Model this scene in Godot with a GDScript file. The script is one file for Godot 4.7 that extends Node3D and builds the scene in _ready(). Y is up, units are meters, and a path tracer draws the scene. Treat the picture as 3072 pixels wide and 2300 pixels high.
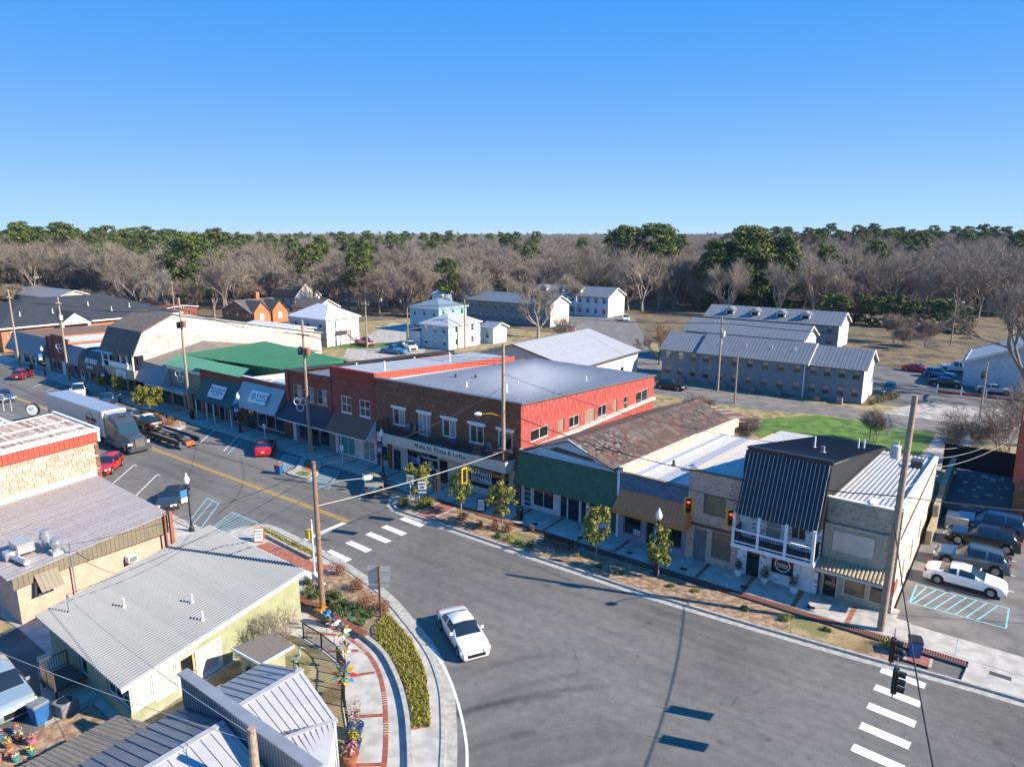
extends Node3D
# Street frame: X runs along the shop fronts, Z from the fronts (Z = 0) towards the road, Y up, metres.

var M := {}
var T := {}
var taken := {}
var shapes := {}
var rng := RandomNumberGenerator.new()
const UP := Vector3.UP

class MB:
	var v := PackedVector3Array()
	var n := PackedVector3Array()
	var uv := PackedVector2Array()
	var col := PackedColorArray()
	var tint := Color(1, 1, 1)

	func tri(a: Vector3, b: Vector3, c: Vector3) -> void:
		var m := (b - a).cross(c - a).normalized()
		v.append(a); v.append(c); v.append(b)
		for k in 3:
			n.append(m); uv.append(Vector2.ZERO); col.append(tint)

	func quad(a: Vector3, b: Vector3, c: Vector3, d: Vector3) -> void:
		tri(a, b, c)
		tri(a, c, d)

	func trin(a: Vector3, b: Vector3, c: Vector3, na: Vector3, nb: Vector3, nc: Vector3) -> void:
		v.append(a); v.append(c); v.append(b)
		n.append(na); n.append(nc); n.append(nb)
		for k in 3:
			uv.append(Vector2.ZERO); col.append(tint)

	# a face with its own texture coordinates: a is bottom left, b bottom right, c top right, d top left
	func face(a: Vector3, b: Vector3, c: Vector3, d: Vector3, u0 := Vector2(0, 1), u1 := Vector2(1, 0)) -> void:
		var at := v.size()
		quad(a, b, c, d)
		var q := [Vector2(u0.x, u0.y), Vector2(u1.x, u0.y), Vector2(u1.x, u1.y), Vector2(u0.x, u1.y)]
		var order := [0, 2, 1, 0, 3, 2]
		for k in 6:
			uv[at + k] = q[order[k]]

	func obox(o: Vector3, x: Vector3, y: Vector3, z: Vector3) -> void:
		# a box given by its centre and three half axes (right handed)
		var p := []
		for k in 8:
			p.append(o + x * (1 if k & 1 else -1) + y * (1 if k & 2 else -1) + z * (1 if k & 4 else -1))
		quad(p[4], p[5], p[7], p[6])
		quad(p[1], p[0], p[2], p[3])
		quad(p[5], p[1], p[3], p[7])
		quad(p[0], p[4], p[6], p[2])
		quad(p[6], p[7], p[3], p[2])
		quad(p[0], p[1], p[5], p[4])

	func box(lo: Vector3, hi: Vector3) -> void:
		var h := (hi - lo) / 2
		obox((lo + hi) / 2, Vector3(h.x, 0, 0), Vector3(0, h.y, 0), Vector3(0, 0, h.z))

	# box with its four upright and top edges chamfered
	func cbox(lo: Vector3, hi: Vector3, c: float) -> void:
		var a := [Vector2(lo.x + c, lo.z), Vector2(hi.x - c, lo.z), Vector2(hi.x, lo.z + c), Vector2(hi.x, hi.z - c), Vector2(hi.x - c, hi.z), Vector2(lo.x + c, hi.z), Vector2(lo.x, hi.z - c), Vector2(lo.x, lo.z + c)]
		var mid := Vector2((lo.x + hi.x) / 2, (lo.z + hi.z) / 2)
		var ring := func(y: float, s: float) -> Array:
			var r := []
			for p in a:
				var q: Vector2 = p - mid
				q.x -= signf(q.x) * s; q.y -= signf(q.y) * s
				r.append(Vector3(mid.x + q.x, y, mid.y + q.y))
			return r
		var r0: Array = ring.call(lo.y, 0.0)
		var r1: Array = ring.call(hi.y - c, 0.0)
		var r2: Array = ring.call(hi.y, c)
		for k in 8:
			var j := (k + 1) % 8
			quad(r0[j], r0[k], r1[k], r1[j])
			quad(r1[j], r1[k], r2[k], r2[j])
		for k in range(1, 7):
			tri(r2[0], r2[k + 1], r2[k])

	func bar(a: Vector3, b: Vector3, w: float, h: float, side := Vector3.ZERO) -> void:
		# a rectangular bar from a to b
		var d := b - a
		var l := d.length()
		if l < 1e-5:
			return
		d /= l
		var s := side
		if s == Vector3.ZERO:
			s = d.cross(Vector3.UP)
			if s.length() < 0.01:
				s = Vector3.RIGHT
		s = (s - d * s.dot(d)).normalized()
		var t := s.cross(d)
		obox((a + b) / 2, s * w / 2, d * l / 2, s.cross(d) * h / 2)

	func tube(pts: Array, rad: Array, sides := 6, caps := true) -> void:
		var last: Array = []
		var lastn: Array = []
		var ref := Vector3.RIGHT
		for k in pts.size():
			var d: Vector3
			if k == 0:
				d = pts[1] - pts[0]
			elif k == pts.size() - 1:
				d = pts[k] - pts[k - 1]
			else:
				d = (pts[k + 1] - pts[k]).normalized() + (pts[k] - pts[k - 1]).normalized()
			d = d.normalized()
			if absf(ref.dot(d)) > 0.95 or k == 0:
				ref = Vector3.RIGHT if absf(d.x) < 0.8 else Vector3.BACK
			var s := (ref - d * ref.dot(d)).normalized()
			ref = s
			var t := d.cross(s)
			var ring: Array = []
			var rn: Array = []
			var r: float = rad[k] if k < rad.size() else rad[-1]
			for j in sides:
				var a := TAU * j / sides
				var q := s * cos(a) + t * sin(a)
				ring.append(pts[k] + q * r)
				rn.append(q)
			if k > 0:
				for j in sides:
					var i := (j + 1) % sides
					trin(last[j], last[i], ring[i], lastn[j], lastn[i], rn[i])
					trin(last[j], ring[i], ring[j], lastn[j], rn[i], rn[j])
			elif caps:
				for j in range(1, sides - 1):
					tri(ring[0], ring[j + 1], ring[j])
			last = ring
			lastn = rn
		if caps:
			for j in range(1, sides - 1):
				tri(last[0], last[j], last[j + 1])

	func cyl(a: Vector3, b: Vector3, r: float, sides := 10, r2 := -1.0) -> void:
		tube([a, b], [r, r if r2 < 0 else r2], sides)

	# profile = [[radius, height], ...] turned round the upright axis through o
	func lathe(o: Vector3, profile: Array, sides := 12, axis := Vector3.UP) -> void:
		var s := Vector3.RIGHT if absf(axis.x) < 0.8 else Vector3.BACK
		s = (s - axis * s.dot(axis)).normalized()
		var t := axis.cross(s)
		for k in profile.size() - 1:
			var p: Array = profile[k]
			var q: Array = profile[k + 1]
			var dn := Vector2(q[1] - p[1], -(q[0] - p[0])).normalized()
			for j in sides:
				var a := TAU * j / sides
				var b := TAU * (j + 1) / sides
				var ea := s * cos(a) + t * sin(a)
				var eb := s * cos(b) + t * sin(b)
				var na := (ea * dn.x + axis * dn.y).normalized()
				var nb := (eb * dn.x + axis * dn.y).normalized()
				var A: Vector3 = o + ea * p[0] + axis * p[1]
				var B: Vector3 = o + eb * p[0] + axis * p[1]
				var C: Vector3 = o + eb * q[0] + axis * q[1]
				var D: Vector3 = o + ea * q[0] + axis * q[1]
				if p[0] > 1e-4:
					trin(A, B, C, na, nb, nb)
				if q[0] > 1e-4:
					trin(A, C, D, na, nb, na)

	# flat polygon (list of Vector2 x,z) at height y facing up
	func sheet(pts: Array, y: float) -> void:
		var pv := PackedVector2Array(pts)
		var idx := Geometry2D.triangulate_polygon(pv)
		for k in range(0, idx.size(), 3):
			var a := pv[idx[k]]; var b := pv[idx[k + 1]]; var c := pv[idx[k + 2]]
			if (b - a).cross(c - a) > 0:
				var s := b; b = c; c = s
			tri(Vector3(a.x, y, a.y), Vector3(b.x, y, b.y), Vector3(c.x, y, c.y))

	# slab: sheet with sides
	func slab(pts: Array, y0: float, y1: float) -> void:
		sheet(pts, y1)
		var area := 0.0
		for k in pts.size():
			area += (pts[k] as Vector2).cross(pts[(k + 1) % pts.size()])
		for k in pts.size():
			var a: Vector2 = pts[k]
			var b: Vector2 = pts[(k + 1) % pts.size()]
			if area > 0:
				var s := a; a = b; b = s
			quad(Vector3(a.x, y0, a.y), Vector3(b.x, y0, b.y), Vector3(b.x, y1, b.y), Vector3(a.x, y1, a.y))

	# convex polygon in space
	func fan(p: Array) -> void:
		for k in range(1, p.size() - 1):
			tri(p[0], p[k], p[k + 1])

	# a plate: polygon p extruded by -d
	func plate(p: Array, d: Vector3) -> void:
		fan(p)
		for k in p.size():
			var j := (k + 1) % p.size()
			quad(p[k], p[k] - d, p[j] - d, p[j])
		var r := []
		for k in range(p.size() - 1, -1, -1):
			r.append(p[k] - d)
		fan(r)

	# smooth grid of points rows x columns
	func grid(g: Array) -> void:
		var rows := g.size()
		var cols: int = g[0].size()
		var nn := []
		for i in rows:
			var row := []
			for j in cols:
				var du: Vector3 = g[mini(i + 1, rows - 1)][j] - g[maxi(i - 1, 0)][j]
				var dv: Vector3 = g[i][mini(j + 1, cols - 1)] - g[i][maxi(j - 1, 0)]
				row.append(dv.cross(du).normalized())
			nn.append(row)
		for i in rows - 1:
			for j in cols - 1:
				trin(g[i][j], g[i][j + 1], g[i + 1][j + 1], nn[i][j], nn[i][j + 1], nn[i + 1][j + 1])
				trin(g[i][j], g[i + 1][j + 1], g[i + 1][j], nn[i][j], nn[i + 1][j + 1], nn[i + 1][j])

	func mesh() -> ArrayMesh:
		var m := ArrayMesh.new()
		if v.is_empty():
			return m
		var a := []
		a.resize(Mesh.ARRAY_MAX)
		a[Mesh.ARRAY_VERTEX] = v
		a[Mesh.ARRAY_NORMAL] = n
		a[Mesh.ARRAY_TEX_UV] = uv
		a[Mesh.ARRAY_COLOR] = col
		m.add_surface_from_arrays(Mesh.PRIMITIVE_TRIANGLES, a)
		return m

func V(x: float, y: float, z: float) -> Vector3:
	return Vector3(x, y, z)

func numbered(called: String) -> String:
	var k: int = taken.get(called, 0)
	taken[called] = k + 1
	return called if k == 0 else "%s_%03d" % [called, k]

func tag(o: Node, label: String, category: String, group := "") -> void:
	o.set_meta("label", label)
	o.set_meta("category", category)
	if group:
		o.set_meta("group", group)

func thing(called: String, label: String, category: String, at := Vector3.ZERO, turn := 0.0, group := "") -> Node3D:
	var o := Node3D.new()
	o.name = numbered(called)
	add_child(o)
	o.position = at
	o.rotation.y = turn
	tag(o, label, category, group)
	return o

# a part whose shape is given in the thing's own axes
func part(called: String, shape, m: Material, parent: Node) -> MeshInstance3D:
	var o := MeshInstance3D.new()
	o.name = called
	o.mesh = shape.mesh() if shape is MB else shape
	o.material_override = m
	parent.add_child(o, true)
	return o

# a part whose shape is given in street coordinates (the thing is not turned)
func wpart(called: String, shape, m: Material, parent: Node) -> MeshInstance3D:
	var o := part(called, shape, m, parent)
	var p := parent
	var off := Vector3.ZERO
	while p != self:
		off += (p as Node3D).position
		p = p.get_parent()
	o.position = -off
	return o

func struct(called: String, shape, m: Material) -> MeshInstance3D:
	var o := part(numbered(called), shape, m, self)
	o.set_meta("kind", "structure")
	return o

func copy(o: Node3D, at: Vector3, turn: float, label := "", group := "") -> Node3D:
	var c: Node3D = o.duplicate()
	var base := String(o.name)
	if base.length() > 4 and base.substr(base.length() - 4, 1) == "_" and base.right(3).is_valid_int():
		base = base.left(base.length() - 4)
	c.name = numbered(base)
	add_child(c)
	c.position = at
	c.rotation.y = turn
	if label:
		c.set_meta("label", label)
	if group:
		c.set_meta("group", group)
	return c

func lin(r: float, g: float, b: float) -> Color:
	return Color(r, g, b).linear_to_srgb()

# linear base colour, roughness; options: metal, tex, scale (metres per tile), alpha, clear, height
func mat(key: String, c: Array, rough := 0.8, opt := {}) -> StandardMaterial3D:
	var m := StandardMaterial3D.new()
	m.albedo_color = lin(c[0], c[1], c[2])
	m.roughness = rough
	m.metallic = opt.get("metal", 0.0)
	if opt.has("spec"):
		m.metallic_specular = opt.spec
	if opt.has("tex"):
		m.albedo_texture = T[opt.tex]
		if not opt.get("uv", false):
			m.uv1_triplanar = true
			m.uv1_world_triplanar = opt.get("world", true)
			var s = opt.get("scale", 4.0)
			m.uv1_scale = V(1.0 / s, 1.0 / s, 1.0 / s) if not s is Array else V(1.0 / s[0], 1.0 / s[1], 1.0 / s[0])
			m.uv1_triplanar_sharpness = 6.0
	if opt.has("bump"):
		m.heightmap_enabled = true
		m.heightmap_texture = T[opt.bump]
		m.heightmap_scale = opt.get("depth", 1.0)
	if opt.has("detail"):
		m.detail_enabled = true
		m.detail_blend_mode = BaseMaterial3D.BLEND_MODE_MUL
		m.detail_albedo = T[opt.detail]
		m.detail_uv_layer = BaseMaterial3D.DETAIL_UV_2
		m.uv2_triplanar = true
		m.uv2_world_triplanar = true
		var s2: float = opt.get("dscale", 3.0)
		m.uv2_scale = Vector3.ONE / s2
	if opt.has("alpha"):
		m.transparency = BaseMaterial3D.TRANSPARENCY_ALPHA
		m.albedo_color.a = opt.alpha
	if opt.has("clear"):
		m.clearcoat_enabled = true
		m.clearcoat = opt.clear
		m.clearcoat_roughness = 0.05
	if opt.get("vertex", false):
		m.vertex_color_use_as_albedo = true
	if opt.has("back"):
		m.backlight_enabled = true
		m.backlight = Color(opt.back, opt.back, opt.back)
	if opt.has("glow"):
		m.emission_enabled = true
		m.emission = lin(opt.glow[0], opt.glow[1], opt.glow[2])
		m.emission_energy_multiplier = opt.get("power", 1.0)
	M[key] = m
	return m

# ---- computed textures
func noise_img(size: int, freq: float, seed: int, oct := 4, kind := FastNoiseLite.TYPE_SIMPLEX_SMOOTH) -> Image:
	var f := FastNoiseLite.new()
	f.noise_type = kind
	f.seed = seed
	f.frequency = freq
	f.fractal_octaves = oct
	var im := f.get_seamless_image(size, size, false, false, 0.12)
	im.convert(Image.FORMAT_L8)
	return im

# grey multiplier picture: coarse and fine noise between lo and hi
func grey_tex(key: String, size: int, coarse: float, fine: float, lo: float, hi: float, seed: int, share := 0.5) -> void:
	var a := noise_img(size, coarse, seed).get_data()
	var b := noise_img(size, fine, seed + 7, 2).get_data()
	var out := PackedByteArray()
	out.resize(size * size * 3)
	for k in size * size:
		var t: float = clampf(0.5 + ((a[k] / 255.0 - 0.5) * (1.0 - share) + (b[k] / 255.0 - 0.5) * share) * 1.8, 0, 1)
		var g := mini(255, int(255.0 * sqrt(lerpf(lo, hi, t))))
		out[3 * k] = g; out[3 * k + 1] = g; out[3 * k + 2] = g
	T[key] = ImageTexture.create_from_image(Image.create_from_data(size, size, false, Image.FORMAT_RGB8, out))

# two or three colours (linear) mixed by noise
func mix_tex(key: String, size: int, freq: float, cols: Array, seed: int, fine := 0.15, ffreq := 0.2) -> void:
	var a := noise_img(size, freq, seed, 5).get_data()
	var b := noise_img(size, ffreq, seed + 3, 2).get_data()
	var out := PackedByteArray()
	out.resize(size * size * 3)
	var lut := []
	for k in 256:
		var t := clampf((k / 255.0 - 0.5) * 1.9 + 0.5, 0, 1) * (cols.size() - 1)
		var i := mini(int(t), cols.size() - 2)
		lut.append((cols[i] as Color).lerp(cols[i + 1], t - i))
	for k in size * size:
		var c: Color = lut[a[k]]
		var s := 1.0 + (b[k] / 255.0 - 0.5) * 2.0 * fine
		out[3 * k] = clampi(int(255 * pow(maxf(c.r * s, 0), 0.4545)), 0, 255)
		out[3 * k + 1] = clampi(int(255 * pow(maxf(c.g * s, 0), 0.4545)), 0, 255)
		out[3 * k + 2] = clampi(int(255 * pow(maxf(c.b * s, 0), 0.4545)), 0, 255)
	T[key] = ImageTexture.create_from_image(Image.create_from_data(size, size, false, Image.FORMAT_RGB8, out))

# small masonry too far away to tell the pieces apart: rows of bricks with mortar between
func brick_tex(key: String, w: int, h: int, nx: int, ny: int, cols: Array, mortar: Color, odd: Color, odd_share: float, seed: int) -> void:
	var r := RandomNumberGenerator.new()
	r.seed = seed
	var im := Image.create(w, h, false, Image.FORMAT_RGB8)
	im.fill(mortar.linear_to_srgb())
	var bw := float(w) / nx
	var bh := float(h) / ny
	for j in ny:
		var off := 0.5 * bw if j % 2 else 0.0
		for i in range(-1, nx + 1):
			var c: Color = (cols[r.randi() % cols.size()] as Color).lerp(cols[r.randi() % cols.size()], r.randf())
			if i == nx:
				c = cols[0]
			var s := r.randf_range(0.82, 1.15)
			c = Color(c.r * s, c.g * s, c.b * s)
			if r.randf() < odd_share:
				c = odd
			im.fill_rect(Rect2i(int(i * bw + off + 1), int(j * bh + 1), int(bw) - 1, int(bh) - 1), c.linear_to_srgb())
	T[key] = ImageTexture.create_from_image(im)

func setup_textures() -> void:
	grey_tex("plain", 256, 0.02, 0.15, 0.78, 1.06, 11)
	grey_tex("soft", 256, 0.012, 0.08, 0.86, 1.04, 12, 0.3)
	grey_tex("rough", 512, 0.015, 0.3, 0.62, 1.12, 13)
	grey_tex("metal", 256, 0.01, 0.25, 0.9, 1.03, 14, 0.25)
	mix_tex("grass", 512, 0.02, [Color(0.05, 0.1, 0.02), Color(0.09, 0.17, 0.025), Color(0.14, 0.2, 0.04)], 21, 0.5, 0.35)
	mix_tex("straw", 512, 0.012, [Color(0.16, 0.12, 0.05), Color(0.27, 0.19, 0.085), Color(0.33, 0.26, 0.13), Color(0.17, 0.16, 0.06)], 22, 0.35, 0.3)
	mix_tex("mulch", 512, 0.02, [Color(0.13, 0.085, 0.05), Color(0.19, 0.13, 0.085), Color(0.26, 0.19, 0.13)], 23, 0.3, 0.4)
	mix_tex("litter", 512, 0.01, [Color(0.07, 0.05, 0.03), Color(0.15, 0.1, 0.055), Color(0.21, 0.15, 0.08), Color(0.09, 0.085, 0.035)], 24, 0.4, 0.25)
	mix_tex("shingle_brown", 512, 0.04, [Color(0.06, 0.05, 0.042), Color(0.1, 0.085, 0.07), Color(0.14, 0.12, 0.1)], 25, 0.3, 0.3)
	mix_tex("rust", 512, 0.012, [Color(0.36, 0.39, 0.41), Color(0.44, 0.47, 0.49), Color(0.4, 0.42, 0.43), Color(0.38, 0.3, 0.24)], 26, 0.15, 0.1)
	mix_tex("rustdark", 512, 0.02, [Color(0.42, 0.4, 0.38), Color(0.5, 0.47, 0.45), Color(0.2, 0.09, 0.05), Color(0.12, 0.05, 0.03)], 27, 0.2, 0.1)
	mix_tex("redwall", 512, 0.014, [Color(0.3, 0.045, 0.038), Color(0.35, 0.058, 0.048), Color(0.39, 0.085, 0.07), Color(0.22, 0.045, 0.038)], 28, 0.12, 0.1)
	mix_tex("oldwall", 512, 0.02, [Color(0.3, 0.27, 0.23), Color(0.5, 0.47, 0.42), Color(0.62, 0.6, 0.55)], 29, 0.2, 0.2)
	mix_tex("peel", 256, 0.05, [Color(0.75, 0.73, 0.7), Color(0.72, 0.68, 0.6), Color(0.55, 0.25, 0.05), Color(0.3, 0.12, 0.06)], 30, 0.2, 0.2)
	mix_tex("rustroof", 512, 0.012, [Color(0.15, 0.125, 0.11), Color(0.12, 0.085, 0.068), Color(0.1, 0.066, 0.05), Color(0.16, 0.075, 0.055), Color(0.16, 0.14, 0.125)], 31, 0.25, 0.25)
	mix_tex("wood", 256, 0.03, [Color(0.12, 0.09, 0.06), Color(0.25, 0.2, 0.14), Color(0.32, 0.27, 0.2)], 32, 0.3, 0.2)
	mix_tex("concrete", 512, 0.012, [Color(0.34, 0.325, 0.29), Color(0.42, 0.4, 0.36), Color(0.47, 0.45, 0.41)], 33, 0.1, 0.2)
	mix_tex("bark", 256, 0.05, [Color(0.12, 0.1, 0.085), Color(0.22, 0.19, 0.165), Color(0.3, 0.27, 0.24)], 34, 0.35, 0.3)
	mix_tex("lot", 512, 0.008, [Color(0.1, 0.1, 0.1), Color(0.13, 0.13, 0.13), Color(0.17, 0.165, 0.16)], 35, 0.22, 0.35)
	mix_tex("gravel", 512, 0.015, [Color(0.24, 0.23, 0.22), Color(0.34, 0.33, 0.32), Color(0.45, 0.44, 0.42)], 36, 0.3, 0.4)
	brick_tex("brick_brown", 640, 640, 16, 42, [Color(0.17, 0.07, 0.036), Color(0.25, 0.105, 0.055), Color(0.2, 0.08, 0.043)], Color(0.2, 0.13, 0.09), Color(0.42, 0.3, 0.2), 0.012, 41)
	brick_tex("brick_red", 640, 640, 16, 42, [Color(0.2, 0.05, 0.032), Color(0.28, 0.08, 0.052), Color(0.24, 0.062, 0.042)], Color(0.24, 0.14, 0.11), Color(0.25, 0.15, 0.12), 0.02, 42)
	brick_tex("brick_orange", 640, 640, 16, 42, [Color(0.4, 0.14, 0.055), Color(0.48, 0.19, 0.08), Color(0.44, 0.16, 0.065)], Color(0.4, 0.26, 0.17), Color(0.3, 0.1, 0.05), 0.05, 43)
	brick_tex("brick_tan", 640, 640, 16, 42, [Color(0.25, 0.19, 0.12), Color(0.34, 0.27, 0.18), Color(0.3, 0.22, 0.14)], Color(0.32, 0.28, 0.22), Color(0.18, 0.12, 0.08), 0.06, 44)
	brick_tex("brick_pink", 640, 640, 16, 42, [Color(0.6, 0.39, 0.28), Color(0.66, 0.44, 0.32), Color(0.63, 0.41, 0.3)], Color(0.52, 0.34, 0.25), Color(0.3, 0.18, 0.14), 0.04, 45)
	brick_tex("brick_white", 640, 640, 16, 42, [Color(0.72, 0.75, 0.76), Color(0.8, 0.82, 0.82), Color(0.76, 0.79, 0.8)], Color(0.66, 0.69, 0.7), Color(0.05, 0.06, 0.07), 0.09, 46)
	brick_tex("brick_greybeige", 640, 640, 16, 42, [Color(0.4, 0.34, 0.24), Color(0.48, 0.41, 0.29), Color(0.44, 0.37, 0.27)], Color(0.33, 0.28, 0.2), Color(0.2, 0.17, 0.13), 0.05, 47)
	brick_tex("pavers", 512, 512, 20, 40, [Color(0.32, 0.1, 0.06), Color(0.4, 0.13, 0.08), Color(0.27, 0.085, 0.05)], Color(0.2, 0.12, 0.09), Color(0.4, 0.2, 0.14), 0.08, 48)
	brick_tex("shakes_green", 640, 640, 22, 40, [Color(0.05, 0.105, 0.055), Color(0.068, 0.135, 0.072), Color(0.058, 0.118, 0.062)], Color(0.035, 0.078, 0.04), Color(0.04, 0.1, 0.07), 0.05, 49)
	brick_tex("shingles_dark", 640, 640, 14, 40, [Color(0.025, 0.03, 0.036), Color(0.036, 0.042, 0.05), Color(0.03, 0.035, 0.043)], Color(0.02, 0.024, 0.03), Color(0.05, 0.056, 0.064), 0.1, 50)
	brick_tex("shingles_grey", 640, 640, 14, 40, [Color(0.075, 0.065, 0.058), Color(0.11, 0.098, 0.088), Color(0.092, 0.082, 0.074)], Color(0.06, 0.052, 0.048), Color(0.14, 0.12, 0.105), 0.1, 51)
	road_tex()

# worn asphalt of the main street: wheel tracks along the lanes, turning tracks, cracks, patches and spots
func road_tex() -> void:
	var w := 1536
	var h := 640
	var a := noise_img(1024, 0.006, 61, 4).get_data()
	var b := noise_img(1024, 0.25, 62, 2).get_data()
	var s := noise_img(1024, 0.03, 63, 3).get_data()
	var val := PackedFloat32Array()
	val.resize(w * h)
	for j in h:
		var z := -5.0 + j * 0.1
		for i in w:
			var x := -100.0 + i * 0.1
			var k := (j % 1024) * 1024 + (i % 1024)
			# long streaks: noise stretched along the lane
			var ks := ((j * 6) % 1024) * 1024 + (int(i * 0.35) % 1024)
			var g := 0.132 + (a[k] / 255.0 - 0.5) * 0.075 + (b[k] / 255.0 - 0.5) * 0.02
			if z > 3.0 and z < 20.0:
				g += (s[ks] / 255.0 - 0.5) * 0.04
			for t in [8.6, 10.2, 12.9, 14.5]:
				var d := absf(z - t)
				if d < 0.7 and x < 25.0:
					g -= 0.016 * (1.0 - d / 0.7)
			# the parking lanes wear paler
			if z < 7.4 and x < -9.0:
				g += 0.02
			if z > 15.2 and x < -12.0:
				g += 0.02
			val[j * w + i] = g
	var r := RandomNumberGenerator.new()
	r.seed = 77
	var dab := func(x: float, z: float, rad: float, amount: float) -> void:
		var ci := int((x + 100.0) * 10); var cj := int((z + 5.0) * 10); var n := int(ceil(rad * 10))
		for dj in range(-n, n + 1):
			for di in range(-n, n + 1):
				var q := Vector2(di, dj).length() / (rad * 10)
				var jj: int = cj + dj; var ii: int = ci + di
				if q < 1 and ii >= 0 and jj >= 0 and ii < w and jj < h:
					val[jj * w + ii] += amount * (1 - q * q)
	# turning tracks from the side street round the bend
	for t in 26:
		var rad := r.randf_range(11.0, 24.0)
		var c := Vector2(34.0 + r.randf_range(-2, 2), 31.0 + r.randf_range(-3, 3))
		var a0 := r.randf_range(PI * 0.98, PI * 1.1)
		var a1 := a0 + r.randf_range(0.3, 0.75)
		var dark := r.randf_range(-0.006, 0.003)
		for k in 260:
			var ang := lerpf(a0, a1, k / 259.0)
			dab.call(c.x + cos(ang) * rad * 1.15, c.y + sin(ang) * rad, r.randf_range(0.15, 0.5), dark * r.randf_range(0.4, 1.0))
	# one long skid across the lanes
	for k in 200:
		var t2 := k / 199.0
		dab.call(lerpf(-33.0, -20.5, t2) + sin(t2 * 3.0) * 2.2, lerpf(7.2, 17.5, t2), 0.16, -0.02)
	# cracks
	for t in 34:
		var p := Vector2(r.randf_range(-90, 40), r.randf_range(3, 40))
		var d := r.randf_range(0, TAU)
		for k in r.randi_range(20, 90):
			d += r.randf_range(-0.5, 0.5)
			p += Vector2(cos(d), sin(d)) * 0.1
			dab.call(p.x, p.y, 0.09, -0.035)
	# oil spots in the bays and lanes
	for t in 260:
		dab.call(r.randf_range(-70, 40), r.randf_range(3, 40), r.randf_range(0.08, 0.3), r.randf_range(-0.06, -0.015))
	for t in 40:
		dab.call(r.randf_range(-70, -12), r.randf_range(4, 6), r.randf_range(0.3, 0.7), -0.018)
	var out := PackedByteArray()
	out.resize(w * h * 3)
	for k in w * h:
		var g2 := pow(clampf(val[k], 0.02, 0.5), 0.4545) * 255.0
		out[3 * k] = int(g2 * 1.02); out[3 * k + 1] = int(g2); out[3 * k + 2] = int(g2 * 0.96)
	T["road"] = ImageTexture.create_from_image(Image.create_from_data(w, h, false, Image.FORMAT_RGB8, out))

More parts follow.
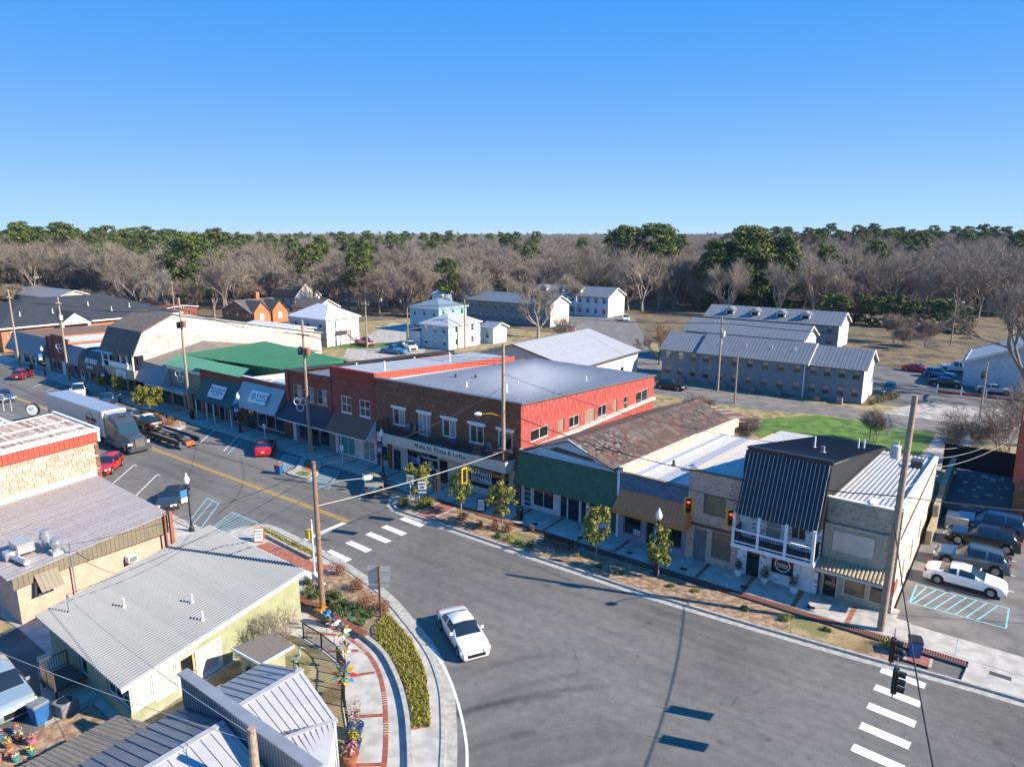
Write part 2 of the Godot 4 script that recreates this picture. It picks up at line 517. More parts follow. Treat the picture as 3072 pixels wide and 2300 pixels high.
func setup_materials() -> void:
	mat("road", [1, 1, 1], 0.9, {"tex": "road", "uv": true, "detail": "plain", "dscale": 5.3})
	mat("lot", [0.85, 0.83, 0.8], 0.92, {"tex": "lot", "scale": 14.0})
	mat("oldlot", [1.1, 1.06, 1.0], 0.92, {"tex": "lot", "scale": 11.0})
	mat("gravel", [1.0, 0.95, 0.88], 0.95, {"tex": "gravel", "scale": 9.0})
	mat("concrete", [1, 1, 1], 0.9, {"tex": "concrete", "scale": 7.0})
	mat("kerb", [0.9, 0.9, 0.88], 0.9, {"tex": "concrete", "scale": 3.0})
	mat("pavers", [1, 1, 1], 0.9, {"tex": "pavers", "scale": 4.0})
	for k in 4:
		var s: float = [0.8, 0.95, 1.1, 1.25][k]
		mat("paver%d" % k, [0.3 * s, 0.085 * s, 0.05 * s], 0.9, {"tex": "plain", "scale": 0.6})
	mat("grass", [1, 1, 1], 1.0, {"tex": "grass", "scale": 5.0})
	mat("lawn", [0.95, 1.1, 0.7], 1.0, {"tex": "grass", "scale": 23.0, "detail": "rough", "dscale": 3.0})
	mat("straw", [1, 1, 1], 1.0, {"tex": "straw", "scale": 22.0})
	mat("mulch", [1.7, 1.6, 1.5], 1.0, {"tex": "mulch", "scale": 6.0, "detail": "rough", "dscale": 1.0})
	mat("litter", [1, 1, 1], 1.0, {"tex": "litter", "scale": 40.0, "detail": "rough", "dscale": 9.0})
	mat("paint_white", [0.78, 0.78, 0.76], 0.7, {"tex": "rough", "scale": 2.0})
	mat("paint_yellow", [0.62, 0.34, 0.02], 0.7, {"tex": "rough", "scale": 2.0})
	mat("paint_blue", [0.24, 0.5, 0.6], 0.8, {"tex": "rough", "scale": 1.4})
	mat("white", [0.78, 0.78, 0.77], 0.5, {"tex": "soft"})
	mat("offwhite", [0.66, 0.65, 0.62], 0.6, {"tex": "soft"})
	mat("cream", [0.74, 0.68, 0.57], 0.7, {"tex": "plain", "scale": 6.0})
	mat("stucco", [0.5, 0.47, 0.42], 0.85, {"tex": "rough", "scale": 13.0})
	mat("beige", [0.6, 0.53, 0.43], 0.85, {"tex": "soft"})
	mat("black", [0.012, 0.012, 0.014], 0.5)
	mat("blackmetal", [0.016, 0.015, 0.017], 0.4, {"tex": "metal"})
	mat("darkgrey", [0.06, 0.063, 0.068], 0.6, {"tex": "soft"})
	mat("midgrey", [0.18, 0.19, 0.2], 0.6, {"tex": "soft"})
	mat("steel", [0.3, 0.315, 0.325], 0.4, {"metal": 0.3, "tex": "metal", "scale": 3.0})
	mat("steel_dark", [0.19, 0.2, 0.21], 0.42, {"metal": 0.3, "tex": "metal", "scale": 3.0})
	mat("steel_pale", [0.42, 0.42, 0.42], 0.5, {"metal": 0.1, "tex": "metal", "scale": 3.0})
	mat("galv", [0.55, 0.56, 0.57], 0.35, {"metal": 0.7, "tex": "metal", "scale": 1.0})
	mat("whiteroof", [0.6, 0.61, 0.62], 0.6, {"tex": "plain", "scale": 5.0})
	mat("greyroof", [0.4, 0.42, 0.43], 0.7, {"tex": "plain", "scale": 7.0})
	mat("rust", [0.9, 0.9, 0.9], 0.55, {"tex": "rust", "scale": [2.5, 2.5], "metal": 0.15})
	mat("rustrib", [0.24, 0.12, 0.065], 0.8, {"tex": "rough", "scale": 1.0})
	mat("rustdark", [0.75, 0.75, 0.75], 0.6, {"tex": "rustdark", "scale": 5.0})
	mat("redmetal", [0.3, 0.036, 0.022], 0.5, {"tex": "soft"})
	mat("redfascia", [0.4, 0.075, 0.045], 0.55, {"tex": "soft"})
	mat("redwall", [1, 1, 1], 0.9, {"tex": "redwall", "scale": [3.0, 15.0]})
	mat("greenmetal", [0.012, 0.2, 0.115], 0.4, {"tex": "metal", "scale": 5.0})
	mat("greenroof", [0.02, 0.14, 0.065], 0.7, {"tex": "plain", "scale": 9.0})
	mat("greenawning", [0.012, 0.095, 0.075], 0.45, {"tex": "metal"})
	mat("greyawning", [0.38, 0.44, 0.45], 0.45, {"tex": "metal", "metal": 0.2})
	mat("slateawning", [0.17, 0.21, 0.23], 0.6, {"tex": "plain", "scale": 3.0})
	mat("purpleawning", [0.06, 0.034, 0.054], 0.45, {"tex": "metal"})
	mat("brownshingle", [1.7, 1.15, 0.85], 0.95, {"tex": "shingle_brown", "scale": 3.0})
	mat("mansardbrown", [1.5, 1.35, 1.2], 0.95, {"tex": "shingles_grey", "scale": [4.4, 6.0]})
	mat("hiproof", [1, 1, 1], 0.95, {"tex": "shingles_dark", "scale": [4.4, 6.0]})
	mat("greyshingle", [1.15, 1.1, 1.05], 0.95, {"tex": "shingles_grey", "scale": [4.4, 6.0]})
	mat("greenshake", [1, 1, 1], 0.85, {"tex": "shakes_green", "scale": [4.0, 4.0]})
	mat("rustroof", [0.82, 0.78, 0.75], 0.95, {"tex": "rustroof", "scale": 14.0, "detail": "rough", "dscale": 2.5})
	mat("peel", [1, 1, 1], 0.95, {"tex": "peel", "scale": 2.2})
	mat("oldwall", [1, 1, 1], 0.95, {"tex": "oldwall", "scale": 5.0})
	mat("bluewall", [0.12, 0.17, 0.25], 0.9, {"tex": "rough", "scale": 5.0})
	mat("lilacwall", [0.32, 0.27, 0.36], 0.9, {"tex": "plain", "scale": 5.0})
	mat("brownmetal", [0.78, 0.22, 0.07], 0.6, {"tex": "metal"})
	mat("orangefascia", [0.6, 0.24, 0.05], 0.5, {"tex": "metal"})
	mat("peach", [0.58, 0.38, 0.29], 0.9, {"tex": "plain", "scale": 5.0})
	mat("tanmetal", [0.2, 0.17, 0.12], 0.6, {"tex": "soft"})
	mat("olive", [0.32, 0.335, 0.205], 0.9, {"tex": "plain", "scale": 6.0})
	mat("yellowdoor", [0.62, 0.4, 0.17], 0.6, {"tex": "soft"})
	mat("beigepanel", [0.5, 0.44, 0.32], 0.8, {"tex": "plain", "scale": 3.0})
	mat("wood", [1, 1, 1], 0.9, {"tex": "wood", "scale": [0.5, 2.5]})
	mat("darkwood", [0.1, 0.08, 0.065], 0.8, {"tex": "rough", "scale": 2.0})
	mat("redwood", [0.2, 0.07, 0.035], 0.7, {"tex": "rough", "scale": 1.5})
	mat("polewood", [1.5, 1.3, 1.05], 0.9, {"tex": "bark", "scale": [0.5, 5.0]})
	mat("polebrown", [1.1, 0.75, 0.56], 0.9, {"tex": "bark", "scale": [0.5, 5.0]})
	mat("poleconcrete", [0.55, 0.53, 0.48], 0.9, {"tex": "plain", "scale": 2.0})
	for k in ["brown", "red", "orange", "tan", "pink", "white", "greybeige"]:
		mat("brick_" + k, [1, 1, 1], 0.92, {"tex": "brick_" + k, "scale": [3.4, 3.15], "detail": "soft", "dscale": 5.0})
	for k in 5:
		var c: Array = [[0.5, 0.4, 0.3], [0.55, 0.46, 0.36], [0.43, 0.34, 0.26], [0.56, 0.5, 0.42], [0.48, 0.4, 0.31]][k]
		mat("stone%d" % k, c, 0.95, {"tex": "rough", "scale": 1.7})
	mat("mortar", [0.42, 0.36, 0.28], 0.95, {"tex": "rough"})
	mat("glass", [0.012, 0.015, 0.018], 0.04, {"spec": 0.7})
	mat("glass_blind", [0.3, 0.31, 0.29], 0.08, {"spec": 0.7, "tex": "soft"})
	mat("glass_brown", [0.26, 0.19, 0.11], 0.06, {"tex": "rough", "scale": 1.5})
	mat("glass_teal", [0.08, 0.3, 0.28], 0.15, {"tex": "soft"})
	mat("curtain", [0.45, 0.46, 0.45], 0.25, {"tex": "plain", "scale": 0.8})
	mat("greysiding", [0.2, 0.24, 0.255], 0.85, {"tex": "plain", "scale": 7.0})
	mat("palesiding", [0.7, 0.69, 0.66], 0.85, {"tex": "plain", "scale": 7.0})
	mat("bluesiding", [0.25, 0.47, 0.55], 0.85, {"tex": "plain", "scale": 5.0})
	mat("paleblue", [0.55, 0.63, 0.67], 0.85, {"tex": "plain", "scale": 5.0})
	mat("apartroof", [0.2, 0.215, 0.23], 0.5, {"metal": 0.25, "tex": "metal", "scale": 4.0})
	mat("blueroof", [0.16, 0.24, 0.29], 0.6, {"tex": "plain", "scale": 5.0})
	mat("rubber", [0.012, 0.012, 0.012], 0.9)
	mat("chrome", [0.62, 0.62, 0.63], 0.15, {"metal": 1.0})
	mat("rim", [0.42, 0.42, 0.43], 0.3, {"metal": 0.8})
	mat("carglass", [0.012, 0.018, 0.02], 0.03, {"spec": 0.8})
	mat("carglass_blue", [0.02, 0.05, 0.07], 0.03, {"spec": 0.8})
	mat("lampglass", [0.75, 0.75, 0.72], 0.2)
	mat("head", [0.6, 0.62, 0.65], 0.12, {"spec": 0.8})
	mat("tail", [0.35, 0.015, 0.015], 0.2)
	mat("trafficyellow", [0.62, 0.36, 0.01], 0.5)
	mat("redlens", [0.5, 0.02, 0.02], 0.3, {"glow": [1.0, 0.06, 0.04], "power": 1.2})
	mat("darklens", [0.05, 0.045, 0.03], 0.2)
	mat("binblue", [0.02, 0.12, 0.34], 0.5, {"tex": "soft"})
	mat("signwhite", [0.75, 0.75, 0.74], 0.5)
	mat("signback", [0.5, 0.54, 0.55], 0.4, {"metal": 0.4, "tex": "metal", "scale": 0.7})
	mat("banner", [0.03, 0.16, 0.45], 0.7)
	mat("bannerpurple", [0.14, 0.08, 0.25], 0.7)
	mat("letter_black", [0.02, 0.016, 0.012], 0.6)
	mat("letter_white", [0.8, 0.8, 0.8], 0.6)
	mat("letter_teal", [0.03, 0.14, 0.14], 0.6)
	mat("letter_blue", [0.3, 0.4, 0.75], 0.6)
	mat("letter_red", [0.5, 0.03, 0.03], 0.6)
	mat("trashblack", [0.01, 0.01, 0.011], 0.3)
	mat("wire", [0.02, 0.02, 0.02], 0.6)
	mat("wirepale", [0.4, 0.39, 0.36], 0.5)
	mat("bark", [1, 1, 1], 0.95, {"tex": "bark", "scale": 2.0})
	mat("barkpale", [1.5, 1.42, 1.3], 0.95, {"tex": "bark", "scale": 2.0})
	mat("barkdark", [0.6, 0.52, 0.46], 0.95, {"tex": "bark", "scale": 2.0})
	mat("orange", [0.6, 0.13, 0.015], 0.6)
	mat("terracotta", [0.3, 0.1, 0.05], 0.8)
	mat("potblue", [0.02, 0.06, 0.13], 0.25)

func setup_view() -> void:
	var cam := Camera3D.new()
	cam.name = "camera"
	cam.position = V(34.491, 24.0, 47.084)
	cam.rotation_degrees = V(-12.231, 37.0, 0)
	cam.fov = 58.12
	cam.near = 0.3
	cam.far = 6000.0
	add_child(cam)
	var e := Environment.new()
	e.background_mode = Environment.BG_SKY
	var sm := ProceduralSkyMaterial.new()
	sm.sky_top_color = lin(0.008, 0.15, 0.46)
	sm.sky_horizon_color = lin(0.25, 0.39, 0.5)
	sm.sky_curve = 0.092
	sm.ground_horizon_color = lin(0.4, 0.45, 0.5)
	sm.ground_bottom_color = lin(0.12, 0.1, 0.08)
	sm.sun_angle_max = 0.0
	sm.sky_energy_multiplier = 1.0
	var sky := Sky.new()
	sky.sky_material = sm
	e.sky = sky
	e.tonemap_mode = Environment.TONE_MAPPER_LINEAR
	e.tonemap_exposure = 2.05
	e.fog_enabled = true
	e.fog_density = 0.00007
	e.fog_light_color = Color(0.72, 0.82, 0.95)
	e.sdfgi_enabled = true
	e.ssao_enabled = true
	e.ssil_enabled = true
	var we := WorldEnvironment.new()
	we.name = "world_environment"
	we.environment = e
	add_child(we)
	var sun := DirectionalLight3D.new()
	sun.name = "sun"
	sun.light_color = Color(1.0, 0.945, 0.86)
	sun.light_energy = 1.6
	sun.light_angular_distance = 0.5
	sun.shadow_enabled = true
	add_child(sun)
	sun.look_at_from_position(V(1.544, 1.0, -0.549) * 50, Vector3.ZERO)

# ---- building helpers
# wall face: o is the bottom left corner seen from outside, u points right; holes are [x, y, w, h]; h1 is the height at the right end
func wall_face(mb: MB, o: Vector3, u: Vector3, width: float, h0: float, holes := [], h1 := -1.0, rev := 0.14) -> void:
	if h1 < 0:
		h1 = h0
	var nrm := u.cross(UP)
	var low := minf(h0, h1)
	var xs := [0.0, width]
	var ys := [0.0, low]
	for q in holes:
		xs.append_array([q[0], q[0] + q[2]])
		ys.append_array([q[1], q[1] + q[3]])
	xs.sort()
	ys.sort()
	for i in xs.size() - 1:
		if xs[i + 1] - xs[i] < 1e-4:
			continue
		for j in ys.size() - 1:
			if ys[j + 1] - ys[j] < 1e-4:
				continue
			var cx: float = (xs[i] + xs[i + 1]) / 2
			var cy: float = (ys[j] + ys[j + 1]) / 2
			var open := false
			for q in holes:
				if cx > q[0] and cx < q[0] + q[2] and cy > q[1] and cy < q[1] + q[3]:
					open = true
			if open:
				continue
			mb.quad(o + u * xs[i] + UP * ys[j], o + u * xs[i + 1] + UP * ys[j], o + u * xs[i + 1] + UP * ys[j + 1], o + u * xs[i] + UP * ys[j + 1])
	if absf(h0 - h1) > 1e-3:
		if h0 > h1:
			mb.tri(o + UP * low, o + u * width + UP * low, o + UP * h0)
		else:
			mb.tri(o + UP * low, o + u * width + UP * low, o + u * width + UP * h1)
	for q in holes:
		var a: Vector3 = o + u * q[0] + UP * q[1]
		var b: Vector3 = a + u * q[2]
		var c: Vector3 = b + UP * q[3]
		var d: Vector3 = a + UP * q[3]
		var k := nrm * rev
		mb.quad(a, a - k, b - k, b)
		mb.quad(b, b - k, c - k, c)
		mb.quad(c, c - k, d - k, d)
		mb.quad(d, d - k, a - k, a)

# a window or glazed front set into a hole; opt: nx, ny, fw, frame, glass (material or list), sill, lintel, trim, called
func window(parent: Node3D, o: Vector3, u: Vector3, q: Array, opt := {}) -> MeshInstance3D:
	var nx: int = opt.get("nx", 1)
	var ny: int = opt.get("ny", 2)
	var fw: float = opt.get("fw", 0.07)
	var w: float = q[2]
	var h: float = q[3]
	var key := "win%s_%.2f_%.2f_%d_%d_%.2f_%s_%s_%s" % [opt.get("called", ""), w, h, nx, ny, fw, opt.get("sill", false), opt.get("lintel", 0.0), opt.get("trim", 0.0)]
	if not shapes.has(key):
		var mb := MB.new()
		var d0 := -0.09
		var d1 := -0.02
		mb.box(V(0, 0, d0), V(w, fw, d1))
		mb.box(V(0, h - fw, d0), V(w, h, d1))
		mb.box(V(0, fw, d0), V(fw, h - fw, d1))
		mb.box(V(w - fw, fw, d0), V(w, h - fw, d1))
		for i in range(1, nx):
			mb.box(V(w * i / nx - fw * 0.35, fw, d0), V(w * i / nx + fw * 0.35, h - fw, d1 - 0.01))
		for j in range(1, ny):
			mb.box(V(fw, h * j / ny - fw * 0.35, d0), V(w - fw, h * j / ny + fw * 0.35, d1 - 0.015))
		var t: float = opt.get("trim", 0.0)
		if t > 0:
			mb.box(V(-t, -t, -0.01), V(w + t, 0, 0.035))
			mb.box(V(-t, h, -0.01), V(w + t, h + t, 0.035))
			mb.box(V(-t, 0, -0.01), V(0, h, 0.035))
			mb.box(V(w, 0, -0.01), V(w + t, h, 0.035))
		if opt.get("sill", false):
			mb.box(V(-0.06, -0.09, -0.02), V(w + 0.06, -0.0, 0.08))
		var l: float = opt.get("lintel", 0.0)
		if l > 0:
			mb.box(V(-l * 0.8, h + 0.002, -0.02), V(w + l * 0.8, h + l, 0.07))
			mb.box(V(w / 2 - 0.12, h + 0.002, 0.07), V(w / 2 + 0.12, h + l + 0.03, 0.1))
		shapes[key] = mb.mesh()
		var pm := MB.new()
		var pw := w / nx
		var ph := h / ny
		pm.box(V(0.01, 0.01, -0.075), V(pw - 0.01, ph - 0.01, -0.06))
		shapes[key + "p"] = pm.mesh()
	var f := part(opt.get("called", "window"), shapes[key], opt.get("frame", M.white), parent)
	var nrm := u.cross(UP)
	var off := Vector3.ZERO
	var p: Node = parent
	while p != self:
		off += (p as Node3D).position
		p = p.get_parent()
	f.transform = Transform3D(Basis(u, UP, nrm), o + u * q[0] + UP * q[1] - nrm * opt.get("recess", 0.04) - off)
	var gl = opt.get("glass", M.glass)
	for j in ny:
		for i in nx:
			var g: Material = gl[(i + j * nx) % gl.size()] if gl is Array else gl
			var pane := part("pane", shapes[key + "p"], g, f)
			pane.position = V(w * i / nx, h * j / ny, 0)
	return f

# plain slab door in a hole
func door(parent: Node3D, o: Vector3, u: Vector3, q: Array, m: Material, frame: Material = null, glass := 0.0) -> void:
	var mb := MB.new()
	var w: float = q[2]
	var h: float = q[3]
	mb.box(V(0, 0, -0.1), V(w, h, -0.04))
	if glass <= 0:
		mb.box(V(w * 0.15, h * 0.55, -0.042), V(w * 0.85, h * 0.9, -0.025))
		mb.box(V(w * 0.15, h * 0.1, -0.042), V(w * 0.85, h * 0.46, -0.025))
	var d := part("door", mb, m, parent)
	var nrm := u.cross(UP)
	d.transform = Transform3D(Basis(u, UP, nrm), o + u * q[0] + UP * q[1] - parent.position)
	var hm := MB.new()
	hm.cyl(V(w * 0.9, h * 0.45, -0.04), V(w * 0.9, h * 0.45, 0.03), 0.03, 8)
	part("handle", hm, M.chrome, d)
	if glass > 0:
		var gm := MB.new()
		gm.box(V(w * 0.14, h * (1 - glass), -0.045), V(w * 0.86, h * 0.94, -0.03))
		part("pane", gm, M.glass, d)
	if frame:
		var fm := MB.new()
		fm.box(V(-0.08, 0, -0.05), V(0, h, 0.03))
		fm.box(V(w, 0, -0.05), V(w + 0.08, h, 0.03))
		fm.box(V(-0.08, h, -0.05), V(w + 0.08, h + 0.1, 0.03))
		part("frame", fm, frame, d)

# sheet metal roof: panels run from edge a-b to edge d-c, each panel a piece with its raised seam(s)
func metal_roof(parent: Node3D, called: String, a: Vector3, b: Vector3, c: Vector3, d: Vector3, count: int, m, seams := 1, sh := 0.05, sw := 0.06, seam_m: Material = null, thick := 0.06, slack := 0.004) -> MeshInstance3D:
	var nrm := (b - a).cross(d - a).normalized()
	if nrm.y < 0:
		nrm = -nrm
	var deck := MB.new()
	deck.plate([a - nrm * 0.012, b - nrm * 0.012, c - nrm * 0.012, d - nrm * 0.012] if (b - a).cross(c - a).dot(nrm) > 0 else [d - nrm * 0.012, c - nrm * 0.012, b - nrm * 0.012, a - nrm * 0.012], nrm * thick)
	var m0: Material = m[0] if m is Array else m
	var roof := wpart(called, deck, m0, parent)
	var flip := (b - a).cross(c - a).dot(nrm) < 0
	var seamset := MB.new()
	for k in count:
		var p0 := a.lerp(b, float(k) / count)
		var p1 := a.lerp(b, float(k + 1) / count)
		var q0 := d.lerp(c, float(k) / count)
		var q1 := d.lerp(c, float(k + 1) / count)
		var mb := MB.new()
		var lift := nrm * rng.randf_range(0, slack)
		if flip:
			mb.quad(p1 + lift, p0 + lift, q0 + lift, q1 + lift)
		else:
			mb.quad(p0 + lift, p1 + lift, q1 + lift, q0 + lift)
		var across := (p1 - p0).normalized()
		for s in seams:
			var t := (s + 0.5) / seams
			var e0 := p0.lerp(p1, t)
			var e1 := q0.lerp(q1, t)
			var w := across * sw / 2
			var hh := nrm * sh
			var sb := mb if seam_m == null else seamset
			var A := e0 - w + lift; var B := e0 + w + lift; var C := e1 + w + lift; var D := e1 - w + lift
			var a2 := e0 - w * 0.5 + hh; var b2 := e0 + w * 0.5 + hh; var c2 := e1 + w * 0.5 + hh; var d2 := e1 - w * 0.5 + hh
			if flip:
				sb.quad(b2, a2, d2, c2); sb.quad(a2, A, D, d2); sb.quad(B, b2, c2, C); sb.quad(B, A, a2, b2); sb.quad(D, C, c2, d2)
			else:
				sb.quad(a2, b2, c2, d2); sb.quad(A, a2, d2, D); sb.quad(b2, B, C, c2); sb.quad(A, B, b2, a2); sb.quad(C, D, d2, c2)
			if seam_m:
				part("roof_rib", seamset, seam_m, roof)
				seamset = MB.new()
		part("roof_panel", mb, (m[rng.randi() % m.size()] if m is Array else m), roof)
	return roof

# sloping awning between a top line on the wall and a bottom line in front of it
func awning(parent: Node3D, x0: float, x1: float, yt: float, zt: float, yb: float, zb: float, m, count := 0, side: Material = null, fascia := 0.0, fm: Material = null, inset := 0.0) -> void:
	var a := V(x0 + inset, yt, zt); var b := V(x1 - inset, yt, zt); var c := V(x1, yb, zb); var d := V(x0, yb, zb)
	var m0: Material = m[0] if m is Array else m
	var an: MeshInstance3D
	if count > 0:
		an = metal_roof(parent, "awning", a, b, c, d, count, m, 1, 0.03, 0.04)
	else:
		var mb := MB.new()
		var nrm := (c - d).cross(a - d).normalized()
		mb.plate([d, c, b, a], nrm * 0.06)
		an = wpart("awning", mb, m0, parent)
	for e in [[x1, -0.03, b, c], [x0, 0.03, a, d]]:
		var sb := MB.new()
		sb.plate([V(e[0], yb, zt), e[2] - V(0, 0.02, 0), e[3] - V(0, 0.04, 0.02)], V(e[1], 0, 0))
		part("end_panel", sb, side if side else m0, an)
	if fascia > 0:
		var fb := MB.new()
		fb.box(V(x0, yb - fascia, zb - 0.05), V(x1, yb - 0.002, zb + 0.01))
		fb.box(V(x0, yb - fascia, zt), V(x0 + 0.05, yb - 0.003, zb - 0.05))
		fb.box(V(x1 - 0.05, yb - fascia, zt), V(x1, yb - 0.003, zb - 0.05))
		part("fascia", fb, fm if fm else m0, an)

func lettering(parent: Node3D, text: String, height: float, m: Material, xf: Transform3D, serif := false, bold := true, squeeze := 1.0) -> MeshInstance3D:
	var t := TextMesh.new()
	var f := SystemFont.new()
	f.font_names = PackedStringArray(["Droid Serif" if serif else "Droid Sans"])
	if bold:
		f.font_weight = 700
	t.font = f
	t.text = text
	t.font_size = 48
	t.pixel_size = height / 36.0
	t.depth = 0.02
	t.curve_step = 2.0
	var o := part("lettering", t, m, parent)
	o.transform = Transform3D(xf.basis * Basis.from_scale(V(squeeze, 1, 1)), xf.origin)
	return o

# closed body of a simple building from a footprint rectangle
func side_walls(mb: MB, x0: float, x1: float, z0: float, z1: float, y0: float, yf: float, yb: float, sides := "lrb") -> void:
	# z0 is the front (towards +Z), z1 the back; yf and yb are the heights at front and back
	if sides.contains("r"):
		wall_face(mb, V(x1, y0, z0), V(0, 0, -1), z0 - z1, yf - y0, [], yb - y0)
	if sides.contains("l"):
		wall_face(mb, V(x0, y0, z1), V(0, 0, 1), z0 - z1, yb - y0, [], yf - y0)
	if sides.contains("b"):
		wall_face(mb, V(x1, y0, z1), V(-1, 0, 0), x1 - x0, yb - y0)

func pipe(parent: Node3D, called: String, at: Vector3, h := 0.6, r := 0.06, m: Material = null) -> void:
	var mb := MB.new()
	mb.lathe(at, [[r * 1.9, -0.1], [r * 1.9, 0.04], [r, 0.1], [r, h], [r * 0.7, h], [r * 0.7, h - 0.1]], 10)
	wpart(called, mb, m if m else M.white, parent)

func railing(parent: Node3D, a: Vector3, b: Vector3, h: float, gap: float, m: Material, posts := 2.0, called := "railing", single := false) -> MeshInstance3D:
	var top := MB.new()
	top.bar(a + UP * h, b + UP * h, 0.05, 0.05)
	top.bar(a + UP * 0.1, b + UP * 0.1, 0.04, 0.04)
	var n := maxi(1, int(round(a.distance_to(b) / posts)))
	for k in n + 1:
		var p := a.lerp(b, float(k) / n)
		top.bar(p, p + UP * (h + 0.02), 0.06, 0.06)
	var r := wpart(called, top, m, parent)
	var count := int(a.distance_to(b) / gap)
	var d := (b - a).normalized()
	var key := "baluster%.2f" % h
	if not shapes.has(key):
		var bm := MB.new()
		bm.box(V(-0.012, 0.1, -0.012), V(0.012, h, 0.012))
		shapes[key] = bm.mesh()
	if not single:
		var all := MB.new()
		for k in count:
			var q := a + d * (k + 0.5) * gap
			all.bar(q + UP * 0.1, q + UP * h, 0.024, 0.024)
		part("balusters", all, m, r).set_meta("kind", "stuff")
		return r
	for k in count:
		var o := part("baluster", shapes[key], m, r)
		o.position = a + d * (k + 0.5) * gap
	return r

# ---- the row of shops, from the far end to the corner
const FX := Vector3(1, 0, 0)
const SZ := Vector3(0, 0, -1)

func front(parent: Node3D, m: Material, x0: float, x1: float, z: float, h: float, holes: Array, called := "front_wall", y0 := 0.0) -> void:
	var mb := MB.new()
	var hs := []
	for q in holes:
		hs.append([q[0] - x0, q[1] - y0, q[2] - q[0], q[3] - q[1]])
	wall_face(mb, V(x0, y0, z), FX, x1 - x0, h - y0, hs)
	wpart(called, mb, m, parent)

func fwin(parent: Node3D, z: float, q: Array, opt := {}) -> MeshInstance3D:
	return window(parent, V(0, 0, z), FX, [q[0], q[1], q[2] - q[0], q[3] - q[1]], opt)

func fdoor(parent: Node3D, z: float, q: Array, m: Material, frame: Material = null, glass := 0.0) -> void:
	door(parent, V(0, 0, z), FX, [q[0], q[1], q[2] - q[0], q[3] - q[1]], m, frame, glass)

func body(parent: Node3D, m: Material, x0: float, x1: float, z0: float, z1: float, yf: float, yb: float, sides := "lrb") -> void:
	var mb := MB.new()
	side_walls(mb, x0, x1, z0, z1, 0, yf, yb, sides)
	wpart("side_walls", mb, m, parent)

func flat_roof(parent: Node3D, m: Material, x0: float, x1: float, z0: float, z1: float, yf: float, yb: float, called := "roof") -> MeshInstance3D:
	var mb := MB.new()
	mb.plate([V(x0, yf, z0), V(x1, yf, z0), V(x1, yb, z1), V(x0, yb, z1)], V(0, 0.1, 0))
	return wpart(called, mb, m, parent)

func coping(parent: Node3D, m: Material, x0: float, x1: float, y: float, z: float, deep := 0.34, called := "coping") -> void:
	var mb := MB.new()
	mb.box(V(x0, y - 0.002, z - deep + 0.06), V(x1, y + 0.09, z + 0.06))
	wpart(called, mb, m, parent)

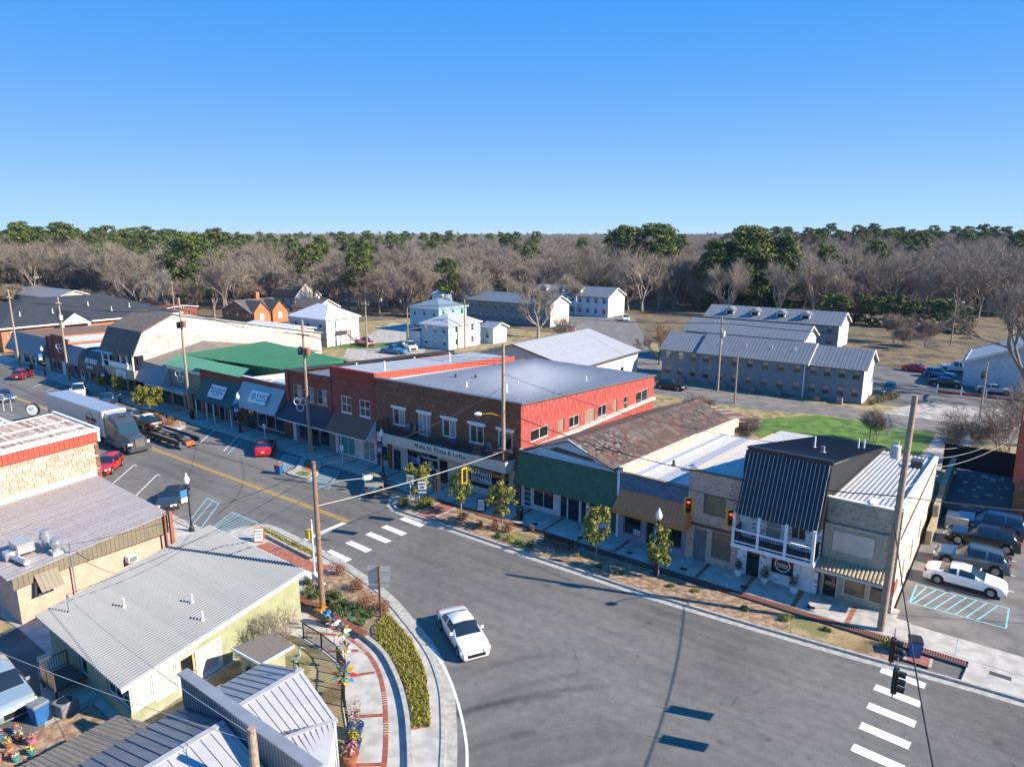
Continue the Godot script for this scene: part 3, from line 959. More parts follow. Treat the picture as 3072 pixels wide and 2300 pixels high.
func make_row() -> void:
	# --- orange brick building with the dark hipped roof
	var b := thing("brick_hall", "long orange brick building under a dark hipped shingle roof with a white gable", "building", V(-134.5, 0, -20))
	var mb := MB.new()
	var hs := []
	wall_face(mb, V(-134.6, 0, -2.2), SZ, 37.4, 5.0, [[1.5, 1.2, 1.6, 1.9], [20, 1.2, 1.6, 1.9], [26, 1.2, 1.6, 1.9]])
	wall_face(mb, V(-172, 0, -2.2), FX, 37.4, 5.0)
	wpart("brick_wall", mb, M.brick_orange, b)
	for q in [[1.5, 1.2, 1.6, 1.9], [20, 1.2, 1.6, 1.9], [26, 1.2, 1.6, 1.9]]:
		window(b, V(-134.6, 0, -2.2), SZ, q, {"nx": 2, "ny": 2})
	mb = MB.new()
	var e := [V(-173, 5.0, -1.4), V(-133.8, 5.0, -1.4), V(-133.8, 5.0, -40.4), V(-173, 5.0, -40.4)]
	var r0 := V(-153.4, 9.3, -13); var r1 := V(-153.4, 9.3, -30)
	mb.quad(e[1], e[2], r1, r0); mb.quad(e[3], e[0], r0, r1); mb.tri(e[0], e[1], r0); mb.tri(e[2], e[3], r1)
	wpart("hipped_roof", mb, M.hiproof, b)
	mb = MB.new()
	mb.box(V(-134.2, 4.72, -40.4), V(-133.75, 5.02, -1.4)); mb.box(V(-173, 4.72, -1.9), V(-134.2, 5.02, -1.35))
	wpart("eave_board", mb, M.white, b)
	mb = MB.new()
	mb.plate([V(-133.4, 4.6, -12.6), V(-133.4, 4.6, -19.4), V(-133.4, 7.1, -16)], V(0.2, 0, 0))
	mb.box(V(-134.4, 0, -19.0), V(-133.5, 4.6, -18.4)); mb.box(V(-134.4, 0, -13.6), V(-133.5, 4.6, -13.0))
	wpart("gable", mb, M.white, b)
	mb = MB.new()
	mb.plate([V(-133.1, 4.5, -12.2), V(-133.1, 7.3, -16), V(-143, 7.3, -16), V(-136, 4.9, -12.2)], V(0, 0.12, 0))
	mb.plate([V(-133.1, 7.3, -16), V(-133.1, 4.5, -19.8), V(-136, 4.9, -19.8), V(-143, 7.3, -16)], V(0, 0.12, 0))
	wpart("gable_roof", mb, M.hiproof, b)
	for p in [V(-141, 6.6, -8), V(-140, 6.8, -14), V(-144, 7.5, -23), V(-139, 6.4, -26), V(-141, 6.7, -31)]:
		pipe(b, "vent_pipe", p, 0.9, 0.11, M.offwhite)

	# --- grey mansard shop
	b = thing("mansard_shop", "low shop with a broad grey-blue mansard front and beige walls", "shop", V(-113, 0, 0))
	hs = [[-120.2, 0.3, -118.4, 2.3], [-116.5, 0.4, -113.5, 2.4], [-112.5, 0, -111.4, 2.3], [-110.5, 0.4, -106.4, 2.4]]
	front(b, M.beige, -121.6, -104.6, 0, 3.2, hs)
	fwin(b, 0, hs[0], {"nx": 2, "ny": 1}); fwin(b, 0, hs[1], {"nx": 2, "ny": 1, "frame": M.darkgrey}); fdoor(b, 0, hs[2], M.darkwood, M.white, 0.6); fwin(b, 0, hs[3], {"nx": 3, "ny": 1, "frame": M.darkgrey})
	body(b, M.beige, -121.6, -104.6, 0, -22, 5.7, 5.2)
	awning(b, -121.4, -104.2, 5.85, -0.3, 2.65, 1.5, M.slateawning, 0, M.slateawning, 0, null, 0.5)
	flat_roof(b, M.brownshingle, -121.3, -104.8, -0.3, -22, 5.75, 5.2)

	# --- dark red brick with stepped top
	b = thing("stepped_brick_shop", "dark red brick shop with a stepped parapet", "shop", V(-100, 0, 0))
	hs = [[-103.3, 0.5, -101.7, 2.5], [-101.4, 0.5, -99.9, 2.5], [-98.9, 0, -97.8, 2.3], [-96.9, 0.5, -95.7, 2.4]]
	front(b, M.brick_red, -104.55, -95.2, 0.02, 6.2, hs)
	fwin(b, 0.02, hs[0], {"nx": 1, "ny": 1}); fwin(b, 0.02, hs[1], {"nx": 1, "ny": 1}); fdoor(b, 0.02, hs[2], M.white, M.white); fwin(b, 0.02, hs[3], {"nx": 1, "ny": 1})
	mb = MB.new()
	mb.box(V(-104.55, 6.2, -0.3), V(-95.2, 6.45, 0.02)); mb.box(V(-102.5, 6.45, -0.3), V(-97.4, 6.9, 0.02))
	for x in [-104.4, -102.0, -98.6, -95.5]:
		mb.box(V(x - 0.15, 2.8, 0.02), V(x + 0.15, 6.3, 0.12))
	wpart("parapet", mb, M.brick_red, b)
	body(b, M.brick_orange, -104.55, -95.2, 0, -22, 6.1, 5.6)
	flat_roof(b, M.whiteroof, -104.3, -95.4, -0.3, -22, 5.9, 5.3)

	# --- brick shop with a grey awning
	b = thing("grey_awning_brick_shop", "red brick shop with a slate grey awning between the stepped front and black awning", "shop", V(-92, 0, 0))
	hs = [[-94.3, 0.5, -93.0, 2.4], [-91.6, 0, -90.4, 2.4], [-90.0, 0.4, -88.9, 2.4]]
	front(b, M.brick_red, -95.2, -88.7, 0, 5.7, hs)
	fwin(b, 0, hs[0], {"ny": 1}); fdoor(b, 0, hs[1], M.white, M.white, 0.7); fwin(b, 0, hs[2], {"ny": 1})
	body(b, M.brick_orange, -95.2, -88.7, 0, -24, 5.7, 5.2)
	awning(b, -95.1, -88.8, 5.55, 0.05, 2.75, 1.2, M.slateawning, 0)
	flat_roof(b, M.whiteroof, -95.0, -88.9, -0.2, -24, 5.6, 5.1)

	# --- black awning agency
	b = thing("black_awning_shop", "shop with a curved black canvas awning carrying white letters", "shop", V(-84, 0, 0))
	hs = [[-87.8, 0.4, -85.4, 2.5], [-84.6, 0, -83.4, 2.4], [-82.6, 0.4, -80.0, 2.5]]
	front(b, M.brick_tan, -88.7, -79.3, 0, 5.6, hs)
	fwin(b, 0, hs[0], {"nx": 2, "ny": 1, "frame": M.darkgrey}); fdoor(b, 0, hs[1], M.black, M.darkgrey, 0.8); fwin(b, 0, hs[2], {"nx": 2, "ny": 1, "frame": M.darkgrey})
	body(b, M.stucco, -88.7, -79.3, 0, -24, 5.6, 5.0)
	flat_roof(b, M.whiteroof, -88.5, -79.5, -0.2, -24, 5.4, 4.9)
	mb = MB.new()
	var g := []
	for k in 8:
		var a := k / 7.0 * PI / 2
		g.append([V(-88.4, 2.75 + 2.75 * pow(cos(a), 0.9), 0.05 + 1.5 * sin(a)), V(-79.4, 2.75 + 2.75 * pow(cos(a), 0.9), 0.05 + 1.5 * sin(a))])
	mb.grid(g)
	for s in [-88.4, -79.4]:
		for k in 7:
			mb.tri(V(s, 2.75, 0.05), g[k][0 if s < -85 else 1], g[k + 1][0 if s < -85 else 1])
	mb.box(V(-88.4, 2.55, 1.5), V(-79.4, 2.78, 1.56))
	var aw := wpart("awning", mb, M.black, b)
	var tilt := Basis(FX, UP.rotated(FX, -0.32), Vector3.BACK.rotated(FX, -0.32))
	var t := lettering(aw, "RE/MAX", 0.85, M.letter_white, Transform3D(tilt, V(-83.6, 4.25, 1.36)))
	t = lettering(aw, "SERVICE", 0.45, M.letter_white, Transform3D(tilt, V(-83.9, 3.3, 1.56)))

	# --- gambrel building
	b = thing("gambrel_building", "tall cream building with a brown shingled gambrel front and open balcony", "building", V(-74, 0, -1))
	hs = [[-77.8, 4.45, -75.9, 6.4], [-73.6, 4.45, -72.2, 6.4], [-71.6, 4.6, -70.2, 6.2]]
	front(b, M.brick_tan, -79.1, -69.1, -0.1, 7.4, hs + [[-78.3, 0.3, -75.4, 2.6], [-74.6, 0, -73.4, 2.4], [-72.6, 0.3, -69.9, 2.6]])
	for q in hs:
		fwin(b, -0.1, q, {"nx": 2, "ny": 1, "glass": [M.glass, M.glass_blind]})
	fwin(b, -0.1, [-78.3, 0.3, -75.4, 2.6], {"nx": 2, "ny": 1, "frame": M.darkgrey}); fdoor(b, -0.1, [-74.6, 0, -73.4, 2.4], M.darkwood, M.darkgrey, 0.7); fwin(b, -0.1, [-72.6, 0.3, -69.9, 2.6], {"nx": 2, "ny": 1, "frame": M.darkgrey})
	mb = MB.new()
	mb.plate([V(-79.6, 6.6, 1.6), V(-68.7, 6.6, 1.6), V(-68.7, 10.05, -0.1), V(-79.6, 10.05, -0.1)], V(0, 0.1, 0.1))
	mb.plate([V(-79.6, 10.05, -0.1), V(-68.7, 10.05, -0.1), V(-68.7, 12.3, -5), V(-79.6, 12.3, -5)], V(0, 0.14, 0.04))
	wpart("shingled_roof", mb, M.mansardbrown, b)
	mb = MB.new()
	mb.plate([V(-68.65, 12.3, -5), V(-68.65, 6.4, -32.2), V(-79.6, 6.4, -32.2), V(-79.6, 12.3, -5)], V(0, 0.12, 0))
	wpart("back_roof", mb, M.greyroof, b)
	mb = MB.new()
	mb.fan([V(-69, 6.6, 1.4), V(-69, 6.6, -0.1), V(-69, 9.55, -0.1), V(-69, 9.9, -0.1)])
	mb.fan([V(-69, 9.55, -0.1), V(-69, 6.2, -32), V(-69, 6.3, -32), V(-69, 12.15, -5.0), V(-69, 9.95, -0.1)])
	for k in 62:
		var z := -0.4 - k * 0.5
		var top := lerpf(9.95, 12.1, (-0.1 - z) / 4.9) if z > -5 else lerpf(12.1, 6.3, (-5 - z) / 27.0)
		var lo := lerpf(9.55, 6.2, (-0.1 - z) / 31.9)
		if top - lo > 0.1:
			mb.box(V(-69, lo, z - 0.02), V(-68.975, top, z + 0.02))
	wpart("gable_siding", mb, M.cream, b)
	mb = MB.new()
	wall_face(mb, V(-69.02, 0, -0.1), SZ, 31.9, 9.55, [], 6.2)
	wall_face(mb, V(-79.2, 0, -32), V(0, 0, 1), 31.9, 6.2, [], 9.55)
	wall_face(mb, V(-69.02, 0, -32), V(-1, 0, 0), 10.2, 6.3)
	wpart("stucco_wall", mb, M.stucco, b)
	mb = MB.new()
	mb.box(V(-79.1, 3.0, -0.1), V(-69.0, 3.1, 1.5)); mb.box(V(-79.1, 3.1, 1.4), V(-69.0, 4.4, 1.5)); mb.box(V(-69.1, 3.1, -0.1), V(-69.0, 4.4, 1.4))
	wpart("balcony_front", mb, M.brick_greybeige, b)
	mb = MB.new()
	for x in [-79.0, -76.9, -73.0, -71.0, -69.15]:
		mb.box(V(x - 0.1, 4.4, 1.3), V(x + 0.1, 6.6, 1.5))
	mb.box(V(-76.8, 4.4, 1.38), V(-71, 5.15, 1.46)); mb.box(V(-79, 5.1, 1.36), V(-69.1, 5.2, 1.5))
	wpart("balcony_posts", mb, M.white, b)
	railing(b, V(-71, 4.4, 1.42), V(-69.1, 4.4, 1.42), 0.8, 0.3, M.white)
	mb = MB.new()
	mb.box(V(-74.6, 2.9, 1.52), V(-71.4, 4.2, 1.58))
	wpart("sign_panel", mb, M.offwhite, b)

	# --- slate awning shop and brown roof
	b = thing("slate_awning_shop", "shop with a wide dark slate awning beneath a sloping brown roof", "shop", V(-65, 0, 0))
	hs = [[-68.5, 0.3, -66.4, 2.6], [-66.0, 0, -64.9, 2.4], [-64.4, 0.3, -62.0, 2.6]]
	front(b, M.darkwood, -68.95, -61.7, 0, 5.6, hs)
	fwin(b, 0, hs[0], {"nx": 2, "ny": 1, "frame": M.darkgrey}); fdoor(b, 0, hs[1], M.black, M.darkgrey, 0.8); fwin(b, 0, hs[2], {"nx": 2, "ny": 1, "frame": M.darkgrey})
	awning(b, -68.9, -61.3, 5.6, 0.05, 3.1, 1.55, M.slateawning, 0, M.greyawning, 0, null, 0.1)
	mb = MB.new()
	mb.plate([V(-68.95, 5.75, 0.1), V(-61.7, 5.6, 0.1), V(-61.7, 6.5, -9.5), V(-68.95, 7.6, -9.5)], V(0, 0.12, 0))
	mb.plate([V(-68.95, 7.6, -9.5), V(-61.7, 6.5, -9.5), V(-61.7, 4.5, -26), V(-68.95, 4.5, -26)], V(0, 0.12, 0))
	wpart("roof", mb, mat("brownroof", [0.2, 0.17, 0.15], 0.9, {"tex": "plain", "scale": 6.0}), b)
	body(b, M.stucco, -68.9, -61.75, 0, -26, 5.5, 4.4, "rb")

	# --- stone front with a flat canopy under the green roof
	b = thing("tan_stone_shop", "tan stone shop with a flat canopy under the long green metal roof", "shop", V(-57, 0, 0))
	hs = [[-61.0, 0.4, -58.4, 2.6], [-57.8, 0, -56.6, 2.4], [-56.0, 0.4, -53.8, 2.6]]
	front(b, M.brick_tan, -61.7, -53.3, 0.01, 6.0, hs)
	fwin(b, 0.01, hs[0], {"nx": 2, "ny": 1, "frame": M.darkgrey}); fdoor(b, 0.01, hs[1], M.black, M.white, 0.8); fwin(b, 0.01, hs[2], {"nx": 2, "ny": 1, "frame": M.darkgrey})
	mb = MB.new()
	mb.box(V(-65.4, 2.9, 0.1), V(-54.6, 3.1, 1.8))
	wpart("canopy", mb, M.greyawning, b)
	mb = MB.new()
	mb.box(V(-62.0, 5.55, 0.02), V(-53.2, 6.05, 0.12))
	wpart("fascia", mb, M.white, b)
	metal_roof(b, "eave_roof", V(-62.2, 6.1, 0.5), V(-53.0, 6.1, 0.5), V(-53.0, 7.2, -2.0), V(-62.2, 7.2, -2.0), 20, M.greenmetal, 1, 0.03)
	var gr := metal_roof(b, "roof", V(-62.2, 7.15, -2.0), V(-42.6, 6.4, -6.5), V(-42.6, 6.6, -15.5), V(-62.2, 7.35, -16), 34, M.greenroof, 1, 0.03)
	metal_roof(b, "back_roof", V(-62.2, 7.35, -16), V(-42.6, 6.6, -15.5), V(-42.6, 3.6, -21), V(-62.2, 3.8, -22), 34, M.greenroof, 1, 0.03)
	mb = MB.new()
	wall_face(mb, V(-53.0, 3.0, -6.3), FX, 10.4, 3.6, [], 3.3)
	for k in 36:
		mb.box(V(-53 + k * 0.285, 3.0, -6.3), V(-52.95 + k * 0.285, 6.25, -6.26))
	wall_face(mb, V(-42.6, 3.0, -6.3), SZ, 9.2, 3.3, [], 3.5)
	wpart("green_wall", mb, M.greenmetal, b)
	body(b, M.stucco, -61.7, -42.7, -6.4, -20, 6.2, 4.2, "b")

	# --- jewellery shop
	b = thing("green_awning_shop", "red brick shop with a dark green metal awning and a white sign", "shop", V(-48, 0, 0))
	hs = [[-52.4, 0.3, -49.8, 2.5], [-49.2, 0, -48.0, 2.4], [-47.4, 0.3, -44.2, 2.5]]
	front(b, M.brick_red, -53.3, -43.2, 0.02, 6.6, hs)
	fwin(b, 0.02, hs[0], {"nx": 2, "ny": 1}); fdoor(b, 0.02, hs[1], M.black, M.white, 0.8); fwin(b, 0.02, hs[2], {"nx": 3, "ny": 1})
	metal_roof(b, "cap_roof", V(-53.0, 6.65, 0.6), V(-43.0, 6.65, 0.6), V(-43.0, 7.5, -0.9), V(-53.0, 7.5, -0.9), 22, M.greenmetal, 1, 0.05)
	body(b, M.stucco, -53.3, -43.2, 0, -6, 6.6, 5.0, "rb")
	flat_roof(b, M.greyroof, -53.2, -43.3, -0.4, -6, 5.4, 5.0)
	awning(b, -52.2, -43.5, 5.5, 0.05, 2.75, 1.8, M.greenawning, 26)
	sign_board(b, -49.3, -45.8, 4.15, 3.45, 4.85, 0.95, [["ARAB JEWELRY", 0.34, 0.38], ["& PAWN", 0.34, -0.02], ["256-586-2507", 0.2, -0.42]], M.letter_teal, 2.75, 1.75, 0)
	mb = MB.new()
	for x in [-52.0, -49.5, -47.7, -43.8]:
		mb.box(V(x - 0.05, 0, 1.6), V(x + 0.05, 2.9, 1.7))
	wpart("awning_posts", mb, M.white, b)

	# --- grey awning shop
	b = thing("silver_awning_shop", "brick shop with a big silver grey metal awning bearing a round emblem sign", "shop", V(-38, 0, 0))
	hs = [[-42.7, 0, -41.2, 2.6], [-40.7, 0.65, -35.1, 2.45]]
	front(b, M.darkwood, -43.2, -34.1, 0, 3.4, hs)
	front(b, M.brick_red, -43.2, -34.1, 0.03, 6.65, [], "upper_wall", 3.4)
	fwin(b, 0, hs[1], {"nx": 3, "ny": 1}); fdoor(b, 0, hs[0], M.black, M.darkgrey, 0.8)
	body(b, M.stucco, -43.2, -34.1, 0, -26, 6.4, 5.0)
	flat_roof(b, M.greyroof, -43.1, -34.2, -0.3, -26, 5.6, 4.8)
	coping(b, M.offwhite, -43.2, -34.1, 6.65, 0.03)
	awning(b, -43.0, -34.3, 6.05, 0.05, 3.3, 1.8, M.greyawning, 27, M.steel_dark)
	sign_board(b, -40.0, -36.5, 4.75, 4.1, 5.4, 1.0, [["YANCY", 0.5, 0.2, 0.75], ["Carpets & Tile", 0.26, -0.3, 0.7]], M.letter_teal, 2.75, 1.75, 1)

	# --- two storey dark red brick with the purple awning
	b = thing("purple_awning_building", "two storey dark red brick building with a purple metal awning and plain sash windows", "building", V(-30, 0, 0))
	var up := [[-32.85, 5.3, -31.1, 7.05], [-30.7, 5.3, -29.0, 7.05], [-28.45, 5.3, -26.7, 7.05]]
	hs = [[-33.9, 0.05, -32.9, 2.5], [-32.3, 0.5, -30.2, 2.4], [-29.8, 0.05, -28.6, 2.4], [-28.4, 0.5, -26.8, 2.4]]
	front(b, M.brick_red, -34.05, -25.75, 0, 8.55, up, "upper_wall", 3.2)
	front(b, M.midgrey, -34.05, -25.75, -0.05, 3.2, hs)
	for q in up:
		fwin(b, 0, q, {"nx": 2, "ny": 2, "frame": M.beige, "glass": [M.glass, M.glass_blind], "sill": true})
	fdoor(b, -0.05, hs[0], M.white, M.white); fwin(b, -0.05, hs[1], {"nx": 2, "ny": 1, "frame": M.midgrey}); fdoor(b, -0.05, hs[2], M.black, M.midgrey, 0.85); fwin(b, -0.05, hs[3], {"nx": 1, "ny": 1, "frame": M.midgrey})
	body(b, M.brick_red, -34.05, -25.75, 0, -29, 8.5, 6.6)
	mb = MB.new()
	mb.box(V(-34.05, 0.3, -0.06), V(-33.5, 8.6, 0.16)); mb.box(V(-26.3, 3.3, -0.05), V(-25.76, 8.6, 0.12))
	for k in 7:
		mb.box(V(-33.3 + k * 1.06, 7.9, 0.0), V(-32.6 + k * 1.06, 8.0, 0.05))
	wpart("pilasters", mb, M.brick_red, b)
	metal_roof(b, "roof", V(-25.9, 8.15, -0.4), V(-25.9, 6.5, -29), V(-33.6, 6.4, -29), V(-33.6, 8.05, -0.4), 28, M.steel, 3, 0.025, 0.04)
	mb = MB.new()
	mb.bar(V(-33.85, 8.45, 0), V(-33.85, 6.9, -29), 0.45, 0.3)
	wpart("parapet_cap", mb, M.black, b)
	coping(b, M.darkgrey, -34.1, -25.75, 8.6, 0.1)
	awning(b, -34.0, -25.55, 4.9, 0.05, 3.12, 1.6, M.purpleawning, 30, M.purpleawning, 0.12, M.white)
	for p in [V(-31, 7.6, -8), V(-30, 7.2, -17)]:
		pipe(b, "vent_pipe", p, 0.9, 0.1)

	# --- two storey brick with the red metal crown
	b = thing("red_crown_building", "two storey brick building crowned with red metal and a brown shingle awning", "building", V(-22, 0, 0))
	up = [[-24.3, 5.05, -22.6, 6.87], [-21.35, 5.05, -19.65, 6.87]]
	hs = [[-25.3, 0.05, -24.95, 2.4], [-24.85, 0.2, -22.5, 2.35], [-22.3, 0.1, -21.3, 2.3], [-21.15, 0.2, -19.3, 2.4]]
	front(b, M.brick_red, -25.75, -18.78, 0.02, 8.75, up, "upper_wall", 3.2)
	front(b, M.offwhite, -25.75, -18.78, -0.05, 3.2, hs)
	for q in up:
		fwin(b, 0.02, q, {"nx": 2, "ny": 2, "fw": 0.1, "sill": true, "trim": 0.06})
	fwin(b, -0.05, hs[0], {"ny": 1}); fwin(b, -0.05, hs[1], {"nx": 2, "ny": 1, "glass": M.glass_teal}); fwin(b, -0.05, hs[2], {"nx": 1, "ny": 1, "glass": M.cream}); fwin(b, -0.05, hs[3], {"nx": 2, "ny": 1, "glass": M.glass_blind})
	mb = MB.new()
	mb.box(V(-25.8, 8.75, -0.2), V(-18.7, 9.95, 0.12))
	for k in 24:
		mb.box(V(-25.8 + k * 0.3, 8.75, 0.12), V(-25.74 + k * 0.3, 9.95, 0.15))
	wpart("crown_front", mb, M.redmetal, b)
	mb = MB.new()
	mb.plate([V(-18.7, 8.9, -0.2), V(-18.7, 7.4, -24), V(-18.7, 8.4, -24), V(-18.7, 9.95, -0.2)], V(0.16, 0, 0))
	for k in 78:
		var z := -0.4 - k * 0.3
		var yb2 := lerpf(8.9, 7.4, (-0.2 - z) / 23.8)
		mb.box(V(-18.7, yb2, z - 0.03), V(-18.67, yb2 + 1.0, z + 0.03))
	wpart("crown_side", mb, M.redfascia, b)
	body(b, M.brick_red, -25.74, -18.79, 0, -24, 8.8, 7.3, "lrb")
	metal_roof(b, "roof", V(-18.95, 9.8, -0.3), V(-18.95, 8.25, -24), V(-25.7, 8.2, -24), V(-25.7, 9.75, -0.3), 20, M.steel_pale, 1, 0.02, 0.04)
	awning(b, -25.5, -18.85, 4.85, 0.05, 3.1, 1.6, M.brownshingle, 0, M.white, 0.1, M.white)
	for p in [V(-20.5, 9.6, -3), V(-21, 9, -14)]:
		pipe(b, "vent_pipe", p, 1.0, 0.09)

	make_plaza()
	make_corner_shops()

# a board lying on the slope of an awning
func sign_board(b: Node3D, x0: float, x1: float, ym: float, y0: float, y1: float, zm: float, lines: Array, m: Material, rise: float, run: float, emblem: int) -> void:
	var up := V(0, rise, -run).normalized()
	var out := FX.cross(up)
	var o := V((x0 + x1) / 2, ym, zm) + out * 0.12
	var hw := (x1 - x0) / 2
	var hh := (y1 - y0) / 2 / up.y
	var mb := MB.new()
	mb.obox(o, FX * hw, up * hh, out * 0.03)
	var s := wpart("sign_board", mb, M.signwhite, b)
	for l in lines:
		var at: Vector3 = o + up * l[2] + out * 0.035
		if l.size() > 3:
			at += FX * l[3]
		lettering(s, l[0], l[1], m, Transform3D(Basis(FX, up, out), at), true)
	if emblem:
		mb = MB.new()
		mb.lathe(o - FX * (hw * 0.6), [[0.42, 0.03], [0.42, 0.06], [0.34, 0.06], [0.34, 0.03]], 24, out)
		part("emblem", mb, m, s)
		lettering(s, "Y", 0.6, m, Transform3D(Basis(FX, up, out), o - FX * hw * 0.6 + out * 0.035), true)
	else:
		mb = MB.new()
		for sx in [-1, 1]:
			mb.lathe(o + FX * (hw * 0.68 * sx) - up * 0.1, [[0.0, 0.03], [0.17, 0.03], [0.17, 0.05], [0.0, 0.05]], 12, out)
		part("emblem", mb, M.letter_red, s)

func make_plaza() -> void:
	var b := thing("brick_plaza_building", "long two storey brown brick building with balcony and bright red side wall", "building", V(-9.5, 0, 0))
	var up := [[-16.25, 4.95, -14.5, 6.72], [-12.65, 4.5, -11.0, 6.78], [-9.4, 4.95, -7.65, 6.72], [-6.0, 4.95, -4.25, 6.75], [-2.6, 4.95, -0.95, 6.75]]
	front(b, M.brick_brown, -18.78, 0, 0, 9.5, up, "brick_front", 3.2)
	for k in 5:
		var q: Array = up[k]
		if k == 1:
			fwin(b, 0, q, {"nx": 3, "ny": 1, "fw": 0.12, "glass": [M.glass_blind, M.glass_blind, M.glass_blind], "lintel": 0.27, "called": "balcony_door"})
		else:
			fwin(b, 0, q, {"nx": 2, "ny": 1, "fw": 0.12, "glass": [M.glass, M.glass_blind if k in [0, 2] else M.glass], "lintel": 0.27, "trim": 0.1, "sill": true})
	# corbelled brick courses under the top
	var mb := MB.new()
	mb.box(V(-18.7, 9.2, 0), V(0.02, 9.5, 0.06)); mb.box(V(-18.7, 8.72, 0), V(0.02, 8.8, 0.04))
	for k in 26:
		mb.box(V(-18.4 + k * 0.72, 8.5, 0), V(-18.28 + k * 0.72, 8.72, 0.05))
	wpart("brick_cornice", mb, M.brick_brown, b)
	# ground floor
	var hs := [[-18.3, 0.1, -17.2, 2.4], [-16.35, 0.05, -15.3, 2.3], [-14.3, 0.35, -10.15, 2.8], [-9.9, 0.05, -8.8, 2.45], [-6.1, 0.75, -1.35, 2.8]]
	front(b, M.beige, -18.78, -0.0, -0.03, 3.2, hs, "shop_front")
	fdoor(b, -0.03, hs[0], M.beigepanel, M.beige, 0.7); fdoor(b, -0.03, hs[1], M.black, M.beige, 0.8); fdoor(b, -0.03, hs[3], M.black, M.beige, 0.8)
	var w1 := fwin(b, -0.03, hs[2], {"nx": 2, "ny": 1, "frame": M.black, "called": "shop_window"})
	var w2 := fwin(b, -0.03, hs[4], {"nx": 2, "ny": 1, "frame": M.black, "called": "shop_window"})
	var flat := Basis()
	lettering(w1, "Cyan", 0.42, M.letter_blue, Transform3D(flat, V(0.75, 1.5, -0.03)), true)
	lettering(w1, "Massage", 0.26, M.letter_blue, Transform3D(flat, V(1.2, 1.08, -0.03)), true)
	var dm := MB.new()
	dm.lathe(V(1.45, 1.45, -0.05), [[0.0, -0.3], [0.2, -0.26], [0.27, -0.08], [0.16, 0.2], [0.03, 0.55], [0, 0.6]], 14)
	var dd := part("emblem", dm, mat("lavender", [0.4, 0.4, 0.8], 0.5), w1)
	dd.scale = V(1, 1, 0.12)
	dd.position.z = -0.03
	lettering(w1, "Nutritional IV", 0.26, M.letter_white, Transform3D(flat, V(3.1, 1.9, -0.03)))
	lettering(w1, "360", 0.26, M.letter_white, Transform3D(flat, V(3.1, 1.5, -0.03)))
	lettering(w1, "Med Spa", 0.18, M.letter_white, Transform3D(flat, V(3.1, 1.2, -0.03)))
	lettering(w1, "256-200-3600", 0.2, M.letter_white, Transform3D(flat, V(3.1, 0.9, -0.03)))
	lettering(w2, "APPAREL", 0.46, M.letter_white, Transform3D(flat, V(1.45, 1.3, -0.03)), false, true, 0.92)
	lettering(w2, "EXCHANGE", 0.46, M.letter_white, Transform3D(flat, V(1.45, 0.76, -0.03)), false, true, 0.8)
	mb = MB.new()
	for q in [[0.25, 0.42, 2.65, 0.47], [0.25, 1.66, 2.65, 1.71], [0.25, 0.47, 0.3, 1.66], [2.6, 0.47, 2.65, 1.66]]:
		mb.box(V(q[0], q[1], -0.04), V(q[2], q[3], -0.02))
	part("lettering_frame", mb, M.letter_white, w2)
	# piers
	for q in [[-18.76, -18.4, 0.12], [-17.1, -16.6, 0.1], [-0.6, 0.02, 0.12]]:
		mb = MB.new(); mb.box(V(q[0], 0.02, -0.02), V(q[1], 3.2, q[2])); wpart("brick_pier", mb, M.brick_brown, b)
	# balcony
	mb = MB.new()
	mb.cbox(V(-17.0, 3.45, 0.02), V(-0.5, 4.42, 1.6), 0.03)
	var bal := wpart("balcony", mb, M.beige, b)
	mb = MB.new()
	mb.box(V(-11.5, 3.76, 1.6), V(-5.2, 4.38, 1.66))
	var sb := part("sign_board", mb, M.cream, bal)
	lettering(sb, "Main St. Plaza & Lofts", 0.44, M.letter_black, Transform3D(flat, V(-8.35, 4.05, 1.67)), true, true, 1.0)
	mb = MB.new()
	mb.box(V(-16.9, 4.425, 0.05), V(-0.6, 4.46, 1.5))
	part("deck", mb, M.darkgrey, bal)
	railing(b, V(-16.9, 4.45, 1.5), V(-0.65, 4.45, 1.5), 1.05, 0.13, M.black, 1.9)
	railing(b, V(-16.9, 4.45, 0.1), V(-16.9, 4.45, 1.45), 1.05, 0.13, M.black, 1.4)
	railing(b, V(-0.65, 4.45, 0.1), V(-0.65, 4.45, 1.45), 1.05, 0.13, M.black, 1.4)
	# red side wall
	var wins := [[1.5, 5.62, 2.9, 1.1], [7.95, 5.43, 1.9, 1.15], [13.45, 5.3, 1.9, 1.25], [19.2, 5.02, 0.85, 1.5], [22.05, 4.95, 3.0, 1.5]]
	var boards := [[6.0, 5.5, 1.0, 1.25], [10.9, 5.1, 1.9, 1.6], [16.65, 5.2, 0.9, 1.45]]
	mb = MB.new()
	wall_face(mb, V(0, 0, 0), SZ, 26.6, 9.5, wins + boards, 7.75)
	wpart("red_side_wall", mb, M.redwall, b)
	for q in wins:
		window(b, V(0, 0, 0), SZ, q, {"nx": 1 if q[2] < 1 else 2, "ny": 2 if q[2] < 1 else 1, "trim": 0.12, "fw": 0.07})
	for q in boards:
		for k in int(q[2] / 0.3):
			var pm := MB.new()
			var pw: float = q[2] / int(q[2] / 0.3)
			pm.box(V(0, 0, 0), V(0.03, q[3], pw - 0.015))
			var o := wpart("plank", pm, M.wood, b)
			o.position += V(-0.1 + (k % 2) * 0.008, q[1], -(q[0] + (k + 1) * pw))
	mb = MB.new()
	wall_face(mb, V(0, 0, -26.6), V(-1, 0, 0), 18.7, 7.7)
	wall_face(mb, V(-18.77, 0, -26.6), V(0, 0, 1), 26.6, 7.7, [], 9.4)
	wpart("side_walls", mb, M.brick_brown, b)
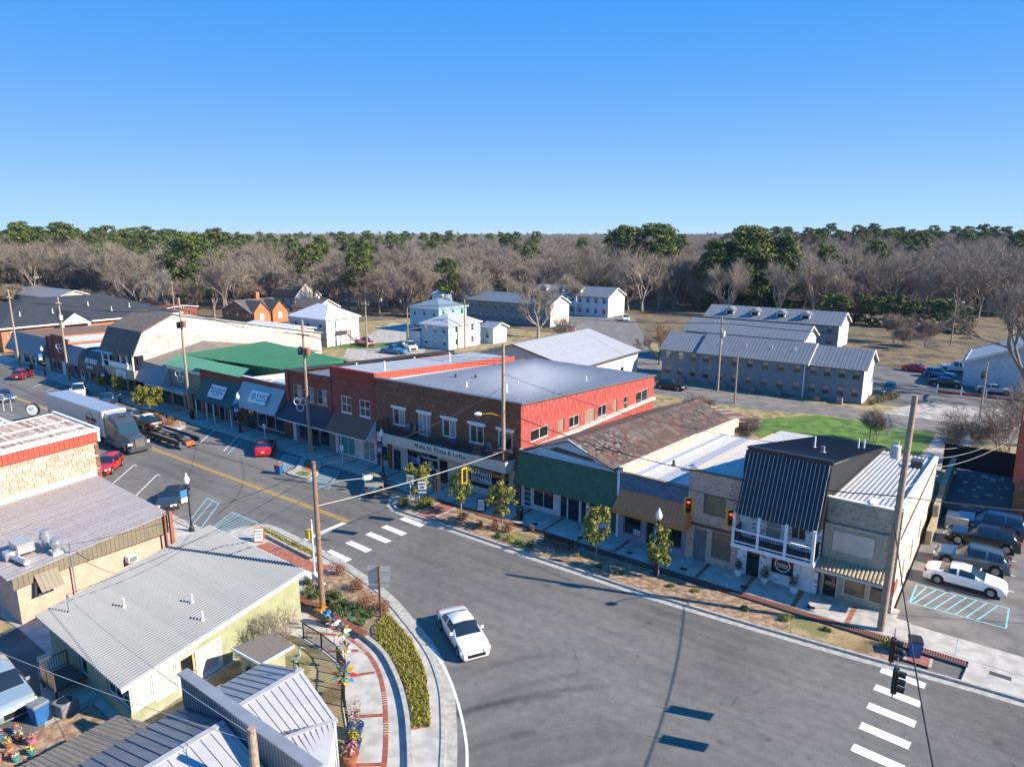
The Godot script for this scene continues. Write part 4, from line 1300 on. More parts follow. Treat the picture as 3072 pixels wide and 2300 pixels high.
	metal_roof(b, "roof", V(0.12, 9.5, -0.3), V(0.12, 7.74, -26.7), V(-17.3, 7.9, -26.7), V(-17.3, 9.3, -0.3), 27, M.steel_pale, 2, 0.06, 0.07)
	mb = MB.new()
	mb.plate([V(-18.65, 9.25, -0.3), V(-17.2, 9.26, -0.3), V(-17.2, 7.86, -26.6), V(-18.65, 7.5, -26.6)], V(0, 0.1, 0))
	wpart("valley_roof", mb, M.whiteroof, b)
	mb = MB.new()
	mb.box(V(-18.75, 9.5, -0.36), V(0.1, 9.6, 0.1)); mb.bar(V(0.12, 9.52, 0.1), V(0.12, 7.75, -26.7), 0.16, 0.14)
	wpart("gutter", mb, M.steel_dark, b)
	for p in [V(-9, 9.05, -3.2), V(-4.5, 9.35, -3.8), V(-7, 8.6, -9), V(-3, 8.3, -16)]:
		pipe(b, "vent_pipe", p, 0.7, 0.07)
	for p in [V(-13.8, 8.85, -7), V(-12.2, 8.75, -8.4)]:
		pipe(b, "roof_vent", p, 0.5, 0.14, M.darkgrey)
	# balcony furniture
	for q in [[-13.6, 0.7, 0.3], [-12.9, 0.6, -0.4], [-3.1, 0.8, 0.4], [-2.2, 0.8, -0.5]]:
		var c := thing("patio_chair", "dark metal patio chair on the brick building's balcony", "chair", V(q[0], 4.47, q[1]), q[2], "balcony chairs")
		mb = MB.new(); mb.box(V(-0.24, 0.4, -0.24), V(0.24, 0.44, 0.24)); part("seat", mb, M.midgrey, c)
		mb = MB.new(); mb.obox(V(0, 0.75, -0.28), V(0.24, 0, 0), V(0, 0.32, -0.06), V(0, 0.003, 0.02)); part("backrest", mb, M.midgrey, c)
		for sx in [-0.22, 0.22]:
			for sz in [-0.22, 0.22]:
				mb = MB.new(); mb.bar(V(sx, 0, sz), V(sx, 0.4, sz), 0.03, 0.03); part("leg", mb, M.black, c)
	var tb := thing("patio_table", "small round purple-clothed patio table on the balcony", "table", V(-7.2, 4.47, 0.8))
	mb = MB.new(); mb.lathe(Vector3.ZERO, [[0.36, 0.35], [0.4, 0.68], [0.4, 0.72], [0.0, 0.72]], 16); part("tabletop", mb, M.bannerpurple, tb)
	mb = MB.new(); mb.lathe(Vector3.ZERO, [[0.25, 0], [0.25, 0.03], [0.04, 0.06], [0.04, 0.5]], 12); part("pedestal", mb, M.black, tb)

func make_corner_shops() -> void:
	# --- green mansard shop with the patched old roof
	var b := thing("green_mansard_shop", "empty shop with a deep green shingled mansard and a patched rusty roof", "shop", V(5, 0, 0))
	var hs := [[0.25, 0.15, 1.1, 2.1], [1.3, 0.45, 3.5, 2.3], [4.1, 0.05, 4.9, 2.4], [5.0, 0.05, 6.1, 2.4], [6.2, 0.05, 6.8, 2.4], [7.0, 0.55, 9.1, 2.3]]
	front(b, M.offwhite, 0.03, 9.85, -0.02, 3.0, hs)
	fwin(b, -0.02, hs[0], {"nx": 1, "ny": 4, "frame": M.white, "glass": M.greenawning}); fwin(b, -0.02, hs[1], {"nx": 2, "ny": 1}); fwin(b, -0.02, hs[2], {"ny": 1}); fdoor(b, -0.02, hs[3], M.black, M.white, 0.85); fwin(b, -0.02, hs[4], {"ny": 1}); fwin(b, -0.02, hs[5], {"nx": 2, "ny": 1})
	var mb := MB.new()
	wall_face(mb, V(9.15, 0.0, 0.02), FX, 0.68, 3.0)
	wpart("green_pier", mb, M.greenshake, b)
	var an := MB.new()
	an.plate([V(0.0, 2.62, 1.25), V(10.1, 2.62, 1.25), V(9.85, 5.35, 0.1), V(0.05, 5.35, 0.1)], V(0, 0.02, 0.1))
	an.tri(V(0.0, 2.62, 1.25), V(0.05, 5.35, 0.1), V(0.0, 2.62, 0)); an.tri(V(10.1, 2.62, 1.25), V(10.1, 2.62, 0), V(9.85, 5.35, 0.1))
	an.quad(V(0, 2.62, 0), V(10.1, 2.62, 0), V(10.1, 2.6, 1.2), V(0, 2.6, 1.2))
	wpart("mansard", an, M.greenshake, b)
	# individual green shakes standing proud along the courses
	mb = MB.new()
	mb.box(V(-0.05, 5.34, -0.05), V(9.95, 5.46, 0.2))
	mb.bar(V(0.9, 5.42, 0.12), V(5.0, 7.15, 0.12), 0.08, 0.2); mb.bar(V(9.0, 5.42, 0.12), V(5.0, 7.15, 0.12), 0.08, 0.2)
	wpart("gable_trim", mb, M.paleblue, b)
	mb = MB.new()
	mb.plate([V(1.2, 5.44, 0.04), V(8.8, 5.44, 0.04), V(5, 7.0, 0.04)], V(0, 0, 0.05))
	wpart("gable", mb, M.paleblue, b)
	mb = MB.new()
	mb.plate([V(3.0, 6.0, 0.06), V(7.6, 5.75, 0.06), V(7.4, 6.0, 0.06), V(3.8, 6.35, 0.06)], V(0, 0, 0.01))
	wpart("gable_gap", mb, M.darkwood, b)
	mb = MB.new()
	mb.plate([V(5, 7.15, 0.25), V(9.75, 5.4, 0.25), V(9.75, 3.6, -27), V(5, 5.3, -28)].duplicate(), V(0, 0.08, 0))
	mb.plate([V(0.06, 5.42, 0.25), V(5, 7.15, 0.25), V(5, 5.3, -28), V(0.06, 3.7, -27)], V(0, 0.08, 0))
	var rf := wpart("shingle_roof", mb, M.rustroof, b)
	# loose and missing shingles on the street slope
	var r := RandomNumberGenerator.new()
	r.seed = 5
	var sh := MB.new()
	sh.box(V(-0.2, 0, -0.12), V(0.2, 0.015, 0.12))
	var shm := sh.mesh()
	mat("shingle_a", [0.055, 0.055, 0.06], 0.95); mat("shingle_b", [0.15, 0.065, 0.05], 0.95); mat("shingle_c", [0.17, 0.15, 0.135], 0.95)
	var ex := V(4.75, -1.75, 0).normalized()
	var ez := V(0, -1.85, -28.1).normalized()
	for k in 250:
		var far := k % 3 == 2
		var cu: float = r.randf_range(0.4, 4.4) if far else clampf(r.randfn(2.0, 1.0), 0.4, 4.6)
		var cz: float = r.randf_range(17.0, 27.0) if far else clampf(r.randfn(4.0, 1.8), 0.6, 9.5)
		cz = round(cz / 0.4) * 0.4 + r.randf_range(-0.05, 0.05)
		cu = round(cu / 0.26) * 0.26
		var o := part("shingle", shm, M.shingle_a if far or r.randf() < 0.62 else (M.shingle_b if r.randf() < 0.5 else M.shingle_c), rf)
		var up := ez.cross(ex).normalized()
		if up.y < 0:
			up = -up
		o.transform = Transform3D(Basis(-ez, up, (-ez).cross(up)), V(5, 7.18, 0.25) + ex * cu + ez * cz)
	mb = MB.new()
	mb.bar(V(9.95, 5.5, 0.1), V(9.95, 4.5, -16), 0.4, 0.7); mb.bar(V(9.9, 4.3, -16), V(9.9, 3.5, -27.2), 0.4, 0.9)
	wpart("peeling_parapet", mb, M.peel, b)
	mb = MB.new()
	side_walls(mb, 0.06, 9.75, -0.05, -27, 0, 5.3, 3.6, "rb")
	wpart("side_walls", mb, M.oldwall, b)
	metal_roof(b, "lean_to_roof", V(2.5, 4.3, -28.2), V(9.9, 3.5, -27.5), V(11, 2.6, -33), V(3.5, 3.4, -34), 12, [M.rustdark, M.rustroof, M.shingle_b], 1, 0.05)
	mb = MB.new()
	mb.box(V(0.02, 5.0, -26.2), V(0.5, 5.25, -0.4))
	wpart("flashing", mb, M.oldwall, b)

	# --- blue shop with brown awning
	b = thing("blue_shop", "small shop with a blue upper wall, lilac front and brown ribbed awning", "shop", V(13, 0, 0.6))
	hs = [[10.65, 0.65, 12.2, 2.4], [12.7, 0.05, 13.7, 2.4], [14.3, 0.6, 15.6, 2.4]]
	front(b, M.lilacwall, 10.2, 15.88, 0.65, 3.1, hs)
	front(b, M.bluewall, 10.2, 15.88, 0.66, 5.6, [], "upper_wall", 3.1)
	for q in [hs[0], hs[2]]:
		fwin(b, 0.65, q, {"nx": 1, "ny": 1, "trim": 0.09, "frame": M.midgrey, "fw": 0.09})
	fdoor(b, 0.65, hs[1], M.black, M.midgrey, 0.85)
	mb = MB.new()
	mb.box(V(11.5, 0.72, 0.585), V(12.1, 1.15, 0.6))
	var ps := wpart("window_poster", mb, M.signwhite, b)
	lettering(ps, "D & A", 0.16, M.letter_teal, Transform3D(Basis(), V(11.8, 1.0, 0.605)))
	lettering(ps, "PAWN & MORE", 0.09, M.letter_teal, Transform3D(Basis(), V(11.8, 0.83, 0.605)))
	awning(b, 10.25, 16.25, 4.3, 0.68, 3.0, 1.95, M.brownmetal, 19, M.brownmetal, 0.28, M.orangefascia, 0.15)
	coping(b, M.wood, 10.15, 15.9, 5.6, 0.66)
	body(b, M.oldwall, 10.2, 15.87, 0.6, -20, 5.2, 3.9)
	metal_roof(b, "roof", V(10.4, 5.35, 0.3), V(15.8, 5.45, 0.3), V(15.8, 4.1, -20), V(10.4, 4.0, -20), 11, [M.whiteroof, M.steel_pale, M.galv], 2, 0.05, 0.1)
	pipe(b, "roof_vent", V(12.2, 5.0, -5), 0.5, 0.12, M.darkgrey)
	mb = MB.new(); mb.lathe(V(14.2, 5.0, -4.5), [[0.3, 0], [0.3, 0.5], [0.42, 0.55], [0.0, 0.8]], 12); wpart("fan_cowl", mb, M.galv, b)
	mb = MB.new(); mb.box(V(10.0, 0.02, 0.5), V(10.2, 5.6, 0.7)); wpart("corner_board", mb, M.white, b)

	# --- tan shop
	b = thing("tan_brick_shop", "narrow tall tan painted brick shop with boarded door and curtained windows", "shop", V(17.8, 0, 0.6))
	hs = [[17.1, 3.95, 18.75, 5.45], [16.5, 0.05, 17.48, 2.65], [17.9, 0.7, 19.35, 2.75]]
	front(b, M.brick_pink, 15.9, 19.78, 0.65, 7.05, hs)
	fwin(b, 0.65, hs[0], {"nx": 1, "ny": 1, "trim": 0.09, "frame": M.midgrey, "fw": 0.06, "glass": M.glass_brown}); fwin(b, 0.65, hs[2], {"nx": 1, "ny": 1, "trim": 0.1, "frame": M.midgrey, "fw": 0.08, "glass": M.glass_brown})
	for k in 6:
		mb = MB.new()
		mb.box(V(16.5 + k * 0.1635, 0.05, 0.54), V(16.65 + k * 0.1635, 2.65, 0.57 + 0.006 * (k % 2)))
		wpart("door_board", mb, M.midgrey, b)
	mb = MB.new(); mb.bar(V(16.55, 0.2, 0.585), V(17.4, 2.5, 0.585), 0.1, 0.02); wpart("door_brace", mb, M.midgrey, b)
	mb = MB.new(); mb.box(V(15.9, 2.86, 0.65), V(19.78, 3.08, 0.69)); wpart("lintel_beam", mb, M.redwood, b)
	coping(b, M.wood, 15.88, 19.8, 7.05, 0.66)
	body(b, M.brick_pink, 15.9, 19.78, 0.6, -20, 6.9, 5.0)
	metal_roof(b, "roof", V(16.0, 6.75, 0.3), V(19.7, 6.75, 0.3), V(19.7, 4.8, -22), V(16.0, 4.8, -22), 13, M.steel_pale, 1, 0.04, 0.06)

	# --- black metal building with balcony
	b = thing("black_metal_building", "two storey white painted brick building with a steep black striped metal front and balcony", "building", V(22.5, 0, 0.6))
	hs = [[20.5, 0.05, 21.4, 2.3], [22.15, 0.8, 23.75, 2.3], [24.15, 0.05, 25.0, 2.25]]
	var up := [[21.6, 3.15, 22.7, 5.0], [23.3, 3.7, 24.3, 5.0]]
	front(b, M.brick_white, 19.8, 25.3, 0.65, 6.4, hs + up)
	fdoor(b, 0.65, hs[0], M.black, M.white, 0.9); fdoor(b, 0.65, hs[2], M.white, M.white)
	var w := fwin(b, 0.65, hs[1], {"nx": 1, "ny": 1, "trim": 0.1, "fw": 0.06, "called": "shop_window"})
	mb = MB.new(); mb.lathe(V(0.8, 0.75, -0.05), [[0.52, 0.0], [0.52, 0.012], [0.46, 0.012], [0.46, 0.0]], 28, Vector3.BACK); part("wreath", mb, M.letter_white, w)
	lettering(w, "Salon", 0.2, M.letter_white, Transform3D(Basis(), V(0.8, 0.78, -0.04)), true); lettering(w, "BOUTIQUE", 0.1, M.letter_white, Transform3D(Basis(), V(0.8, 0.58, -0.04)))
	fwin(b, 0.65, up[0], {"nx": 1, "ny": 2, "trim": 0.1, "glass": M.glass_blind, "called": "balcony_door"}); fwin(b, 0.65, up[1], {"nx": 2, "ny": 1, "trim": 0.1})
	mb = MB.new()
	mb.cbox(V(19.8, 2.72, 0.66), V(25.3, 2.98, 2.25), 0.02)
	wpart("balcony_floor", mb, M.white, b)
	mb = MB.new(); mb.box(V(19.9, 2.982, 0.7), V(25.2, 3.0, 2.15)); wpart("balcony_deck", mb, M.darkgrey, b)
	for x in [19.92, 21.6, 23.4, 25.15]:
		mb = MB.new(); mb.box(V(x - 0.09, 2.9, 2.06), V(x + 0.09, 5.25, 2.24)); wpart("balcony_post", mb, M.white, b)
	mb = MB.new(); mb.box(V(20.0, 3.95, 2.08), V(25.1, 4.06, 2.22)); mb.box(V(20.0, 3.12, 2.1), V(25.1, 3.2, 2.2)); wpart("balcony_rail", mb, M.white, b)
	railing(b, V(20.0, 3.0, 2.15), V(25.1, 3.0, 2.15), 0.95, 0.12, M.black, 1.7)
	railing(b, V(25.15, 3.0, 0.7), V(25.15, 3.0, 2.1), 0.98, 0.12, M.black, 1.4)
	railing(b, V(19.92, 3.0, 0.7), V(19.92, 3.0, 2.1), 0.98, 0.12, M.black, 1.4)
	metal_roof(b, "mansard", V(19.95, 5.15, 2.15), V(25.4, 5.15, 2.15), V(25.4, 9.25, 0.25), V(19.95, 9.25, 0.25), 20, M.blackmetal, 1, 0.03, 0.03, M.cream)
	mb = MB.new()
	mb.box(V(19.9, 9.2, -0.1), V(25.45, 9.5, 0.3)); mb.tri(V(25.4, 5.15, 2.1), V(25.4, 5.15, 0.3), V(25.4, 9.2, 0.3)); mb.tri(V(19.95, 5.15, 2.1), V(19.95, 9.2, 0.3), V(19.95, 5.15, 0.3))
	wpart("ridge_cap", mb, M.blackmetal, b)
	mb = MB.new()
	side_walls(mb, 19.82, 25.32, 0.64, -22, 0, 9.3, 4.9)
	wpart("side_walls", mb, M.brick_white, b)
	mb = MB.new()
	for k in 110:
		var z := 0.4 - k * 0.2
		mb.box(V(25.32, 0, z - 0.05), V(25.37, lerpf(9.3, 4.9, (0.64 - z) / 22.64) - 0.02, z + 0.05))
	wall_face(mb, V(25.34, 0, 0.6), SZ, 22.5, 9.25, [], 4.9)
	wpart("ribbed_side", mb, M.darkgrey, b)
	metal_roof(b, "roof", V(25.5, 9.42, 0.0), V(25.5, 4.9, -22.2), V(19.7, 4.9, -22.2), V(19.7, 9.42, 0.0), 26, M.blackmetal, 2, 0.03, 0.05)
	for p in [V(22.4, 7.8, -8), V(24.3, 6.3, -15), V(24.7, 6.2, -15.2)]:
		pipe(b, "vent_pipe", p, 0.9, 0.07)
	pipe(b, "roof_vent", V(23.6, 8.3, -5.3), 0.5, 0.14, M.galv)

	# --- beige corner building
	b = thing("beige_corner_shop", "beige brick corner building with ribbed panels above a corrugated canopy", "shop", V(27.4, 0, 0.3))
	hs = [[25.6, 0.05, 26.4, 2.3], [26.8, 0.5, 28.2, 2.1], [28.35, 0.5, 29.2, 2.1]]
	front(b, M.brick_greybeige, 25.3, 29.75, 0.3, 7.05, hs)
	fdoor(b, 0.3, hs[0], M.black, M.beige, 0.9); fwin(b, 0.3, hs[1], {"nx": 1, "ny": 1, "frame": M.cream, "glass": M.glass_brown}); fwin(b, 0.3, hs[2], {"nx": 1, "ny": 1, "frame": M.cream})
	mb = MB.new()
	mb.box(V(25.35, 2.75, 0.3), V(29.05, 5.2, 0.42)); mb.box(V(25.3, 5.2, 0.3), V(29.1, 5.34, 0.5))
	wpart("panel_field", mb, M.beigepanel, b)
	for k in 24:
		mb = MB.new(); mb.box(V(25.38 + k * 0.153, 2.75, 0.42), V(25.43 + k * 0.153, 5.2, 0.46)); wpart("panel_rib", mb, M.beigepanel, b)
	mb = MB.new(); mb.box(V(25.95, 3.55, 0.46), V(28.4, 4.95, 0.49)); wpart("blank_sign", mb, M.beige, b)
	metal_roof(b, "canopy", V(25.1, 2.6, 1.8), V(29.3, 2.6, 1.8), V(29.3, 2.9, 0.45), V(25.1, 2.9, 0.45), 18, mat("canopytan", [0.42, 0.34, 0.22], 0.6, {"tex": "plain"}), 1, 0.08, 0.16)
	mb = MB.new(); mb.box(V(25.08, 2.38, 1.74), V(29.32, 2.56, 1.82)); wpart("canopy_beam", mb, M.beige, b)
	coping(b, M.cream, 25.28, 29.78, 7.05, 0.32)
	mb = MB.new()
	side_walls(mb, 25.42, 29.75, 0.28, -20, 0, 7.0, 5.0, "rb")
	mb.box(V(29.4, 5.0, -20), V(29.75, 5.3, -0.0))
	wpart("side_walls", mb, mat("palewall", [1.2, 1.15, 1.05], 0.9, {"tex": "oldwall", "scale": 7.0}), b)
	mb = MB.new()
	mb.bar(V(29.6, 7.1, 0.2), V(29.6, 5.2, -20), 0.34, 0.3)
	wpart("parapet", mb, M.whiteroof, b)
	metal_roof(b, "roof", V(25.5, 7.0, 0.2), V(29.4, 7.0, 0.2), V(29.4, 5.1, -19.8), V(25.5, 5.1, -19.8), 13, M.steel_pale, 1, 0.07, 0.09)
	mb = MB.new(); mb.box(V(28.3, 5.6, -15.5), V(29.1, 6.2, -14.5)); wpart("roof_hatch", mb, M.darkgrey, b)
	for k in 3:
		mb = MB.new(); mb.box(V(29.76, 0.6 + k * 0.3, -3.5 - k * 4.0), V(29.8, 2.6, -3.0 - k * 4.0)); wpart("wall_pipe", mb, M.galv, b)
	mb = MB.new(); mb.box(V(29.78, 1.7, -0.5), V(29.84, 2.3, 1.1)); wpart("red_sign", mb, M.redfascia, b)

	# --- low walls, ruin floor and the red building beside the parking lot
	b = thing("ruin_wall", "pale broken masonry wall around the dark patched slab", "wall", V(30.3, 0, -24))
	for q in [[-13, -16.5, 1.2], [-16.5, -20, 2.2], [-20, -26, 2.8], [-26, -30.5, 2.6]]:
		mb = MB.new(); mb.box(V(30.1, 0, q[1]), V(30.5, q[2], q[0])); wpart("wall_section", mb, mat("ruinwall", [0.62, 0.55, 0.42], 0.95, {"tex": "oldwall", "scale": 3.0}) if not M.has("ruinwall") else M.ruinwall, b)
	mb = MB.new(); mb.box(V(31.0, 0, -19.2), V(32.6, 1.1, -17.6)); wpart("concrete_block", mb, M.concrete, b)
	mb = MB.new(); mb.box(V(30.5, 0.0, -33), V(35.4, 0.9, -20.5))
	b = thing("patched_slab_roof", "low dark grey flat roof with pale torn patches between two walls", "roof", V(33, 0, -27))
	wpart("deck", mb, mat("slabgrey", [0.095, 0.085, 0.09], 0.95, {"tex": "rough", "scale": 3.0}), b)
	for k in 26:
		var o := MB.new()
		var x := r.randf_range(31, 35); var z := r.randf_range(-32, -21); var s := r.randf_range(0.12, 0.4)
		var ring := []
		for j in 7:
			ring.append(Vector2(x + cos(j * TAU / 7) * s * r.randf_range(0.6, 1.2), z - sin(j * TAU / 7) * s * r.randf_range(0.5, 1.0)))
		o.slab(ring, 0.9, 0.906)
		wpart("patch", o, M.gravel, b)
	b = thing("red_metal_building", "tall red ribbed metal building at the edge of the parking lot", "building", V(37, 0, -24))
	mb = MB.new(); mb.box(V(35.3, 0, -34), V(44, 4.0, -22)); wpart("wall", mb, M.brick_brown, b)
	for k in 30:
		mb = MB.new(); mb.box(V(35.12, 3.6, -22.0 - (k + 1) * 0.4), V(35.3, 9.0, -22.02 - k * 0.4)); mb.box(V(35.06, 3.6, -22.08 - k * 0.4), V(35.12, 9.0, -22.0 - k * 0.4)); wpart("metal_panel", mb, M.redfascia, b)
	mb = MB.new(); mb.box(V(35.3, 4.0, -34), V(44, 9.0, -22)); wpart("upper_wall", mb, M.redfascia, b)
	b = thing("dark_screen_fence", "tall black mesh fence behind the patched flat roof", "fence", V(32, 0, -34))
	for k in 8:
		mb = MB.new(); mb.box(V(29.2 + k * 0.85, 0.2, -34.06), V(30.03 + k * 0.85, 3.0, -34)); wpart("fence_panel", mb, M.black, b)
		mb = MB.new(); mb.box(V(29.16 + k * 0.85, 0, -34.12), V(29.22 + k * 0.85, 3.1, -33.98)); wpart("post", mb, M.blackmetal, b)

# ---- the near block: stone shop, rusty roofed shop, olive house, grey roofed shop
func ywall(mb: MB, a: Vector2, b: Vector2, y0: float, ya: float, yb: float, holes := []) -> void:
	# wall from ground point a to b (seen from outside a is on the left)
	var u := V(b.x - a.x, 0, b.y - a.y)
	wall_face(mb, V(a.x, y0, a.y), u.normalized(), u.length(), ya - y0, holes, yb - y0)

func make_near_block() -> void:
	var r := RandomNumberGenerator.new()
	r.seed = 9
	# --- stone block shop
	var b := thing("stone_block_shop", "tall stone block shop with a red metal fascia and rust streaked roof", "shop", V(-31, 0, 30))
	var mb := MB.new()
	ywall(mb, Vector2(-27.06, 44), Vector2(-27.06, 23.6), 0, 6.1, 6.95)
	ywall(mb, Vector2(-27.06, 23.6), Vector2(-36, 23.6), 0, 7.6, 7.6)
	var w := wpart("mortar_wall", mb, M.mortar, b)
	var bm := []
	for k in 3:
		var sm := MB.new()
		sm.obox(V(0, 0.115, 0), V(0.03, 0, 0), V(0, 0.108, 0), V(0, 0, [0.2, 0.26, 0.31][k]))
		bm.append(sm.mesh())
	var count := 0
	for j in 12:
		var y := 3.75 + j * 0.235
		var z := 23.75 + (0.2 if j % 2 else 0.0)
		while z < 36.6 and count < 300:
			var k := r.randi() % 3
			var l: float = [0.43, 0.55, 0.65][k]
			if y + 0.23 < lerpf(6.95, 6.1, (z - 23.6) / 20.4) and y > lerpf(4.2, 3.5, (z - 24.3) / 10.4) - 0.5:
				var o := wpart("stone_block", bm[k], M["stone%d" % (r.randi() % 5)], w)
				o.position += V(-27.04 + r.randf_range(-0.006, 0.012), y, z + l / 2)
				count += 1
			z += l
	mb = MB.new()
	for k in 3:
		mb.box(V(-27.08, 3.6 + k * 1.1, 23.56), V(-26.98, 4.5 + k * 1.1, 23.85))
	wpart("corner_brick", mb, M.brick_brown, b)
	for k in 56:
		mb = MB.new()
		var z0 := 23.55 + k * 0.36
		var yt := lerpf(7.86, 6.95, (z0 - 23.6) / 20.4)
		mb.plate([V(-26.9, yt - 0.92, z0 + 0.35), V(-26.9, yt - 0.92, z0), V(-26.9, yt, z0), V(-26.9, yt - 0.016, z0 + 0.35)], V(0.1, 0, 0))
		mb.box(V(-26.9, yt - 0.92, z0), V(-26.87, yt, z0 + 0.03))
		wpart("fascia_panel", mb, M.redfascia, b)
	mb = MB.new()
	mb.bar(V(-26.9, 7.97, 23.4), V(-26.9, 7.05, 44), 0.24, 0.26); mb.bar(V(-26.9, 7.98, 23.45), V(-36.2, 7.98, 23.45), 0.24, 0.22); mb.box(V(-27.0, 6.95, 23.42), V(-26.82, 7.9, 23.6))
	wpart("roof_edge", mb, M.white, b)
	metal_roof(b, "roof", V(-36, 7.95, 23.55), V(-27.0, 7.95, 23.55), V(-27.0, 7.03, 44), V(-36, 7.03, 44), 18, [M.rustdark, M.steel, M.rustdark], 2, 0.03, 0.06)
	# --- white roofed shop beyond
	b = thing("white_roofed_shop", "low shop with a white flat roof beyond the stone shop", "shop", V(-43, 0, 30))
	mb = MB.new()
	mb.box(V(-60, 0, 23.8), V(-36.3, 4.6, 44))
	wpart("walls", mb, M.brick_tan, b)
	mb = MB.new()
	mb.box(V(-60, 4.6, 23.6), V(-36.2, 5.3, 24.0)); mb.box(V(-60.0, 4.6, 24.0), V(-59.6, 5.3, 44)); mb.box(V(-48.2, 4.62, 24.0), V(-47.9, 5.3, 44)); mb.box(V(-59.6, 4.6, 24), V(-36.3, 4.7, 44))
	wpart("white_roof", mb, M.whiteroof, b)

	# --- rusty roofed peach shop
	b = thing("peach_block_shop", "peach painted block shop with a rust striped metal roof and kitchen vents", "shop", V(-20, 0, 30))
	mb = MB.new()
	ywall(mb, Vector2(-13.45, 34.4), Vector2(-14.3, 24.7), 0, 3.4, 4.0, [[1.05, 1.55, 1.1, 0.7]])
	ywall(mb, Vector2(-26.4, 34.4), Vector2(-13.45, 34.4), 0, 3.4, 3.4)
	ywall(mb, Vector2(-14.3, 24.7), Vector2(-26.4, 24.4), 0, 4.0, 4.0)
	w = wpart("peach_wall", mb, M.peach, b)
	var u := V(-0.85, 0, -9.7).normalized()
	window(b, V(-13.45, 0, 34.4), u, [1.05, 1.55, 1.1, 0.7], {"nx": 2, "ny": 1})
	var nrm := u.cross(UP)
	# painted blocks near the back corner where the paint shows the joints
	var pb := MB.new()
	pb.box(V(0.008, 0.008, 0), V(0.39, 0.19, 0.012))
	var pbm := pb.mesh()
	for j in 12:
		for i in 8:
			var x := 0.02 + i * 0.4 + (0.2 if j % 2 else 0.0)
			var y := 0.05 + j * 0.2
			if (x > 0.6 and x < 2.3 and y > 1.25) or x > 3.0:
				continue
			var o := part("block", pbm, M.peach, w)
			o.transform = Transform3D(Basis(u, UP, nrm), V(-13.45, 0, 34.4) + u * x + UP * y)
	metal_roof(b, "roof", V(-26.4, 4.25, 24.2), V(-13.85, 4.15, 24.5), V(-13.15, 3.45, 34.9), V(-26.6, 3.5, 34.9), 27, [M.rust, M.steel_pale, M.rust], 1, 0.035, 0.04, M.rustrib)
	mb = MB.new()
	mb.plate([V(-26.9, 4.5, 24.2), V(-26.2, 4.32, 24.2), V(-26.4, 3.6, 34.9), V(-27.0, 3.9, 34.9)], V(0, 0.1, 0))
	wpart("white_flashing", mb, M.whiteroof, b)
	for k in 34:
		mb = MB.new()
		var t := k / 34.0
		var p := V(-13.28, 3.4, 34.6).lerp(V(-13.95, 4.1, 24.6), t)
		var q := V(-13.28, 3.4, 34.6).lerp(V(-13.95, 4.1, 24.6), t + 1 / 34.0)
		var hgt := 0.85 if t < 0.3 else 0.85 + (t - 0.3) * 0.9
		mb.plate([p - UP * hgt, q - UP * hgt + (p - q) * 0.06, q + (p - q) * 0.06, p], nrm * 0.03)
		wpart("fascia_panel", mb, M.tanmetal, b)
	mb = MB.new()
	for k in 5:
		var x := 0.95 + k * 0.27
		var p0: Vector3 = V(-13.45, 0, 34.4) + u * x + nrm * 0.25
		mb.plate([p0 + UP * 2.15 + nrm * 0.75, p0 + UP * 2.15 + nrm * 0.75 + u * 0.255, p0 + UP * 3.1 + u * 0.255, p0 + UP * 3.1], (nrm + UP).normalized() * 0.03)
	wpart("window_hood", mb, M.tanmetal, b)
	mb = MB.new()
	mb.obox(V(-13.45, 1.75, 34.4) + u * 6.95 + nrm * 0.25, u * 0.32, UP * 0.24, nrm * 0.25)
	var ac := wpart("air_conditioner", mb, M.white, b)
	mb = MB.new()
	mb.obox(V(-13.45, 1.75, 34.4) + u * 6.95 + nrm * 0.505, u * 0.26, UP * 0.18, nrm * 0.008)
	part("grille", mb, M.midgrey, ac)
	mb = MB.new()
	mb.cyl(V(-13.2, 0.7, 34.4) + u * 3.2, V(-13.2, 4.4, 34.4) + u * 3.2, 0.05, 8)
	wpart("service_mast", mb, M.galv, b)
	mb = MB.new()
	mb.cyl(V(-13.75, 0.0, 24.9), V(-13.75, 4.2, 24.9), 0.07, 8); mb.box(V(-13.85, 0.02, 24.4), V(-13.6, 4.3, 24.62))
	wpart("downspout", mb, M.terracotta, b)
	# rooftop kitchen vents
	b = thing("rooftop_fan_unit", "boxy galvanised fan housing with rusty lid on the peach shop's roof", "vent", V(-16.2, 3.6, 33.0))
	mb = MB.new(); mb.cbox(V(-0.75, 0.25, -0.5), V(0.75, 0.85, 0.5), 0.04); part("housing", mb, M.galv, b)
	mb = MB.new(); mb.box(V(-0.78, 0.852, -0.53), V(0.78, 0.9, 0.53)); part("lid", mb, M.rust, b)
	mb = MB.new(); mb.cyl(V(0.1, 0.16, 0.75), V(2.2, 0.2, 0.5), 0.2, 12); part("duct", mb, M.galv, b)
	mb = MB.new(); mb.box(V(-0.1, 0, 0.45), V(0.5, 0.5, 1.1)); part("curb", mb, M.galv, b)
	for k in 2:
		b = thing("exhaust_cowl", "round galvanised exhaust cowl, %s, on the peach shop's roof" % ["the taller", "the shorter"][k], "vent", [V(-15.6, 3.6, 31.8), V(-14.3, 3.6, 31.7)][k], 0, "exhaust cowls on the rusty roof")
		var s: float = [1.0, 0.8][k]
		mb = MB.new(); mb.box(V(-0.34, 0, -0.34), V(0.34, 0.4 * s, 0.34)); part("curb", mb, M.galv, b)
		mb = MB.new(); mb.lathe(Vector3.ZERO, [[0.26, 0.4 * s], [0.26, 0.75 * s], [0.38, 0.8 * s], [0.38, 1.05 * s], [0.3, 1.08 * s], [0.3, 1.35 * s], [0.0, 1.35 * s]], 16); part("cowl", mb, M.galv, b)

